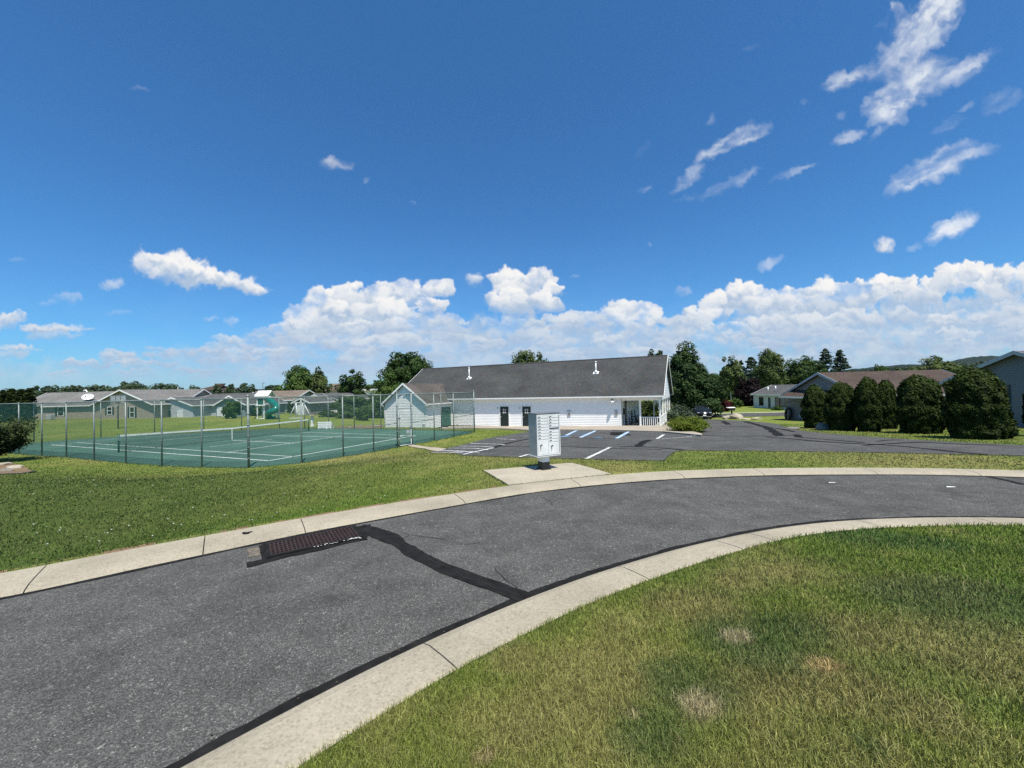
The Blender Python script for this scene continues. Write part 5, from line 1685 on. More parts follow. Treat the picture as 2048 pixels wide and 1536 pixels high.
# satellite dish on that roof
q = aty(177.5, 794.5, 73.6)
dish = thing('satellite_dish', 'white oval satellite dish standing on the tan house roof', 'satellite dish', tuple(q - EZ * 1.1))
vs = []; fs = []; nrm_ = np.array([.25, -.86, .45]); nrm_ /= np.linalg.norm(nrm_); ux = np.cross(nrm_, EZ); ux /= np.linalg.norm(ux); uy = np.cross(ux, nrm_)
for r_ in (0.0001, .3, .55, .78, .9):
    for j in range(28):
        a = 2 * math.pi * j / 28; vs.append(q + ux * r_ * math.cos(a) + uy * .72 * r_ * math.sin(a) + nrm_ * .28 * (r_ / .9) ** 2)
for i in range(4):
    for j in range(28): fs.append((i * 28 + j, i * 28 + (j + 1) % 28, (i + 1) * 28 + (j + 1) % 28, (i + 1) * 28 + j))
mb = MB(); mb.add(vs, fs, True); mb.add([np.array(v) - nrm_ * .03 for v in vs], [f[::-1] for f in fs], True); mb.build('reflector', M_TRIM, dish)
mb = MB(); mb.tube([q - EZ * 1.3 - nrm_ * .1, q - EZ * .3 - nrm_ * .1, q], .05, 8); mb.build('mast', M_GALV, dish)
mb = MB(); mb.tube([q - uy * .6 + nrm_ * .15, q + nrm_ * .75 - uy * .25], .025, 6); mb.box(q + nrm_ * .78 - uy * .22, (.14, .16, .2)); mb.build('feed_arm', M_DGREY, dish)

# --- light grey house, two gables
wA = aty(310, 835.5, 69); wB = aty(386, 835, 67)
gh, _ = house('light_grey_house', 'light grey house with two white trimmed gables behind the tennis net', wA[:2], (wB - wA)[:2], np.linalg.norm((wB - wA)[:2]), 10, ZL_, 2.0, 3.45, M_LGREY, M_R2, ov=.35, ridge='e2',
              wins=[('front', 2.6, .0, 1.0, 1.1, 'shutters'), ('front', 5.7, .0, .9, 1.15, 'door')])
wC = aty(380, 834, 71); wD = aty(470, 833, 69)
house('x', '', wC[:2], (wD - wC)[:2], np.linalg.norm((wD - wC)[:2]), 9, ZL_, 2.0, 3.95, M_LGREY, M_R2, ov=.4, parent=gh)
wE = aty(432.5, 832.5, 66); wF_ = aty(491, 832, 64.5)
house('x', '', wE[:2], (wF_ - wE)[:2], np.linalg.norm((wF_ - wE)[:2]), 8, ZL_ + .1, 1.9, 3.4, M_GGREY, M_R2, ov=.3, ridge='e2', parent=gh,
      wins=[('front', .75, .0, .8, 1.4, 'door'), ('front', 3.9, .5, .6, 1.0), ('front', 1.6, .0, .5, 1.4)])
# --- house behind the slide
wA = aty(486, 829, 84); wB = aty(585, 828, 82)
bh_, _ = house('brown_roof_house', 'house with a brown shingle roof behind the green slide', wA[:2], (wB - wA)[:2], np.linalg.norm((wB - wA)[:2]), 9, ZL_, 2.35, 4.4, M_GGREY, M_RBR2, ov=.6,
               wins=[('front', 7.7, .4, .8, 1.2), ('front', 9.2, .4, 1.0, 1.0)])
wA = aty(484, 829, 82.5); wB = aty(534, 829, 82)
house('x', '', wA[:2], (wB - wA)[:2], np.linalg.norm((wB - wA)[:2]), 4, ZL_, 2.5, 4.15, M_CREAM, M_R2, ov=.35, ridge='e2', parent=bh_, wins=[('front', 1.75, .4, .6, 1.1, 'dark')])
# --- small grey garage with white door
wA = aty(588.5, 833, 66); wB = aty(620, 833, 65)
gar, _ = house('grey_garage', 'small grey garage with a white roller door and white gable trim', wA[:2], (wB - wA)[:2], np.linalg.norm((wB - wA)[:2]), 5, ZL_, 2.05, 2.85, M_MGREY, M_R2, ov=.3, ridge='e2',
               wins=[('front', 1.45, .02, 1.55, 1.6, 'door')])
# --- white house with a columned porch
wA = aty(604, 830, 74); wB = aty(655, 829, 72)
d_ = (wB - wA)[:2]; Lp = np.linalg.norm(d_); d_ /= Lp
ph, at3 = house('porch_house', 'white house with a gabled porch on white columns behind the grey garage', wA[:2] + np.array([-d_[1], d_[0]]) * 2.2, d_, Lp, 11, ZL_, 2.35, 3.55, M_CREAM, M_R2, ov=.35, ridge='e2', wins=[('front', Lp * .5, .2, 1.1, 1.8, 'dark'), ('front', Lp * .8, .2, 1.0, 1.8, 'dark')])
mb = MB()
e1_ = np.array([*d_, 0.]); e2_ = np.array([-d_[1], d_[0], 0.]); O = np.array([wA[0], wA[1], ZL_])
mb.prism([O + EZ * 2.3 - e1_ * .3, O + e1_ * (Lp + .3) + EZ * 2.3, O + e1_ * Lp / 2 + EZ * 3.45], e2_ * .12)
mb.build('porch_gable', M_CREAM, ph)
mb = MB(); mb.prism([O + EZ * 2.35 - e1_ * .35, O + e1_ * Lp / 2 + EZ * 3.55, O + e1_ * (Lp + .35) + EZ * 2.35, O + e1_ * (Lp + .35) + EZ * 2.25, O + e1_ * Lp / 2 + EZ * 3.43, O - e1_ * .35 + EZ * 2.25], e2_ * 2.2); mb.build('porch_roof', M_R2, ph)
for k in range(5):
    mb = MB(); mb.box(O + e1_ * Lp * k / 4 + EZ * 1.15 + e2_ * .06, (.16, .16, 2.3), e1_); mb.build('column', M_TRIM, ph)
mb = MB()
for z in (.15, .85): mb.box(O + e1_ * Lp / 2 + EZ * z + e2_ * .06, (Lp, .05, .07), e1_)
for k in range(36): mb.box(O + e1_ * Lp * (k + .5) / 36 + EZ * .5 + e2_ * .06, (.05, .045, .66), e1_)
mb.build('porch_rail', M_TRIM, ph)

# --- right side: garage-gabled house with the red-brown roof
X0, YF_, YP_, YR_, X1 = 30.0, 33.4, 38.2, 43.1, 41.2
def px_z(px, py, Y): return aty(px, py, Y)[2]
GZ_ = float(T(31, 38)); eA = 1.13; pA = 3.35
ra, atA = house('brown_roofed_house', 'grey house with a red brown roof and a broad side gable behind the hedge', (X0, YF_), (1, 0), X1 - X0, YR_ - YF_, GZ_, eA - GZ_, pA - GZ_, M_MGREY, M_RBR, ov=.4, trimm=paint('grey_trim', (.40, .42, .45), .5, .06))
# entry roof on the gable wall
pe = aty(1580, 797, 42.5)
mb = MB(); a_ = np.array([X0, 42.3, 0.9]); b_ = np.array([X0, 36.8, .9])
mb.prism([a_ + EZ * .75, b_ + EZ * .75, b_ + np.array([-1.5, 0, .1]), a_ + np.array([-1.5, 0, .1])], (0, 0, -.1)); mb.build('entry_roof', M_RBR, ra)
mb = MB(); mb.box((X0 - 1.53, 39.5, .93), (.05, 5.6, .16)); mb.build('entry_fascia', M_TRIM, ra)
mb = MB(); mb.box((X0 - 1.4, 38.2, (GZ_ + .85) / 2 - .0), (.14, .14, .9 - GZ_)); mb.build('entry_post', M_TRIM, ra)
mb = MB(); mb.box((X0 - .04, 41.2, GZ_ + .22), (.05, .4, .3)); mb.build('wall_vent', M_GREY, ra)
b0 = at(1580, 836.5)
tire = thing('hose_reel', 'round dark hose reel leaning at the corner of the grey gabled house', 'hose reel', (X0 - .35, 42.6, float(T(X0 - .35, 42.6))))
zz0 = float(T(X0 - .35, 42.6))
mb = MB(); c_ = np.array([X0 - .35, 42.6, zz0 + .62]); ring = [c_ + np.array([0.25 * math.sin(a) * .3, .62 * math.cos(a) * .62, .62 * math.sin(a)]) for a in np.linspace(0, 2 * math.pi, 25)]
mb.tube(ring, .12, 8); mb.build('coil', M_BLACK, tire)
mb = MB(); mb.box(c_ + np.array([.1, 0, 0]), (.12, .5, .9), bev=.03); mb.build('reel_frame', M_DGREY, tire)

# --- blue-grey house at the right edge
X2, yr2, yp2, yf2 = 29.7, 27.1, 23.0, 18.9
gz2 = float(T(29, 23)); e2z, p2z = 2.03, 3.92
rc, _ = house('blue_grey_house', 'blue grey sided house with pale gable trim at the right edge', (X2, yf2), (1, 0), 9, yr2 - yf2, gz2, e2z - gz2, p2z - gz2, M_BGREY, M_R2, ov=.4, trimm=paint('grey_trim', (.40, .42, .45), .5, .06),
              wins=[('left', (27.1 - 23.9), .55, .62, 1.9, 'dark'), ('left', (27.1 - 20.5), .75, .9, 1.5, 'dark')])

# --- white house far down the drive
xb = 43.0; gzb = -1.75
rb, _ = house('white_house', 'white house with a dark grey roof and tall dark windows across the street', (xb, 70.5), (0, -1), 9.5, 7.0, gzb, 2.36, 3.95, M_CREAM, M_R2, ov=.3,
              wins=[('front', 2.2, .45, 1.1, 1.45, 'dark'), ('front', 4.4, .1, .7, 1.8, 'door', M_SHUT), ('front', 6.35, .4, .95, 1.5, 'dark'), ('front', 7.35, .4, .8, 1.5, 'dark'), ('front', 8.5, .4, .9, 1.5, 'dark')])
for px, py in ((1536, 777), (1551, 775)):
    q = aty(px, py, 66); mb = MB(); mb.tube([q - EZ * .5, q + EZ * .25], .09, 8); mb.build('roof_vent', M_TRIM, rb)

# ================================================================== playground
pc = at(524, 840.5); Dp = pc[1]
Dp = 57.0; pz = float(T(aty(524, 838, Dp)[0], Dp))
Xp = lambda px, py=830: aty(px, py, Dp)[0]
Zp = lambda px, py: aty(px, py, Dp)[2]
play = thing('play_tower', 'white play tower with a twisting green tube slide and pitched roof', 'play set', (Xp(522), Dp, pz))
xl, xr = Xp(515), Xp(528.5); zr = Zp(522, 794)
M_GSL = paint('slide_green', (.010, .16, .125), .28, .06)
for x_ in (xl, xr):
    for y_ in (Dp, Dp + 1.3):
        mb = MB(); mb.box((x_, y_, (pz + zr) / 2), (.13, .13, zr - pz)); mb.build('tower_post', M_TRIM, play)
xc = (xl + xr) / 2; w_ = xr - xl; zf = Zp(522, 810.5)
mb = MB(); mb.box((xc, Dp + .65, zf), (w_ + .35, 1.6, .16)); mb.box((xc, Dp - .07, pz + .06), (w_, .1, .12)); mb.build('deck', M_TRIM, play)
mb = MB()
for k in range(7): mb.box((xl + .1 + (w_ - .2) * (k + .5) / 7, Dp - .03, zf + .55), (w_ / 7 - .02, .05, 1.0))
mb.build('side_panel', paint('panel_green', (.02, .11, .09), .5, .1), play)
rt = Zp(522, 782); r0 = Zp(522, 793)
rl, rr2 = Xp(513), Xp(543)
mb = MB()
mb.prism([(rl, Dp - .25, r0 + .05), (Xp(533), Dp + .65, rt + .1), (Xp(533), Dp + .65, rt), (rl, Dp - .25, r0 - .05)][:0] or [(rl - .1, Dp - .3, r0), (Xp(539), Dp - .3, r0), (Xp(539), Dp + .65, rt), (rl - .1, Dp + .65, rt)], (0, 0, .06))
mb.prism([(rl - .1, Dp + 1.6, r0), (Xp(539), Dp + 1.6, r0), (Xp(539), Dp + .65, rt), (rl - .1, Dp + .65, rt)], (0, 0, .06))
mb.build('tower_roof', paint('roof_grey_white', (.62, .66, .66), .5, .06), play)
mb = MB(); mb.box((xc + .5, Dp - .1, Zp(522, 794)), (Xp(543) - Xp(514), .12, .18)); mb.build('roof_beam', M_TRIM, play)
sp = [(533, 795), (537, 798.5), (543, 803), (549, 807.5), (553.5, 811.5), (554, 816), (549, 820.5), (541, 824), (536, 828), (536.5, 832.5), (541, 836.5), (548, 838.2)]
dep = [.3, .1, -.1, -.4, -.9, -1.6, -2.0, -1.8, -1.2, -.8, -.7, -.7]
mb = MB(); mb.tube([(aty(a, b, Dp + d)) for (a, b), d in zip(sp, dep)], [.42] * 9 + [.44, .46, .40], 14); mb.build('tube_slide', M_GSL, play)
mb = MB(); q0 = np.array([Xp(550, 818), Dp + .2, Zp(550, 818)]); q1 = np.array([Xp(559, 838), Dp - .6, pz]); w3 = np.array([.0, .9, 0])
for o in (np.array([-.22, 0, 0]), np.array([.22, 0, 0])): mb.tube([q0 + o, q1 + o], .06, 6)
for k in range(5): mb.box(q0 + (q1 - q0) * (k + .5) / 5, (.46, .14, .09))
mb.build('ladder', M_TRIM, play)
mb = MB(); mb.tube([(Xp(533), Dp - .1, zf), (Xp(512), Dp - .5, pz)], .05, 6); mb.build('brace', M_SHUT, play)
sw = thing('swing_frame', 'white A-frame swing set standing before the grey garage', 'swing set', (Xp(594, 834), 55.5, float(T(Xp(594), 55.5))))
Ds = 55.5; X_ = lambda px, py: aty(px, py, Ds)
for px_, k in ((592, 0), (604.5, 1)):
    top = X_(592 + k * 1.5, 806) + np.array([0, k * 1.8, 0])
    mb = MB(); gz_ = float(T(top[0], Ds))
    for bx in (577.5, 609) if k else (577.5, 593.5):
        b_ = X_(bx, 834); mb.tube([top, (b_[0], Ds + k * 1.8, gz_)], .06, 6)
    if k == 0: mb.tube([(X_(577.5, 834)[0], Ds, gz_ + .06), (X_(606, 834)[0], Ds, gz_ + .06)], .05, 6)
    mb.build('frame_leg', M_TRIM, sw)
mb = MB(); a_ = X_(592, 806); b_ = X_(593.5, 806) + np.array([0, 1.8, 0]); mb.tube([a_ + np.array([-.1, -.3, 0]), b_ + np.array([.1, .3, 0])], .06, 6); mb.build('top_bar', M_TRIM, sw)

# ================================================================== foliage
def tri_leaves(P, N, size, asp=1.0):
    """small leaf-shaped quads at P, facing roughly N"""
    n = len(P)
    N = N + rng.normal(0, .55, (n, 3)); N /= np.linalg.norm(N, axis=1)[:, None] + 1e-9
    a = rng.normal(0, 1, (n, 3)); U = np.cross(N, a); U /= np.linalg.norm(U, axis=1)[:, None] + 1e-9
    Wd = np.cross(N, U); s = (size * rng.uniform(.6, 1.3, n))[:, None]
    return np.stack([P - U * s, P + Wd * s * .5 * asp, P + U * s, P - Wd * s * .5 * asp], 1).reshape(-1, 3)


def clump_crown(c, rx, ry, rz, nclump, nleaf, lsize, cl_r=.32, shell=.55, flat_bottom=.6, ragged=.15, profile=None):
    """leaf clumps spread through a crown; returns verts and tint"""
    u = rng.normal(0, 1, (nclump, 3)); u /= np.linalg.norm(u, axis=1)[:, None]
    rad = np.minimum(rng.uniform(shell, 1, nclump) ** .7 * (1 + rng.normal(0, ragged, nclump)), 1.1)
    C = u * rad[:, None]
    C[:, 2] = np.where(C[:, 2] < 0, C[:, 2] * flat_bottom, C[:, 2])
    if profile is not None:
        k = profile(np.clip((C[:, 2] + 1) / 2, 0, 1)); C[:, 0] *= k; C[:, 1] *= k
    tint_c = rng.uniform(.1, .8, nclump)
    idx = rng.integers(0, nclump, nleaf)
    cr_ = cl_r * rng.uniform(.6, 1.3, nclump)
    v = rng.normal(0, 1, (nleaf, 3)); v /= np.linalg.norm(v, axis=1)[:, None]
    v *= (rng.uniform(.35, 1, nleaf) ** .5)[:, None]
    P = C[idx] + v * cr_[idx][:, None] * np.array([1, 1, .75])
    S = np.array([rx, ry, rz])
    W3 = P * S + np.array(c)
    N = v * .8 + P * .5 + np.array([0, 0, .45])
    t = np.clip(tint_c[idx] + rng.normal(0, .18, nleaf), 0, 1)
    V = tri_leaves(W3, N, np.full(nleaf, lsize))
    return V, np.repeat(t, 4), C * S + np.array(c)


M_BARK = paint('bark', (.075, .058, .045), .9, .3, 6, bumps=.6)
M_BIRCH = paint('birch_bark', (.50, .47, .42), .8, .35, 4)
L_DARK = leafmat('leaf_dark', (.014, .032, .010), (.060, .094, .024))
L_MID = leafmat('leaf_mid', (.020, .046, .012), (.085, .130, .030))
L_OLIVE = leafmat('leaf_olive', (.030, .050, .016), (.110, .135, .042))
L_PINE = leafmat('needle', (.012, .028, .010), (.052, .084, .026))
L_BLUE = leafmat('blue_needle', (.026, .046, .030), (.085, .115, .075))
L_MAROON = leafmat('maroon_leaf', (.007, .005, .005), (.019, .011, .011))
L_RED = leafmat('red_leaf', (.030, .006, .010), (.085, .018, .020))
L_YEL = leafmat('juniper_leaf', (.018, .034, .006), (.110, .140, .018))
L_ARB = leafmat('arborvitae_leaf', (.004, .010, .003), (.034, .050, .009), .15)
L_FAR = leafmat('far_leaf', (.028, .046, .026), (.070, .100, .048))
GTREES = 'trees behind the houses'


def tree(name, label, x, y, h, w, n=5200, leaf=.26, mat=None, trunk=.28, ncl=60, cl_r=.3, base=.22, bark=None, cat='tree', group=None, shell=.5, ragged=.15, flat=.7, z=None, profile=None, limbs=5):
    mat = mat or L_MID; z = float(T(x, y)) if z is None else z
    root = thing(name, label, cat, (x, y, z), group)
    c = np.array([x, y, z + h * (1 + base) / 2])
    rz = h * (1 - base) / 2
    V, t, C = clump_crown(c, w / 2, w / 2, rz, int(ncl * 1.35), n, leaf, max(cl_r, .25) * 1.08, shell * .8, flat, ragged * .7, profile)
    if limbs:
        mb = MB()
        top = c + EZ * rz * .3
        pts = [np.array([x, y, z - .2]), np.array([x + .03 * h * rng.normal(), y, z + h * base]), c, top]
        mb.tube(pts, [trunk, trunk * .8, trunk * .5, trunk * .15], 8)
        for k in range(limbs):
            e = C[rng.integers(0, len(C))]; s_ = np.array([x, y, z + h * (base + rng.uniform(0, .35) * (1 - base))])
            mb.tube([s_, (s_ + e) / 2 + EZ * .04 * h, e], [trunk * .4, trunk * .25, trunk * .08], 6)
        mb.build('trunk', bark or M_BARK, root)
    fastmesh('crown', V, 4, mat, root, {'tint': t})
    return root


def tree_px(name, label, px, top, base_px, wpx, D, **kw):
    """stand a tree of the photo's apparent height at distance D along the ray"""
    p = aty(px, 800, D); x = p[0]; z = float(T(x, D))
    zt = aty(px, top, D)[2]; w = 1.12 * wpx * D / F * D / math.hypot(x, D); kw['n'] = int(kw.get('n', 5200) * 1.4)
    return tree(name, label, x, D, zt - z, w, z=z, **kw)


def conifer(name, label, x, y, h, w, mat, n=6000, leaf=.22, tiers=16, droop=.25, base=.06, group=None, cat='tree', power=.8, bark=None, gap=0.0, jitter=.12):
    z = float(T(x, y)); root = thing(name, label, cat, (x, y, z), group)
    mb = MB(); mb.tube([(x, y, z - .2), (x, y, z + h * .5), (x, y, z + h * .98)], [.03 * h * .6 + .05, .015 * h + .03, .01], 8); mb.build('trunk', bark or M_BARK, root)
    Ps = []; Ns = []; Ts = []
    nb = tiers * 9; per = n // nb
    for k in range(nb):
        f = rng.random() ** .9
        zz = base + (1 - base) * f
        R = w / 2 * (1 - f) ** power * (1 + rng.normal(0, jitter)) + .05
        a = rng.uniform(0, 2 * math.pi); tb = rng.uniform(.1, .8)
        t = np.sqrt(rng.uniform(.06 + gap, 1, per))
        rr = R * t; zz_ = z + h * zz - droop * R * t ** 1.5 + .12 * R * (t > .85)
        spread = .16 * R * (1 - .3 * t) + .05
        Ps.append(np.c_[x + rr * math.cos(a) + rng.normal(0, 1, per) * spread, y + rr * math.sin(a) + rng.normal(0, 1, per) * spread, zz_ + rng.normal(0, .35, per) * spread])
        Ns.append(np.tile([math.cos(a) * .4, math.sin(a) * .4, .8], (per, 1))); Ts.append(np.clip(tb + rng.normal(0, .15, per), 0, 1))
    P = np.concatenate(Ps); N = np.concatenate(Ns); t = np.concatenate(Ts)
    fastmesh('crown', tri_leaves(P, N, np.full(len(P), leaf)), 4, mat, root, {'tint': np.repeat(t, 4)})
    return root


def conifer_px(name, label, px, top, wpx, D, mat, **kw):
    x = aty(px, 800, D)[0]; z = float(T(x, D)); return conifer(name, label, x, D, aty(px, top, D)[2] - z, wpx * D / F * D / math.hypot(x, D), mat, **kw)


# left trees
tree_px('broad_tree', 'broad dark green tree behind the porch house, widest on the left', 600, 733, 0, 76, 96, n=9000, leaf=.30, mat=L_MID, ncl=95, cl_r=.26, base=.06, ragged=.1, profile=lambda f: 1.15 - .62 * f, flat=1)
tree_px('slim_tree', 'slim upright tree touching the broad dark tree on its right', 641, 738, 0, 34, 92, n=3600, leaf=.26, mat=L_OLIVE, ncl=42, cl_r=.3, base=.1, ragged=.2, flat=1)
tree_px('loose_tree', 'loose leafy tree with sky showing through, left of the clubhouse wing', 706, 745, 0, 58, 84, n=4200, leaf=.27, mat=L_DARK, ncl=50, cl_r=.24, base=.1, ragged=.25)
tree_px('tall_tree', 'tall rounded dark tree rising just left of the clubhouse roof', 815, 701, 0, 86, 78, n=9000, leaf=.27, mat=L_DARK, ncl=85, cl_r=.22, base=.25, ragged=.13)
tree_px('round_tree', 'lower rounded green tree beside the gable of the white wing', 775, 752, 0, 62, 72, n=5200, leaf=.24, mat=L_MID, ncl=60, cl_r=.28, base=.05, ragged=.1, flat=1)
tree_px('roof_tree', 'bright green treetop showing over the middle of the clubhouse roof', 1052, 700, 0, 44, 86, n=4800, leaf=.26, mat=L_OLIVE, ncl=50, cl_r=.28, base=.2)
tree_px('roof_tree', 'small green treetop beside the larger one over the clubhouse roof', 1086, 707, 0, 38, 84, n=3800, leaf=.26, mat=L_OLIVE, ncl=44, cl_r=.28, base=.2)
tree_px('dark_tree', 'dark treetop peeping over the right end of the clubhouse ridge', 1318, 701, 0, 44, 70, n=4000, leaf=.25, mat=L_DARK, ncl=45, cl_r=.26, base=.2)
# undergrowth behind the right part of the court
tree_px('leafy_bush', 'dark green bush behind the bench, largest of the shrubs there', 702, 791, 0, 64, 66, n=5200, leaf=.2, mat=L_DARK, ncl=60, cl_r=.3, base=-.1, limbs=0, flat=1, cat='shrub')
tree_px('leafy_bush', 'dark bush right behind the fence beside the white wing', 752, 792, 0, 44, 62, n=4400, leaf=.2, mat=L_DARK, ncl=46, cl_r=.32, base=-.1, limbs=0, flat=1, cat='shrub')
tree_px('round_shrub', 'bright green rounded shrub behind the mulch strip', 725, 811, 0, 27, 55, n=3000, leaf=.13, mat=L_MID, ncl=40, cl_r=.34, base=-.1, limbs=0, flat=1, cat='shrub')
tree_px('low_shrub', 'low dark shrub in front of the porch rail', 655, 821, 0, 30, 60, n=2200, leaf=.15, mat=L_DARK, ncl=26, cl_r=.36, base=-.1, limbs=0, flat=1, cat='shrub')
tree_px('low_shrub', 'low shrub at the foot of the dark bushes by the mulch', 690, 822, 0, 34, 58, n=2200, leaf=.15, mat=L_DARK, ncl=26, cl_r=.36, base=-.1, limbs=0, flat=1, cat='shrub')
tree_px('small_tree', 'small bushy tree before the light grey house\'s right gable', 466, 800, 0, 34, 60, n=2800, leaf=.17, mat=L_MID, ncl=34, cl_r=.3, base=.05, limbs=3, flat=1, trunk=.08)
tree_px('house_bush', 'dark bush between the play tower and the house behind it', 508, 812, 0, 24, 66, n=1800, leaf=.17, mat=L_DARK, ncl=24, cl_r=.34, base=-.1, limbs=0, flat=1, cat='shrub')
conifer_px('cypress', 'narrow dark evergreen beside the house with the brown roof', 582, 803, 15, 72, L_PINE, n=1600, leaf=.2, power=.5)
# arborvitae screen on the far left
for k, (px, top, lab) in enumerate(((-34, 781, None), (-14, 780, None), (6, 781, 'dark evergreen of the far left screen, first from the frame edge'), (24, 778.5, 'dark evergreen of the far left screen, second from the frame edge'),
                                    (42, 779.5, 'dark evergreen of the far left screen, third from the frame edge'), (60, 777.5, 'dark evergreen of the far left screen, next to the tan house'))):
    if lab: conifer_px('screen_evergreen', lab, px, top, 27, 66, L_ARB, n=3600, leaf=.2, power=.42, droop=-.1, group='evergreen screen on the far left', base=-.02)
# right: big evergreen by the clubhouse and trees down the drive
x_ = aty(1372, 830, 52)[0]
tree_px('big_evergreen', 'big dark shaggy evergreen just right of the clubhouse', 1370, 694, 0, 78, 53, n=22000, leaf=.19, mat=L_PINE, ncl=190, cl_r=.2, base=-.04, ragged=.12, flat=1, shell=.35, profile=lambda f: 1.3 - .72 * f ** 1.5, trunk=.35)
tree_px('evergreen_skirt', 'lower feathery evergreen beside the black car', 1406, 752, 0, 74, 51.5, n=11000, leaf=.17, mat=L_PINE, ncl=100, cl_r=.24, base=-.08, ragged=.2, flat=1, trunk=.15)
tree_px('lawn_tree', 'tall pale tree with a bare lower trunk left of the maroon tree', 1463, 716, 0, 42, 84, n=4800, leaf=.24, mat=L_OLIVE, ncl=60, cl_r=.22, base=.2, ragged=.2, bark=M_BIRCH, trunk=.14)
conifer_px('spire_tree', 'spiky evergreen top just left of the birch', 1504, 713, 58, 104, L_BLUE, n=5000, leaf=.3, power=.6, gap=.1, jitter=.25)
conifer_px('spire_tree', 'smaller spiky evergreen in the gap beside the lawn tree', 1484, 721, 42, 108, L_BLUE, n=2400, leaf=.3, power=.75, gap=.2)
br = tree_px('birch', 'big birch with forked white trunks behind the white house', 1543, 697, 0, 66, 84, n=6200, leaf=.23, mat=L_OLIVE, ncl=80, cl_r=.22, base=.28, ragged=.16, bark=M_BIRCH, trunk=.22, limbs=8, flat=1, profile=lambda f: 1.05 - .55 * f)
tree_px('dark_round_tree', 'dark rounded tree between the birch and the twin spires', 1608, 714, 0, 72, 92, n=6800, leaf=.27, mat=L_DARK, ncl=75, cl_r=.24, base=.08, ragged=.16, flat=1)
conifer_px('twin_spire', 'left one of the twin spiky evergreens over the red brown roof', 1654, 698, 56, 100, L_BLUE, n=5200, leaf=.3, power=.6, gap=.1, jitter=.25)
conifer_px('twin_spire', 'right one of the twin spiky evergreens over the red brown roof', 1683, 700, 56, 98, L_BLUE, n=5200, leaf=.3, power=.6, gap=.1, jitter=.25)
tree_px('maroon_tree', 'dark maroon leaved tree left of the white house', 1500, 758, 0, 54, 76, n=5200, leaf=.22, mat=L_MAROON, ncl=55, cl_r=.28, base=.02, flat=1)
tree_px('red_shrub', 'low round dark red shrub on the lawn beyond the car', 1444, 802, 0, 31, 62, n=3600, leaf=.12, mat=L_RED, ncl=40, cl_r=.32, base=-.15, limbs=0, flat=1, cat='shrub')
tree_px('far_dark_tree', 'dark dense trees closing the view down the drive, left part', 1428, 748, 0, 60, 105, n=5200, leaf=.32, mat=L_DARK, ncl=55, cl_r=.26, base=-.05, flat=1)
tree_px('far_dark_tree', 'dark dense tree behind the pale lawn tree', 1462, 752, 0, 56, 110, n=4800, leaf=.32, mat=L_DARK, ncl=55, cl_r=.26, base=-.05, flat=1)
tree_px('far_dark_tree', 'dark dense tree behind the maroon one', 1524, 742, 0, 60, 110, n=4800, leaf=.32, mat=L_DARK, ncl=55, cl_r=.26, base=-.05, flat=1)
tree_px('far_dark_tree', 'dark tree standing behind the white house roof', 1578, 748, 0, 60, 100, n=4400, leaf=.3, mat=L_DARK, ncl=50, cl_r=.26, base=-.05, flat=1)
conifer_px('small_evergreen', 'small dark cone-shaped evergreen left of the pale trunk', 1441, 788, 14, 78, L_PINE, n=1500, leaf=.18, power=.6)
tree_px('lawn_bush', 'green bush at the foot of the pale lawn tree', 1472, 796, 0, 24, 72, n=1800, leaf=.17, mat=L_MID, ncl=22, cl_r=.34, base=-.1, limbs=0, flat=1, cat='shrub')
tree_px('foundation_shrub', 'dark mound shrub at the white house wall', 1554, 813, 0, 17, 62, n=1400, leaf=.12, mat=L_DARK, ncl=20, cl_r=.36, base=-.2, limbs=0, flat=1, cat='shrub')
tree_px('far_right_tree', 'broad green trees showing over the right end of the brown roof', 1868, 717, 0, 96, 110, n=7000, leaf=.33, mat=L_OLIVE, ncl=70, cl_r=.24, base=.0, flat=1)
tree_px('far_right_tree', 'green treetop next to the blue grey gable', 1915, 735, 0, 60, 120, n=4000, leaf=.33, mat=L_MID, ncl=40, cl_r=.26, base=.0, flat=1)
tree_px('tiny_tree', 'small lone treetop on the middle of the brown roof line', 1763, 724, 0, 30, 130, n=1800, leaf=.3, mat=L_MID, ncl=22, cl_r=.3, base=.1)
# tree seen through the porch: pale forked stems
px_ = cl(1.1, DEP + 2.2); pz_ = float(T(*px_))
pt = thing('porch_tree', 'pale many-stemmed tree seen through the open porch', 'tree', (px_[0], px_[1], pz_))
for dx in (-.9, -.35, .1, .5):
    mb = MB(); mb.tube([(px_[0], px_[1], pz_), (px_[0] + dx * .25, px_[1], pz_ + .9), (px_[0] + dx, px_[1], pz_ + 3.0), (px_[0] + dx * 1.5, px_[1], pz_ + 4.4)], [.1, .085, .06, .02], 7); mb.build('stem', M_BIRCH, pt)
V, t, _ = clump_crown((px_[0], px_[1] + .6, pz_ + 3.6), 1.7, 1.5, 1.0, 30, 2600, .12, .34)
fastmesh('crown', V, 4, L_MID, pt, {'tint': t})
tree('porch_hedge', 'green shrubs seen through the porch behind the clubhouse', cl(2.2, DEP + 4)[0], cl(2.2, DEP + 4)[1], 2.4, 4.6, n=4200, leaf=.14, mat=L_OLIVE, ncl=46, cl_r=.34, base=-.1, limbs=0, flat=1, cat='shrub')


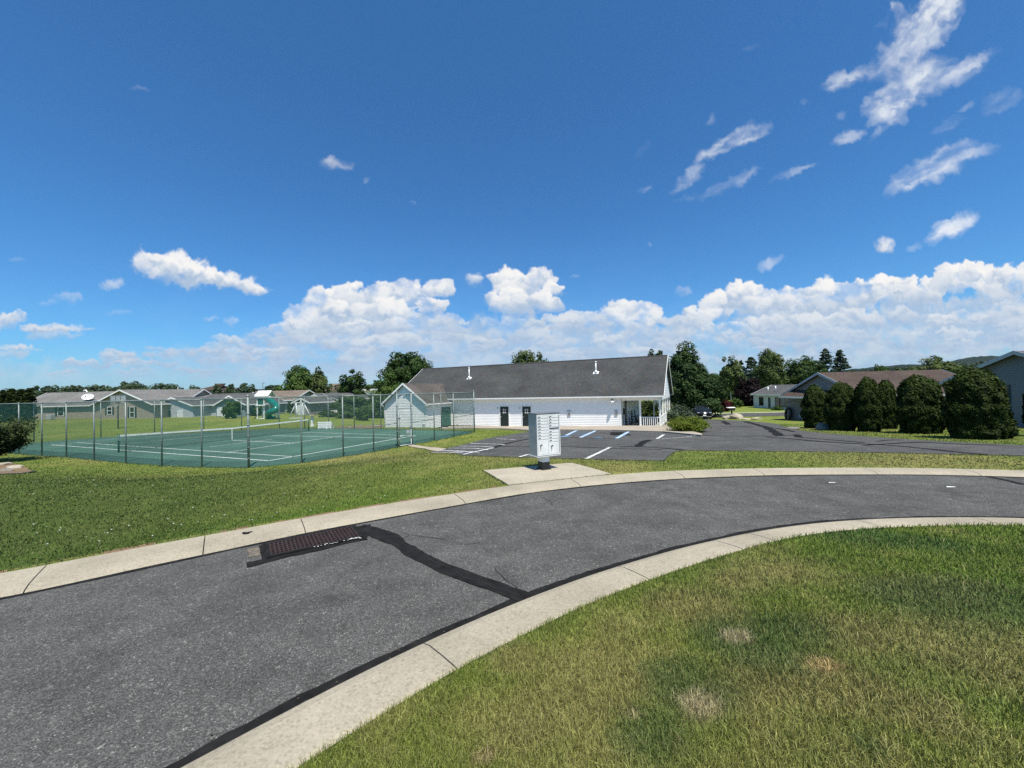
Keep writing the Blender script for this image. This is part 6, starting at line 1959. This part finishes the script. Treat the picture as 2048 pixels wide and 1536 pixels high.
def dense_shrub(name, label, x, y, rx, ry, h, mat, n, leaf, group=None, z=None, sq=3.0, lump=.2, cat='shrub', top_r=.45, zc=None, sub=None, spiky=.0, under=.0):
    """clipped evergreen: sprays packed over a lumpy body, dark twiggy heart inside"""
    z = float(T(x, y)) if z is None else z
    root = thing(name, label, cat, (x, y, z), group)
    mb = MB(); mb.tube([(x, y, z - .1), (x, y, z + h * .8)], [.09, .03], 7); mb.build('trunk', M_BARK, root)
    f = rng.random(n); a = rng.uniform(0, 2 * math.pi, n)
    # profile: widest at a third of the height, domed top
    pr = np.where(f < .3, .80 + .20 * np.sin(np.clip(f / .3, 0, 1) * math.pi / 2), np.clip(1 - ((f - .3) / .7) ** sq, 0, 1) ** top_r)
    lumps = 1 + lump * (fbm(a * 1.4 + x * 3, f * 5 + y, 91, 3) - .5) * 2 + lump * .7 * (vnoise(a * 4.2 + x, f * 11, 92) - .5) * 2
    # close the seam of the angle noise
    dep_ = 1 - .22 * rng.random(n) ** 2
    R = pr * lumps * dep_
    top_l = 1 + .07 * (vnoise(a * 2 + x, a * 0 + 2, 93) - .5) * sstep(.6, 1, f)
    P = np.c_[x + rx * R * np.cos(a), y + ry * R * np.sin(a), z + .04 + h * f * top_l * (1 - .04 * rng.random(n)) + spiky * rng.random(n) ** 3 * (f > .7)]
    N = np.c_[np.cos(a), np.sin(a), .35 + 1.2 * np.clip(f - .5, 0, 1)] * 1.0
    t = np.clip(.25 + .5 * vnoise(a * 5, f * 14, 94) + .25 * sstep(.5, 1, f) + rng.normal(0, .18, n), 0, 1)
    V = tri_leaves(P, N, np.full(n, leaf), 1.1)
    fastmesh('foliage', V, 4, mat, root, {'tint': np.repeat(t, 4)})
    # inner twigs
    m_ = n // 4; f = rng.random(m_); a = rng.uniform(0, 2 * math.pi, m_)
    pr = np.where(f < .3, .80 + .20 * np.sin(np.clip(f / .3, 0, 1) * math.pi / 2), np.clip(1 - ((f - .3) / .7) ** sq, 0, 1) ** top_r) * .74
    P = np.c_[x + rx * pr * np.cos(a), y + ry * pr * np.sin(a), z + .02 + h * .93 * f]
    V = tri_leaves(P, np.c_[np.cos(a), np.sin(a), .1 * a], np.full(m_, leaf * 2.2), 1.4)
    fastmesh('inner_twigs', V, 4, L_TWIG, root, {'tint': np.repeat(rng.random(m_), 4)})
    return root


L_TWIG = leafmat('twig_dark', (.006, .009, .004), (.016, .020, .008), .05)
HG = 'big clipped evergreens along the drive'
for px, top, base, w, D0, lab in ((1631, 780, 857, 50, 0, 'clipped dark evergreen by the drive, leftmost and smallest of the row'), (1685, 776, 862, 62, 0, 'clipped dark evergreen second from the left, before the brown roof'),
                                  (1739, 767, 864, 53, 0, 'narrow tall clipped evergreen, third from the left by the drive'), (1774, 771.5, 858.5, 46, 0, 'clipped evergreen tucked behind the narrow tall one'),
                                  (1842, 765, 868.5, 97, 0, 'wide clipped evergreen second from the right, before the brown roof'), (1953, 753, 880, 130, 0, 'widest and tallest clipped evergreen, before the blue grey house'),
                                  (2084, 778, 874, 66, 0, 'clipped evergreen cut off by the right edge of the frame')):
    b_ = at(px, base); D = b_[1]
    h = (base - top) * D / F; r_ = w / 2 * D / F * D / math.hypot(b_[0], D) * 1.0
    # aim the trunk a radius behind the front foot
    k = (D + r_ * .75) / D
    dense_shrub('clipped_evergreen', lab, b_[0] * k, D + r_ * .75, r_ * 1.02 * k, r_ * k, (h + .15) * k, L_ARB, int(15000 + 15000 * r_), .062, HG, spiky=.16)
# small one at the foot of the widest
b_ = at(2010, 878); dense_shrub('small_evergreen_bush', 'small dark bush at the right foot of the widest evergreen', b_[0], b_[1] + .3, .55, .5, 1.0, L_ARB, 3500, .08)
# rocks between evergreens
M_ROCK = concrete('pale_rock', (.24, .225, .20), .6, .35)


def rock(label, p, s, mat=None, group=None, name='rock', flat=.6, cat='rock'):
    bm = bmesh.new(); bmesh.ops.create_icosphere(bm, subdivisions=3, radius=1)
    sd_ = rng.uniform(0, 100)
    for v in bm.verts:
        c = v.co; k = 1 + .5 * (float(fbm(c.x * 1.3 + sd_, c.y * 1.3 + c.z * 1.7, 61, 3)) - .5) * 1.6
        v.co = Vector((c.x * k * s, c.y * k * s * .8, c.z * k * s * flat))
    me = bpy.data.meshes.new(name); bm.to_mesh(me); bm.free(); me.materials.append(mat or M_ROCK)
    o = bpy.data.objects.new(name, me); COL.objects.link(o); o.location = (p[0], p[1], p[2] + s * flat * .35); o.rotation_euler = (0, 0, rng.uniform(0, 6))
    return tagobj(o, label, cat, group)


rock('pale boulder between the two leftmost clipped evergreens', at(1647, 860), .36, flat=.9)
rock('flat pale stone at the drive edge beneath the leftmost evergreen', at(1588, 858), .35, flat=.3)
# junipers by the porch
b_ = at(1375, 862)
def juniper(name, label, x, y, rx, ry, h, mat, n, leaf, arms=46):
    z = float(T(x, y)); root = thing(name, label, 'shrub', (x, y, z))
    mb = MB(); C = []
    for k in range(arms):
        a = rng.uniform(0, 2 * math.pi); r_ = math.sqrt(rng.uniform(.04, 1)); e = np.array([x + rx * r_ * math.cos(a), y + ry * r_ * math.sin(a), z + h * (1 - .55 * r_ ** 2) * rng.uniform(.75, 1.05)])
        mb.tube([(x, y, z), (x + (e[0] - x) * .5, y + (e[1] - y) * .5, z + (e[2] - z) * .75), e], [.04, .025, .008], 5); C.append(e)
    mb.build('branch', M_BARK, root)
    C = np.array(C); idx = rng.integers(0, arms, n); t_ = rng.random(n) ** .6
    B0 = np.array([x, y, z + .1]); P = B0 + (C[idx] - B0) * t_[:, None] + rng.normal(0, 1, (n, 3)) * np.array([rx * .13, ry * .13, h * .10])
    P[:, 2] = np.maximum(P[:, 2], z + .03)
    N = (C[idx] - B0) * .3 + np.array([0, 0, .9])
    tint = np.clip(.15 + .75 * t_ * rng.uniform(.5, 1.1, n), 0, 1)
    fastmesh('foliage', tri_leaves(P, N, np.full(n, leaf), 1), 4, mat, root, {'tint': np.repeat(tint, 4)})


q = at(1374, 866); D = q[1] + 1.3
x_ = aty(1374, 850, D)[0]
juniper('spreading_juniper', 'bright yellow green spreading juniper at the porch corner', x_, D, 37 * D / F, 1.7, 1.02, L_YEL, 24000, .06)
x_ = aty(1357, 835, 41.5)[0]
juniper('blue_juniper', 'blue green juniper behind the bright one by the porch', x_, 41.5, 1.6, 1.3, 1.75, L_BLUE, 5000, .10, 30)

# bush and bed at the left edge
b_ = at(-12, 924); D = b_[1]
x_ = aty(-22, 900, D)[0]; z_ = float(T(x_, D))
root = thing('dark_bush', 'dark spreading bush cut off by the left edge of the frame', 'shrub', (x_, D, z_))
hB = (aty(0, 831, D)[2] - z_) * 1.08; wB_ = 74 * D / F
mb = MB(); Cc = []
for k in range(70):
    a = rng.uniform(0, 2 * math.pi); r_ = math.sqrt(rng.uniform(.05, 1)); f = rng.uniform(.38, 1)
    e = np.array([x_ + wB_ * r_ * math.cos(a) * (1 - .5 * abs(f - .72)), D + wB_ * .8 * r_ * math.sin(a), z_ + hB * f * (1 - .18 * r_ ** 2)])
    mb.tube([(x_, D, z_), ((x_ + e[0]) / 2, (D + e[1]) / 2, z_ + (e[2] - z_) * .6), e], [.05, .03, .008], 5); Cc.append(e)
mb.build('branch', M_BARK, root)
Cc = np.array(Cc); n = 28000; idx = rng.integers(0, 70, n); t_ = rng.uniform(.35, 1.05, n)
B0 = np.array([x_, D, z_ + .15]); P = B0 + (Cc[idx] - B0) * t_[:, None] + rng.normal(0, 1, (n, 3)) * np.array([.17, .17, .10])
P[:, 2] = np.maximum(P[:, 2], z_ + .1)
L_BUSH = leafmat('bush_leaf', (.010, .018, .008), (.060, .078, .024), .15)
fastmesh('foliage', tri_leaves(P, (Cc[idx] - B0) * .4 + np.array([0, 0, .7]), np.full(n, .065), 1), 4, L_BUSH, root, {'tint': np.repeat(np.clip(t_ * .55 + rng.normal(0, .2, n), 0, 1), 4)})
bed = [at(*p)[:2] for p in ((-60, 928), (20, 926.5), (45, 932), (68, 944.5), (40, 948), (-60, 952))]
sheet('garden_bed', bed, M_DIRT, .03, skirt=.06, pave=False)
mb = MB(); e_ = [at(*p) for p in ((-60, 952.5), (-10, 950.5), (40, 948.5), (69, 945))]
edg = thing('bed_edging', 'low weathered timber edging round the stony bed at left', 'edging', tuple(e_[1]))
vs = []; mb.tube([p + EZ * .03 for p in e_], .045, 6); mb.build('timber', paint('old_timber', (.16, .13, .10), .9, .3), edg)
for lab, px, py, s, m_ in (('long pale stone lying across the left garden bed', 30, 937, .30, M_PAD), ('flat tan stone at the back of the left garden bed', 8, 930, .26, M_PAD), ('grey stone at the front of the left garden bed', 12, 943, .24, M_ROCK), ('small brown stone in the middle of the left garden bed', 20, 934, .16, M_ROCK)):
    rock(lab, at(px, py), s, m_, 'stones in the left garden bed', flat=.35)

# mulch stones
for k, (px, py) in enumerate(((700, 855.5), (712, 854), (722, 853.4), (733, 855), (741, 852.6), (752, 854.5))):
    o = rock('pale fieldstone in the mulch strip between bench and white wing', at(px, py), .16 + .03 * (k % 3), M_ROCK, 'fieldstones in the mulch strip', flat=.7)

# ================================================================== car and things by the far street
M_CAR = paint('car_black', (.010, .012, .018), .18, .05, spec=.6)
M_TYRE = paint('tyre', (.010, .010, .010), .85)
M_LAMP = paint('lamp_clear', (.35, .37, .4), .1, .05)


def car(name, label, p, head, mat, L=4.6, Wc=1.85, Hc=1.68):
    root = thing(name, label, 'car', tuple(p))
    f = np.array([math.cos(head), math.sin(head), 0]); r = np.array([f[1], -f[0], 0])
    P = np.array(p)
    def Q(a, b, z): return P + f * a + r * b + EZ * z
    # body loft: stations from nose to tail (x, half width, z low, z belt)
    st = [(2.30, .62, .38, .72), (2.22, .80, .26, .88), (1.9, .90, .22, 1.0), (1.0, .925, .22, 1.06), (-1.0, .925, .22, 1.06), (-2.0, .90, .26, 1.06), (-2.25, .82, .34, 1.0)]
    vs = []; fs = []
    for x, w, z0, z1 in st:
        for b, z in ((-w * .9, z0), (-w, z0 + .18), (-w, (z0 + z1) / 2 + .1), (-w * .94, z1), (w * .94, z1), (w, (z0 + z1) / 2 + .1), (w, z0 + .18), (w * .9, z0)): vs.append(Q(x, b, z))
    for i in range(len(st) - 1):
        for k in range(8): fs.append((i * 8 + k, i * 8 + (k + 1) % 8, (i + 1) * 8 + (k + 1) % 8, (i + 1) * 8 + k))
    fs.append(tuple(range(8))); fs.append(tuple((len(st) - 1) * 8 + k for k in range(8))[::-1])
    mb = MB(); mb.add(vs, fs, True)
    # roof slab and pillars
    rf = [(0.35, .62), (.1, .68), (-1.5, .70), (-1.95, .64)]
    vs = []; fs = []
    for i, (x, w) in enumerate(rf):
        z = Hc - (.06 if i in (0, 3) else 0)
        for b, dz in ((-w, -.05), (-w * .9, 0), (w * .9, 0), (w, -.05), (w * .9, -.07), (-w * .9, -.07)): vs.append(Q(x, b, z + dz))
    for i in range(3):
        for k in range(6): fs.append((i * 6 + k, i * 6 + (k + 1) % 6, (i + 1) * 6 + (k + 1) % 6, (i + 1) * 6 + k))
    fs += [tuple(range(6)), tuple(18 + k for k in range(6))[::-1]]
    mb.add(vs, fs, True)
    for sg in (-1, 1):
        for (x0, w0), (x1, w1) in (((1.12, .86), (.33, .63)), ((-.55, .9), (-.6, .69)), ((-2.12, .84), (-1.93, .65))):
            mb.tube([Q(x0, sg * w0, 1.04), Q(x1, sg * w1, Hc - .05)], .045, 6)
    body = mb.build('body', mat, root)
    mb = MB(); mb.add([Q(1.14, -.84, 1.05), Q(1.14, .84, 1.05), Q(.34, .62, Hc - .07), Q(.34, -.62, Hc - .07)], [(0, 1, 2, 3)]); mb.build('windscreen', M_GLASS, root)
    for sg in (-1, 1):
        mb = MB(); mb.add([Q(1.05, sg * .875, 1.05), Q(-2.05, sg * .86, 1.05), Q(-1.9, sg * .655, Hc - .08), Q(.3, sg * .645, Hc - .08)], [(0, 1, 2, 3)]); mb.build('side_window', M_GLASS, root)
        mb = MB(); mb.box(Q(2.17, sg * .64, .80), (.2, .30, .11), f, bev=.03); mb.build('headlight', M_LAMP, root)
        mb = MB(); mb.box(Q(.95, sg * 1.0, 1.12), (.12, .2, .14), f, bev=.03); mb.build('mirror', mat, root)
        for x in (1.42, -1.38):
            mb = MB(); c = Q(x, sg * .84, .34); n = r * sg
            ring = lambda R, o: [c + f * R * math.cos(a) + EZ * R * math.sin(a) + n * o for a in np.linspace(0, 2 * math.pi, 25)[:-1]]
            mb.prism(ring(.34, -.1), n * .2); w_ = mb.build('wheel', M_TYRE, root)
            mb = MB(); mb.prism(ring(.22, .1), n * .012); mb.build('rim', M_STEEL, w_)
    mb = MB()
    for k in range(4): mb.box(Q(2.29, 0, .56 + .06 * k), (.05, 1.0 - .05 * k, .025), f)
    mb.build('grille', M_BLACK, root)
    mb = MB(); mb.box(Q(2.345, 0, .5), (.02, .34, .16), f); mb.build('number_plate', M_TRIM, root)
    mb = MB(); mb.box(Q(2.27, 0, .34), (.12, 1.5, .08), f, bev=.02); mb.build('bumper', M_DGREY, root)
    return root


b_ = at(1411, 838.5)
car('parked_car', 'black car parked facing the camera at the end of the drive', b_ + np.array([.3, 1.9, .0]), math.radians(-104), M_CAR)
# mailbox post with boulders by the street
def smallbox(label, p, k=1.):
    r_ = thing('roadside_mailbox', label, 'mailbox', tuple(p))
    mb = MB(); mb.box(p + EZ * .5 * k, (.12, .12, 1.0 * k)); mb.build('post', M_BLACK, r_)
    mb = MB(); mb.box(p + EZ * 1.15 * k, (.65, .5, .3), bev=.06); mb.build('box', M_BLACK, r_)
    mb = MB(); mb.box(p + EZ * 1.34 * k + np.array([-.1, 0, 0]), (.85, .55, .12), bev=.05); mb.build('cap', M_TRIM, r_)


smallbox('black roadside box with a white top between two pale boulders', at(1464, 838), 1.0)
rock('low pale boulder left of the roadside box with white top', at(1456, 838), .62, M_PAD, 'boulders by the street', flat=.5)
rock('pale boulder leaning right of the roadside box with white top', at(1473, 838.2), .75, M_PAD, 'boulders by the street', flat=.62)
rock('long low pale stone farthest right by the street', at(1514, 838.8), .55, M_PAD, 'boulders by the street', flat=.3)
rock('long flat stone between the boulders by the street', at(1492, 838.6), .6, M_PAD, 'boulders by the street', flat=.15)
# white things beyond the evergreen: a neighbour's white gable and small parked trailer
q = aty(1432, 826, 70); zq = float(T(q[0], 70))
nb_, _ = house('far_white_house', 'white gabled house half hidden behind the evergreen and red shrub', (q[0] - 6.5, 74), (1, 0), 7.5, 8, -1.75, 2.4, 3.8, M_CREAM, M_R2, ov=.3, ridge='e2')
q = at(1384, 837)
rock('pale stone in front of the evergreen beside the black car', at(1388, 838), .4, M_PAD, flat=.6)
rock('smaller pale stone at the left wheel of the black car', at(1396, 838.6), .3, M_PAD, flat=.6)
# white garden furniture behind the court bushes
q = aty(686, 826, 70); zq = float(T(q[0], 70))
gt = thing('garden_table', 'white garden table set half hidden among the dark bushes', 'table', (q[0], 68, zq))
mb = MB(); mb.box((q[0], 68, zq + .72), (2.4, 1.0, .07)); mb.build('tabletop', M_TRIM, gt)
for a in (-1, 1):
    mb = MB(); mb.box((q[0] + a * .9, 68, zq + .35), (.1, .8, .7)); mb.build('leg', M_TRIM, gt)
    mb = MB(); mb.box((q[0], 68 + a * .95, zq + .45), (2.4, .35, .06)); mb.build('seat', M_TRIM, gt)

# ================================================================== far woods, far buildings, hills
def woods(name, spec, seed, mat, leaf, D0, D1, label=None):
    """far wood that reads as one mass; spec: list of (px, y_top)"""
    Vs = []; Ts = []
    px = [s[0] for s in spec]; yt = [s[1] for s in spec]
    x = px[0]
    while x < px[-1]:
        D = rng.uniform(D0, D1); w = rng.uniform(16, 34)
        top = np.interp(x, px, yt) + rng.uniform(-1, 4)
        p = aty(x, 790, D); zt = aty(x, top, D)[2]; zb = float(T(p[0], D)) - .5
        R = w / 2 * D / F
        V, t, _ = clump_crown((p[0], D, (zt + zb) / 2 + .5), R, R, (zt - zb) / 2, 26, 800, leaf * D / 100, .38, .5, 1, .12)
        Vs.append(V); Ts.append(t); x += w * .42
    o = fastmesh(name, np.concatenate(Vs), 4, mat, attrs={'tint': np.concatenate(Ts)}); tagobj(o, kind='stuff')
    return o


woods('far_woods', [(-60, 783), (20, 780), (80, 777), (130, 776), (200, 773), (240, 770), (275, 768), (290, 770)], 1, L_FAR, .45, 260, 330)
woods('far_woods', [(395, 781), (440, 782), (500, 782), (545, 781), (575, 781)], 2, L_FAR, .42, 210, 260)
woods('far_woods', [(640, 776), (700, 775), (760, 768), (800, 770), (860, 770)], 3, L_FAR, .42, 150, 200)
woods('far_woods', [(1400, 752), (1450, 750), (1520, 750), (1600, 752), (1700, 744), (1760, 741)], 4, L_FAR, .42, 180, 240)
woods('far_woods', [(1800, 738), (1850, 733), (1900, 732), (1960, 730), (2048, 726), (2120, 724)], 5, L_FAR, .42, 200, 260)
for px, top, w, lab in ((145, 771.5, 20, 'lone round treetop over the tan house roof, farthest left'), (180, 770, 44, 'wide low treetop above the satellite dish'), (262, 768, 62, 'broad round treetop behind the tan gable'), (312, 765.5, 52, 'rounded dark treetop right of the tan gable'), (350, 765, 46, 'tallest of the dark round treetops before the far brick buildings'), (388, 772, 30, 'dark treetop nearest the far brick buildings'),
                        (434, 769, 18, 'small dark treetop in front of the far brick building'), (462, 770, 20, 'narrow treetop between the far pale buildings'), (490, 768, 38, 'green treetop before the long pale building'), (548, 771, 34, 'green treetop left of the broad dark tree')):
    tree_px('far_treetop', lab, px, top, 0, w, 215 if px < 400 else 198, n=1700, leaf=.6, mat=L_FAR, ncl=34, cl_r=.34, base=.05, flat=1, limbs=2, group='treetops along the far left skyline', ragged=.1)


def block(name, label, px0, px1, y0, D, depth, wallm, roofm, hip=True):
    a = aty(px0, y0, D); b = aty(px1, y0, D); z0 = float(T(a[0], D)) - 1; z1 = a[2]
    r_ = thing(name, label, 'building', ((a[0] + b[0]) / 2, D, z0))
    xm = (a[0] + b[0]) / 2; w = b[0] - a[0]; hr_ = (z1 - z0) * .3
    mb = MB(); mb.box((xm, D + depth / 2, (z0 + z1 - hr_) / 2), (w, depth, z1 - hr_ - z0)); mb.build('wall', wallm, r_)
    mb = MB()
    o = 1.0; zr = z1 - hr_
    A = [(xm - w / 2 - o, D - o, zr), (xm + w / 2 + o, D - o, zr), (xm + w / 2 + o, D + depth + o, zr), (xm - w / 2 - o, D + depth + o, zr)]
    if hip:
        k = depth / 2; mb.add(A + [(xm - w / 2 + k, D + k, z1), (xm + w / 2 - k, D + k, z1)], [(0, 1, 5, 4), (1, 2, 5), (2, 3, 4, 5), (3, 0, 4), (3, 2, 1, 0)])
    else: mb.prism(A, (0, 0, hr_ * .25))
    mb.build('roof', roofm, r_)
    mb = MB()
    for k in range(max(2, int(w / 5))): mb.box((xm - w / 2 + w * (k + .5) / max(2, int(w / 5)), D - .05, z0 + (zr - z0) * .62), (1.4, .12, 1.8))
    mb.build('window_band', M_GLASS, r_)


M_BRICK = siding('far_brick', (.33, .20, .15), .3); M_PALE = siding('far_pale', (.52, .42, .37), .4); M_WHT = siding('far_white', (.66, .66, .66), .5)
block('brick_building', 'far brick building with a hipped dark roof on the left skyline', 392, 437, 767, 205, 18, M_BRICK, M_RBR)
block('pale_building', 'long pale building on the skyline just left of the slide', 498, 541, 770, 205, 18, M_PALE, M_R2, False)
block('pale_building', 'pale pink gabled building showing between the trees', 644, 674, 767, 145, 10, M_PALE, M_RBR2)
block('white_warehouse', 'white flat warehouse on the skyline left of the round tree', 726, 762, 767.5, 140, 10, M_WHT, M_WHT, False)
block('brick_building', 'lower brick building with a grey roof beside the hipped one', 440, 490, 772, 206, 16, M_BRICK, M_R2)
for k, (px0, px1, y, lab) in enumerate(((316, 330, 787, 'white trailer far beyond the houses, leftmost'), (333, 346, 788, 'white trailer far beyond the houses, second from left'), (378, 386, 785.5, 'small white trailer before the brick building'), (390, 402, 784.5, 'larger white trailer nearest the brick building'))):
    a = aty(px0, y, 175); b = aty(px1, y, 175); z0 = float(T(a[0], 175))
    r_ = thing('white_trailer', lab, 'trailer', ((a[0] + b[0]) / 2, 175, z0), 'white trailers on the far left')
    mb = MB(); mb.box(((a[0] + b[0]) / 2, 176, (z0 + .7 + a[2]) / 2), (b[0] - a[0], 2.4, a[2] - z0 - .7), bev=.2); mb.build('body', M_TRIM, r_)
    for s_ in (-.2, .2):
        mb = MB(); c = np.array([(a[0] + b[0]) / 2 + s_ * 2, 174.85, z0 + .38]); mb.prism([c + np.array([.36 * math.cos(t), 0, .36 * math.sin(t)]) for t in np.linspace(0, 2 * math.pi, 15)[:-1]], (0, .2, 0))
        mb.build('wheel', M_TYRE, r_)
for px, top, base, lab in ((356, 774, 792, 'thin pale light pole before the dark round treetops'), (526, 765, 790, 'thin dark utility pole by the long pale building')):
    p = aty(px, base, 170); zt = aty(px, top, 170)[2]; z0 = float(T(p[0], 170))
    r_ = thing('utility_pole', lab, 'pole', (p[0], 170, z0)); mb = MB(); mb.tube([(p[0], 170, z0), (p[0], 170, zt)], [.16, .1], 8); mb.build('shaft', M_GALV if px < 400 else M_BARK, r_)
    mb = MB(); mb.box((p[0] + .3, 170, zt - .3), (1.2, .12, .14)); mb.build('crossarm', M_GALV if px < 400 else M_BARK, r_)


def ridge(name, pts, D, mat, seed):
    xs_ = np.linspace(pts[0][0], pts[-1][0], 160); ys_ = np.interp(xs_, [p[0] for p in pts], [p[1] for p in pts])
    ys_ = ys_ - 2.2 * (fbm(xs_ * .12, xs_ * 0 + seed, seed, 3) - .5) - 1.6 * (vnoise(xs_ * .5, xs_ * 0, seed + 3) - .5)
    rows = 14; V = []; Fc = []
    for i, (a, b) in enumerate(zip(xs_, ys_)):
        p = aty(a, b, D); zb = -8.
        for k in range(rows):
            t = k / (rows - 1); dd = D - (1 - t) * D * .22; xx = p[0] + (1 - t) * 20 * (float(vnoise(i * .3, k * .7, seed)) - .5)
            V.append((xx, dd, zb + (p[2] - zb) * math.sin(t * math.pi / 2) ** 1.2 * (1 - .08 * float(vnoise(i * .4, k * .9, seed + 1)) * (t < .98))))
        V.append((p[0], D * 1.25, zb))
    R_ = rows + 1
    for i in range(len(xs_) - 1):
        for k in range(R_ - 1): Fc.append((i * R_ + k, (i + 1) * R_ + k, (i + 1) * R_ + k + 1, i * R_ + k + 1))
    o = meshobj(name, V, Fc, mat, None, [True] * len(Fc)); o['kind'] = 'structure'


mh, nth, bh2 = newmat('wooded_hill')
nf = noise(nth, wpos(nth), .05, 6, .7)
nth.links.new(ramp(nth, nf, [(.3, (.008, .016, .013)), (.7, (.022, .036, .024))]), bh2.inputs['Base Color']); bh2.inputs['Roughness'].default_value = 1; bh2.inputs['Specular IOR Level'].default_value = 0
bump(nth, bh2, nf, 1, 12)
ridge('hills', [(1560, 752), (1640, 745), (1700, 739), (1760, 733), (1800, 729.5), (1850, 729), (1900, 724), (1930, 716), (1960, 712.5), (2010, 712), (2060, 708), (2200, 700), (2400, 712), (2700, 735)], 3000, mh, 3)
ridge('hills', [(1500, 760), (1650, 745), (1720, 740), (1800, 735), (1900, 733), (2000, 730), (2200, 728), (2500, 735)], 1100, mh, 9)
ridge('hills', [(-900, 815), (-500, 800), (-200, 792), (60, 785), (300, 783), (600, 779), (900, 776), (1200, 770)], 1500, mh, 14)

# ================================================================== the air
hz = MB(); hz.box((300, 1900, 100), (8600, 4000, 216)); ho = hz.build('haze', None); ho['kind'] = 'stuff'
mhz = bpy.data.materials.new('haze'); mhz.use_nodes = True; nh = mhz.node_tree
for q_ in list(nh.nodes):
    if q_.type == 'BSDF_PRINCIPLED': nh.nodes.remove(q_)
pv_ = nh.nodes.new('ShaderNodeVolumePrincipled'); pv_.inputs['Color'].default_value = (.80, .90, 1.0, 1); pv_.inputs['Density'].default_value = .00002; pv_.inputs['Anisotropy'].default_value = .2
nh.links.new(pv_.outputs[0], nh.nodes['Material Output'].inputs['Volume'])
ho.data.materials.append(mhz)
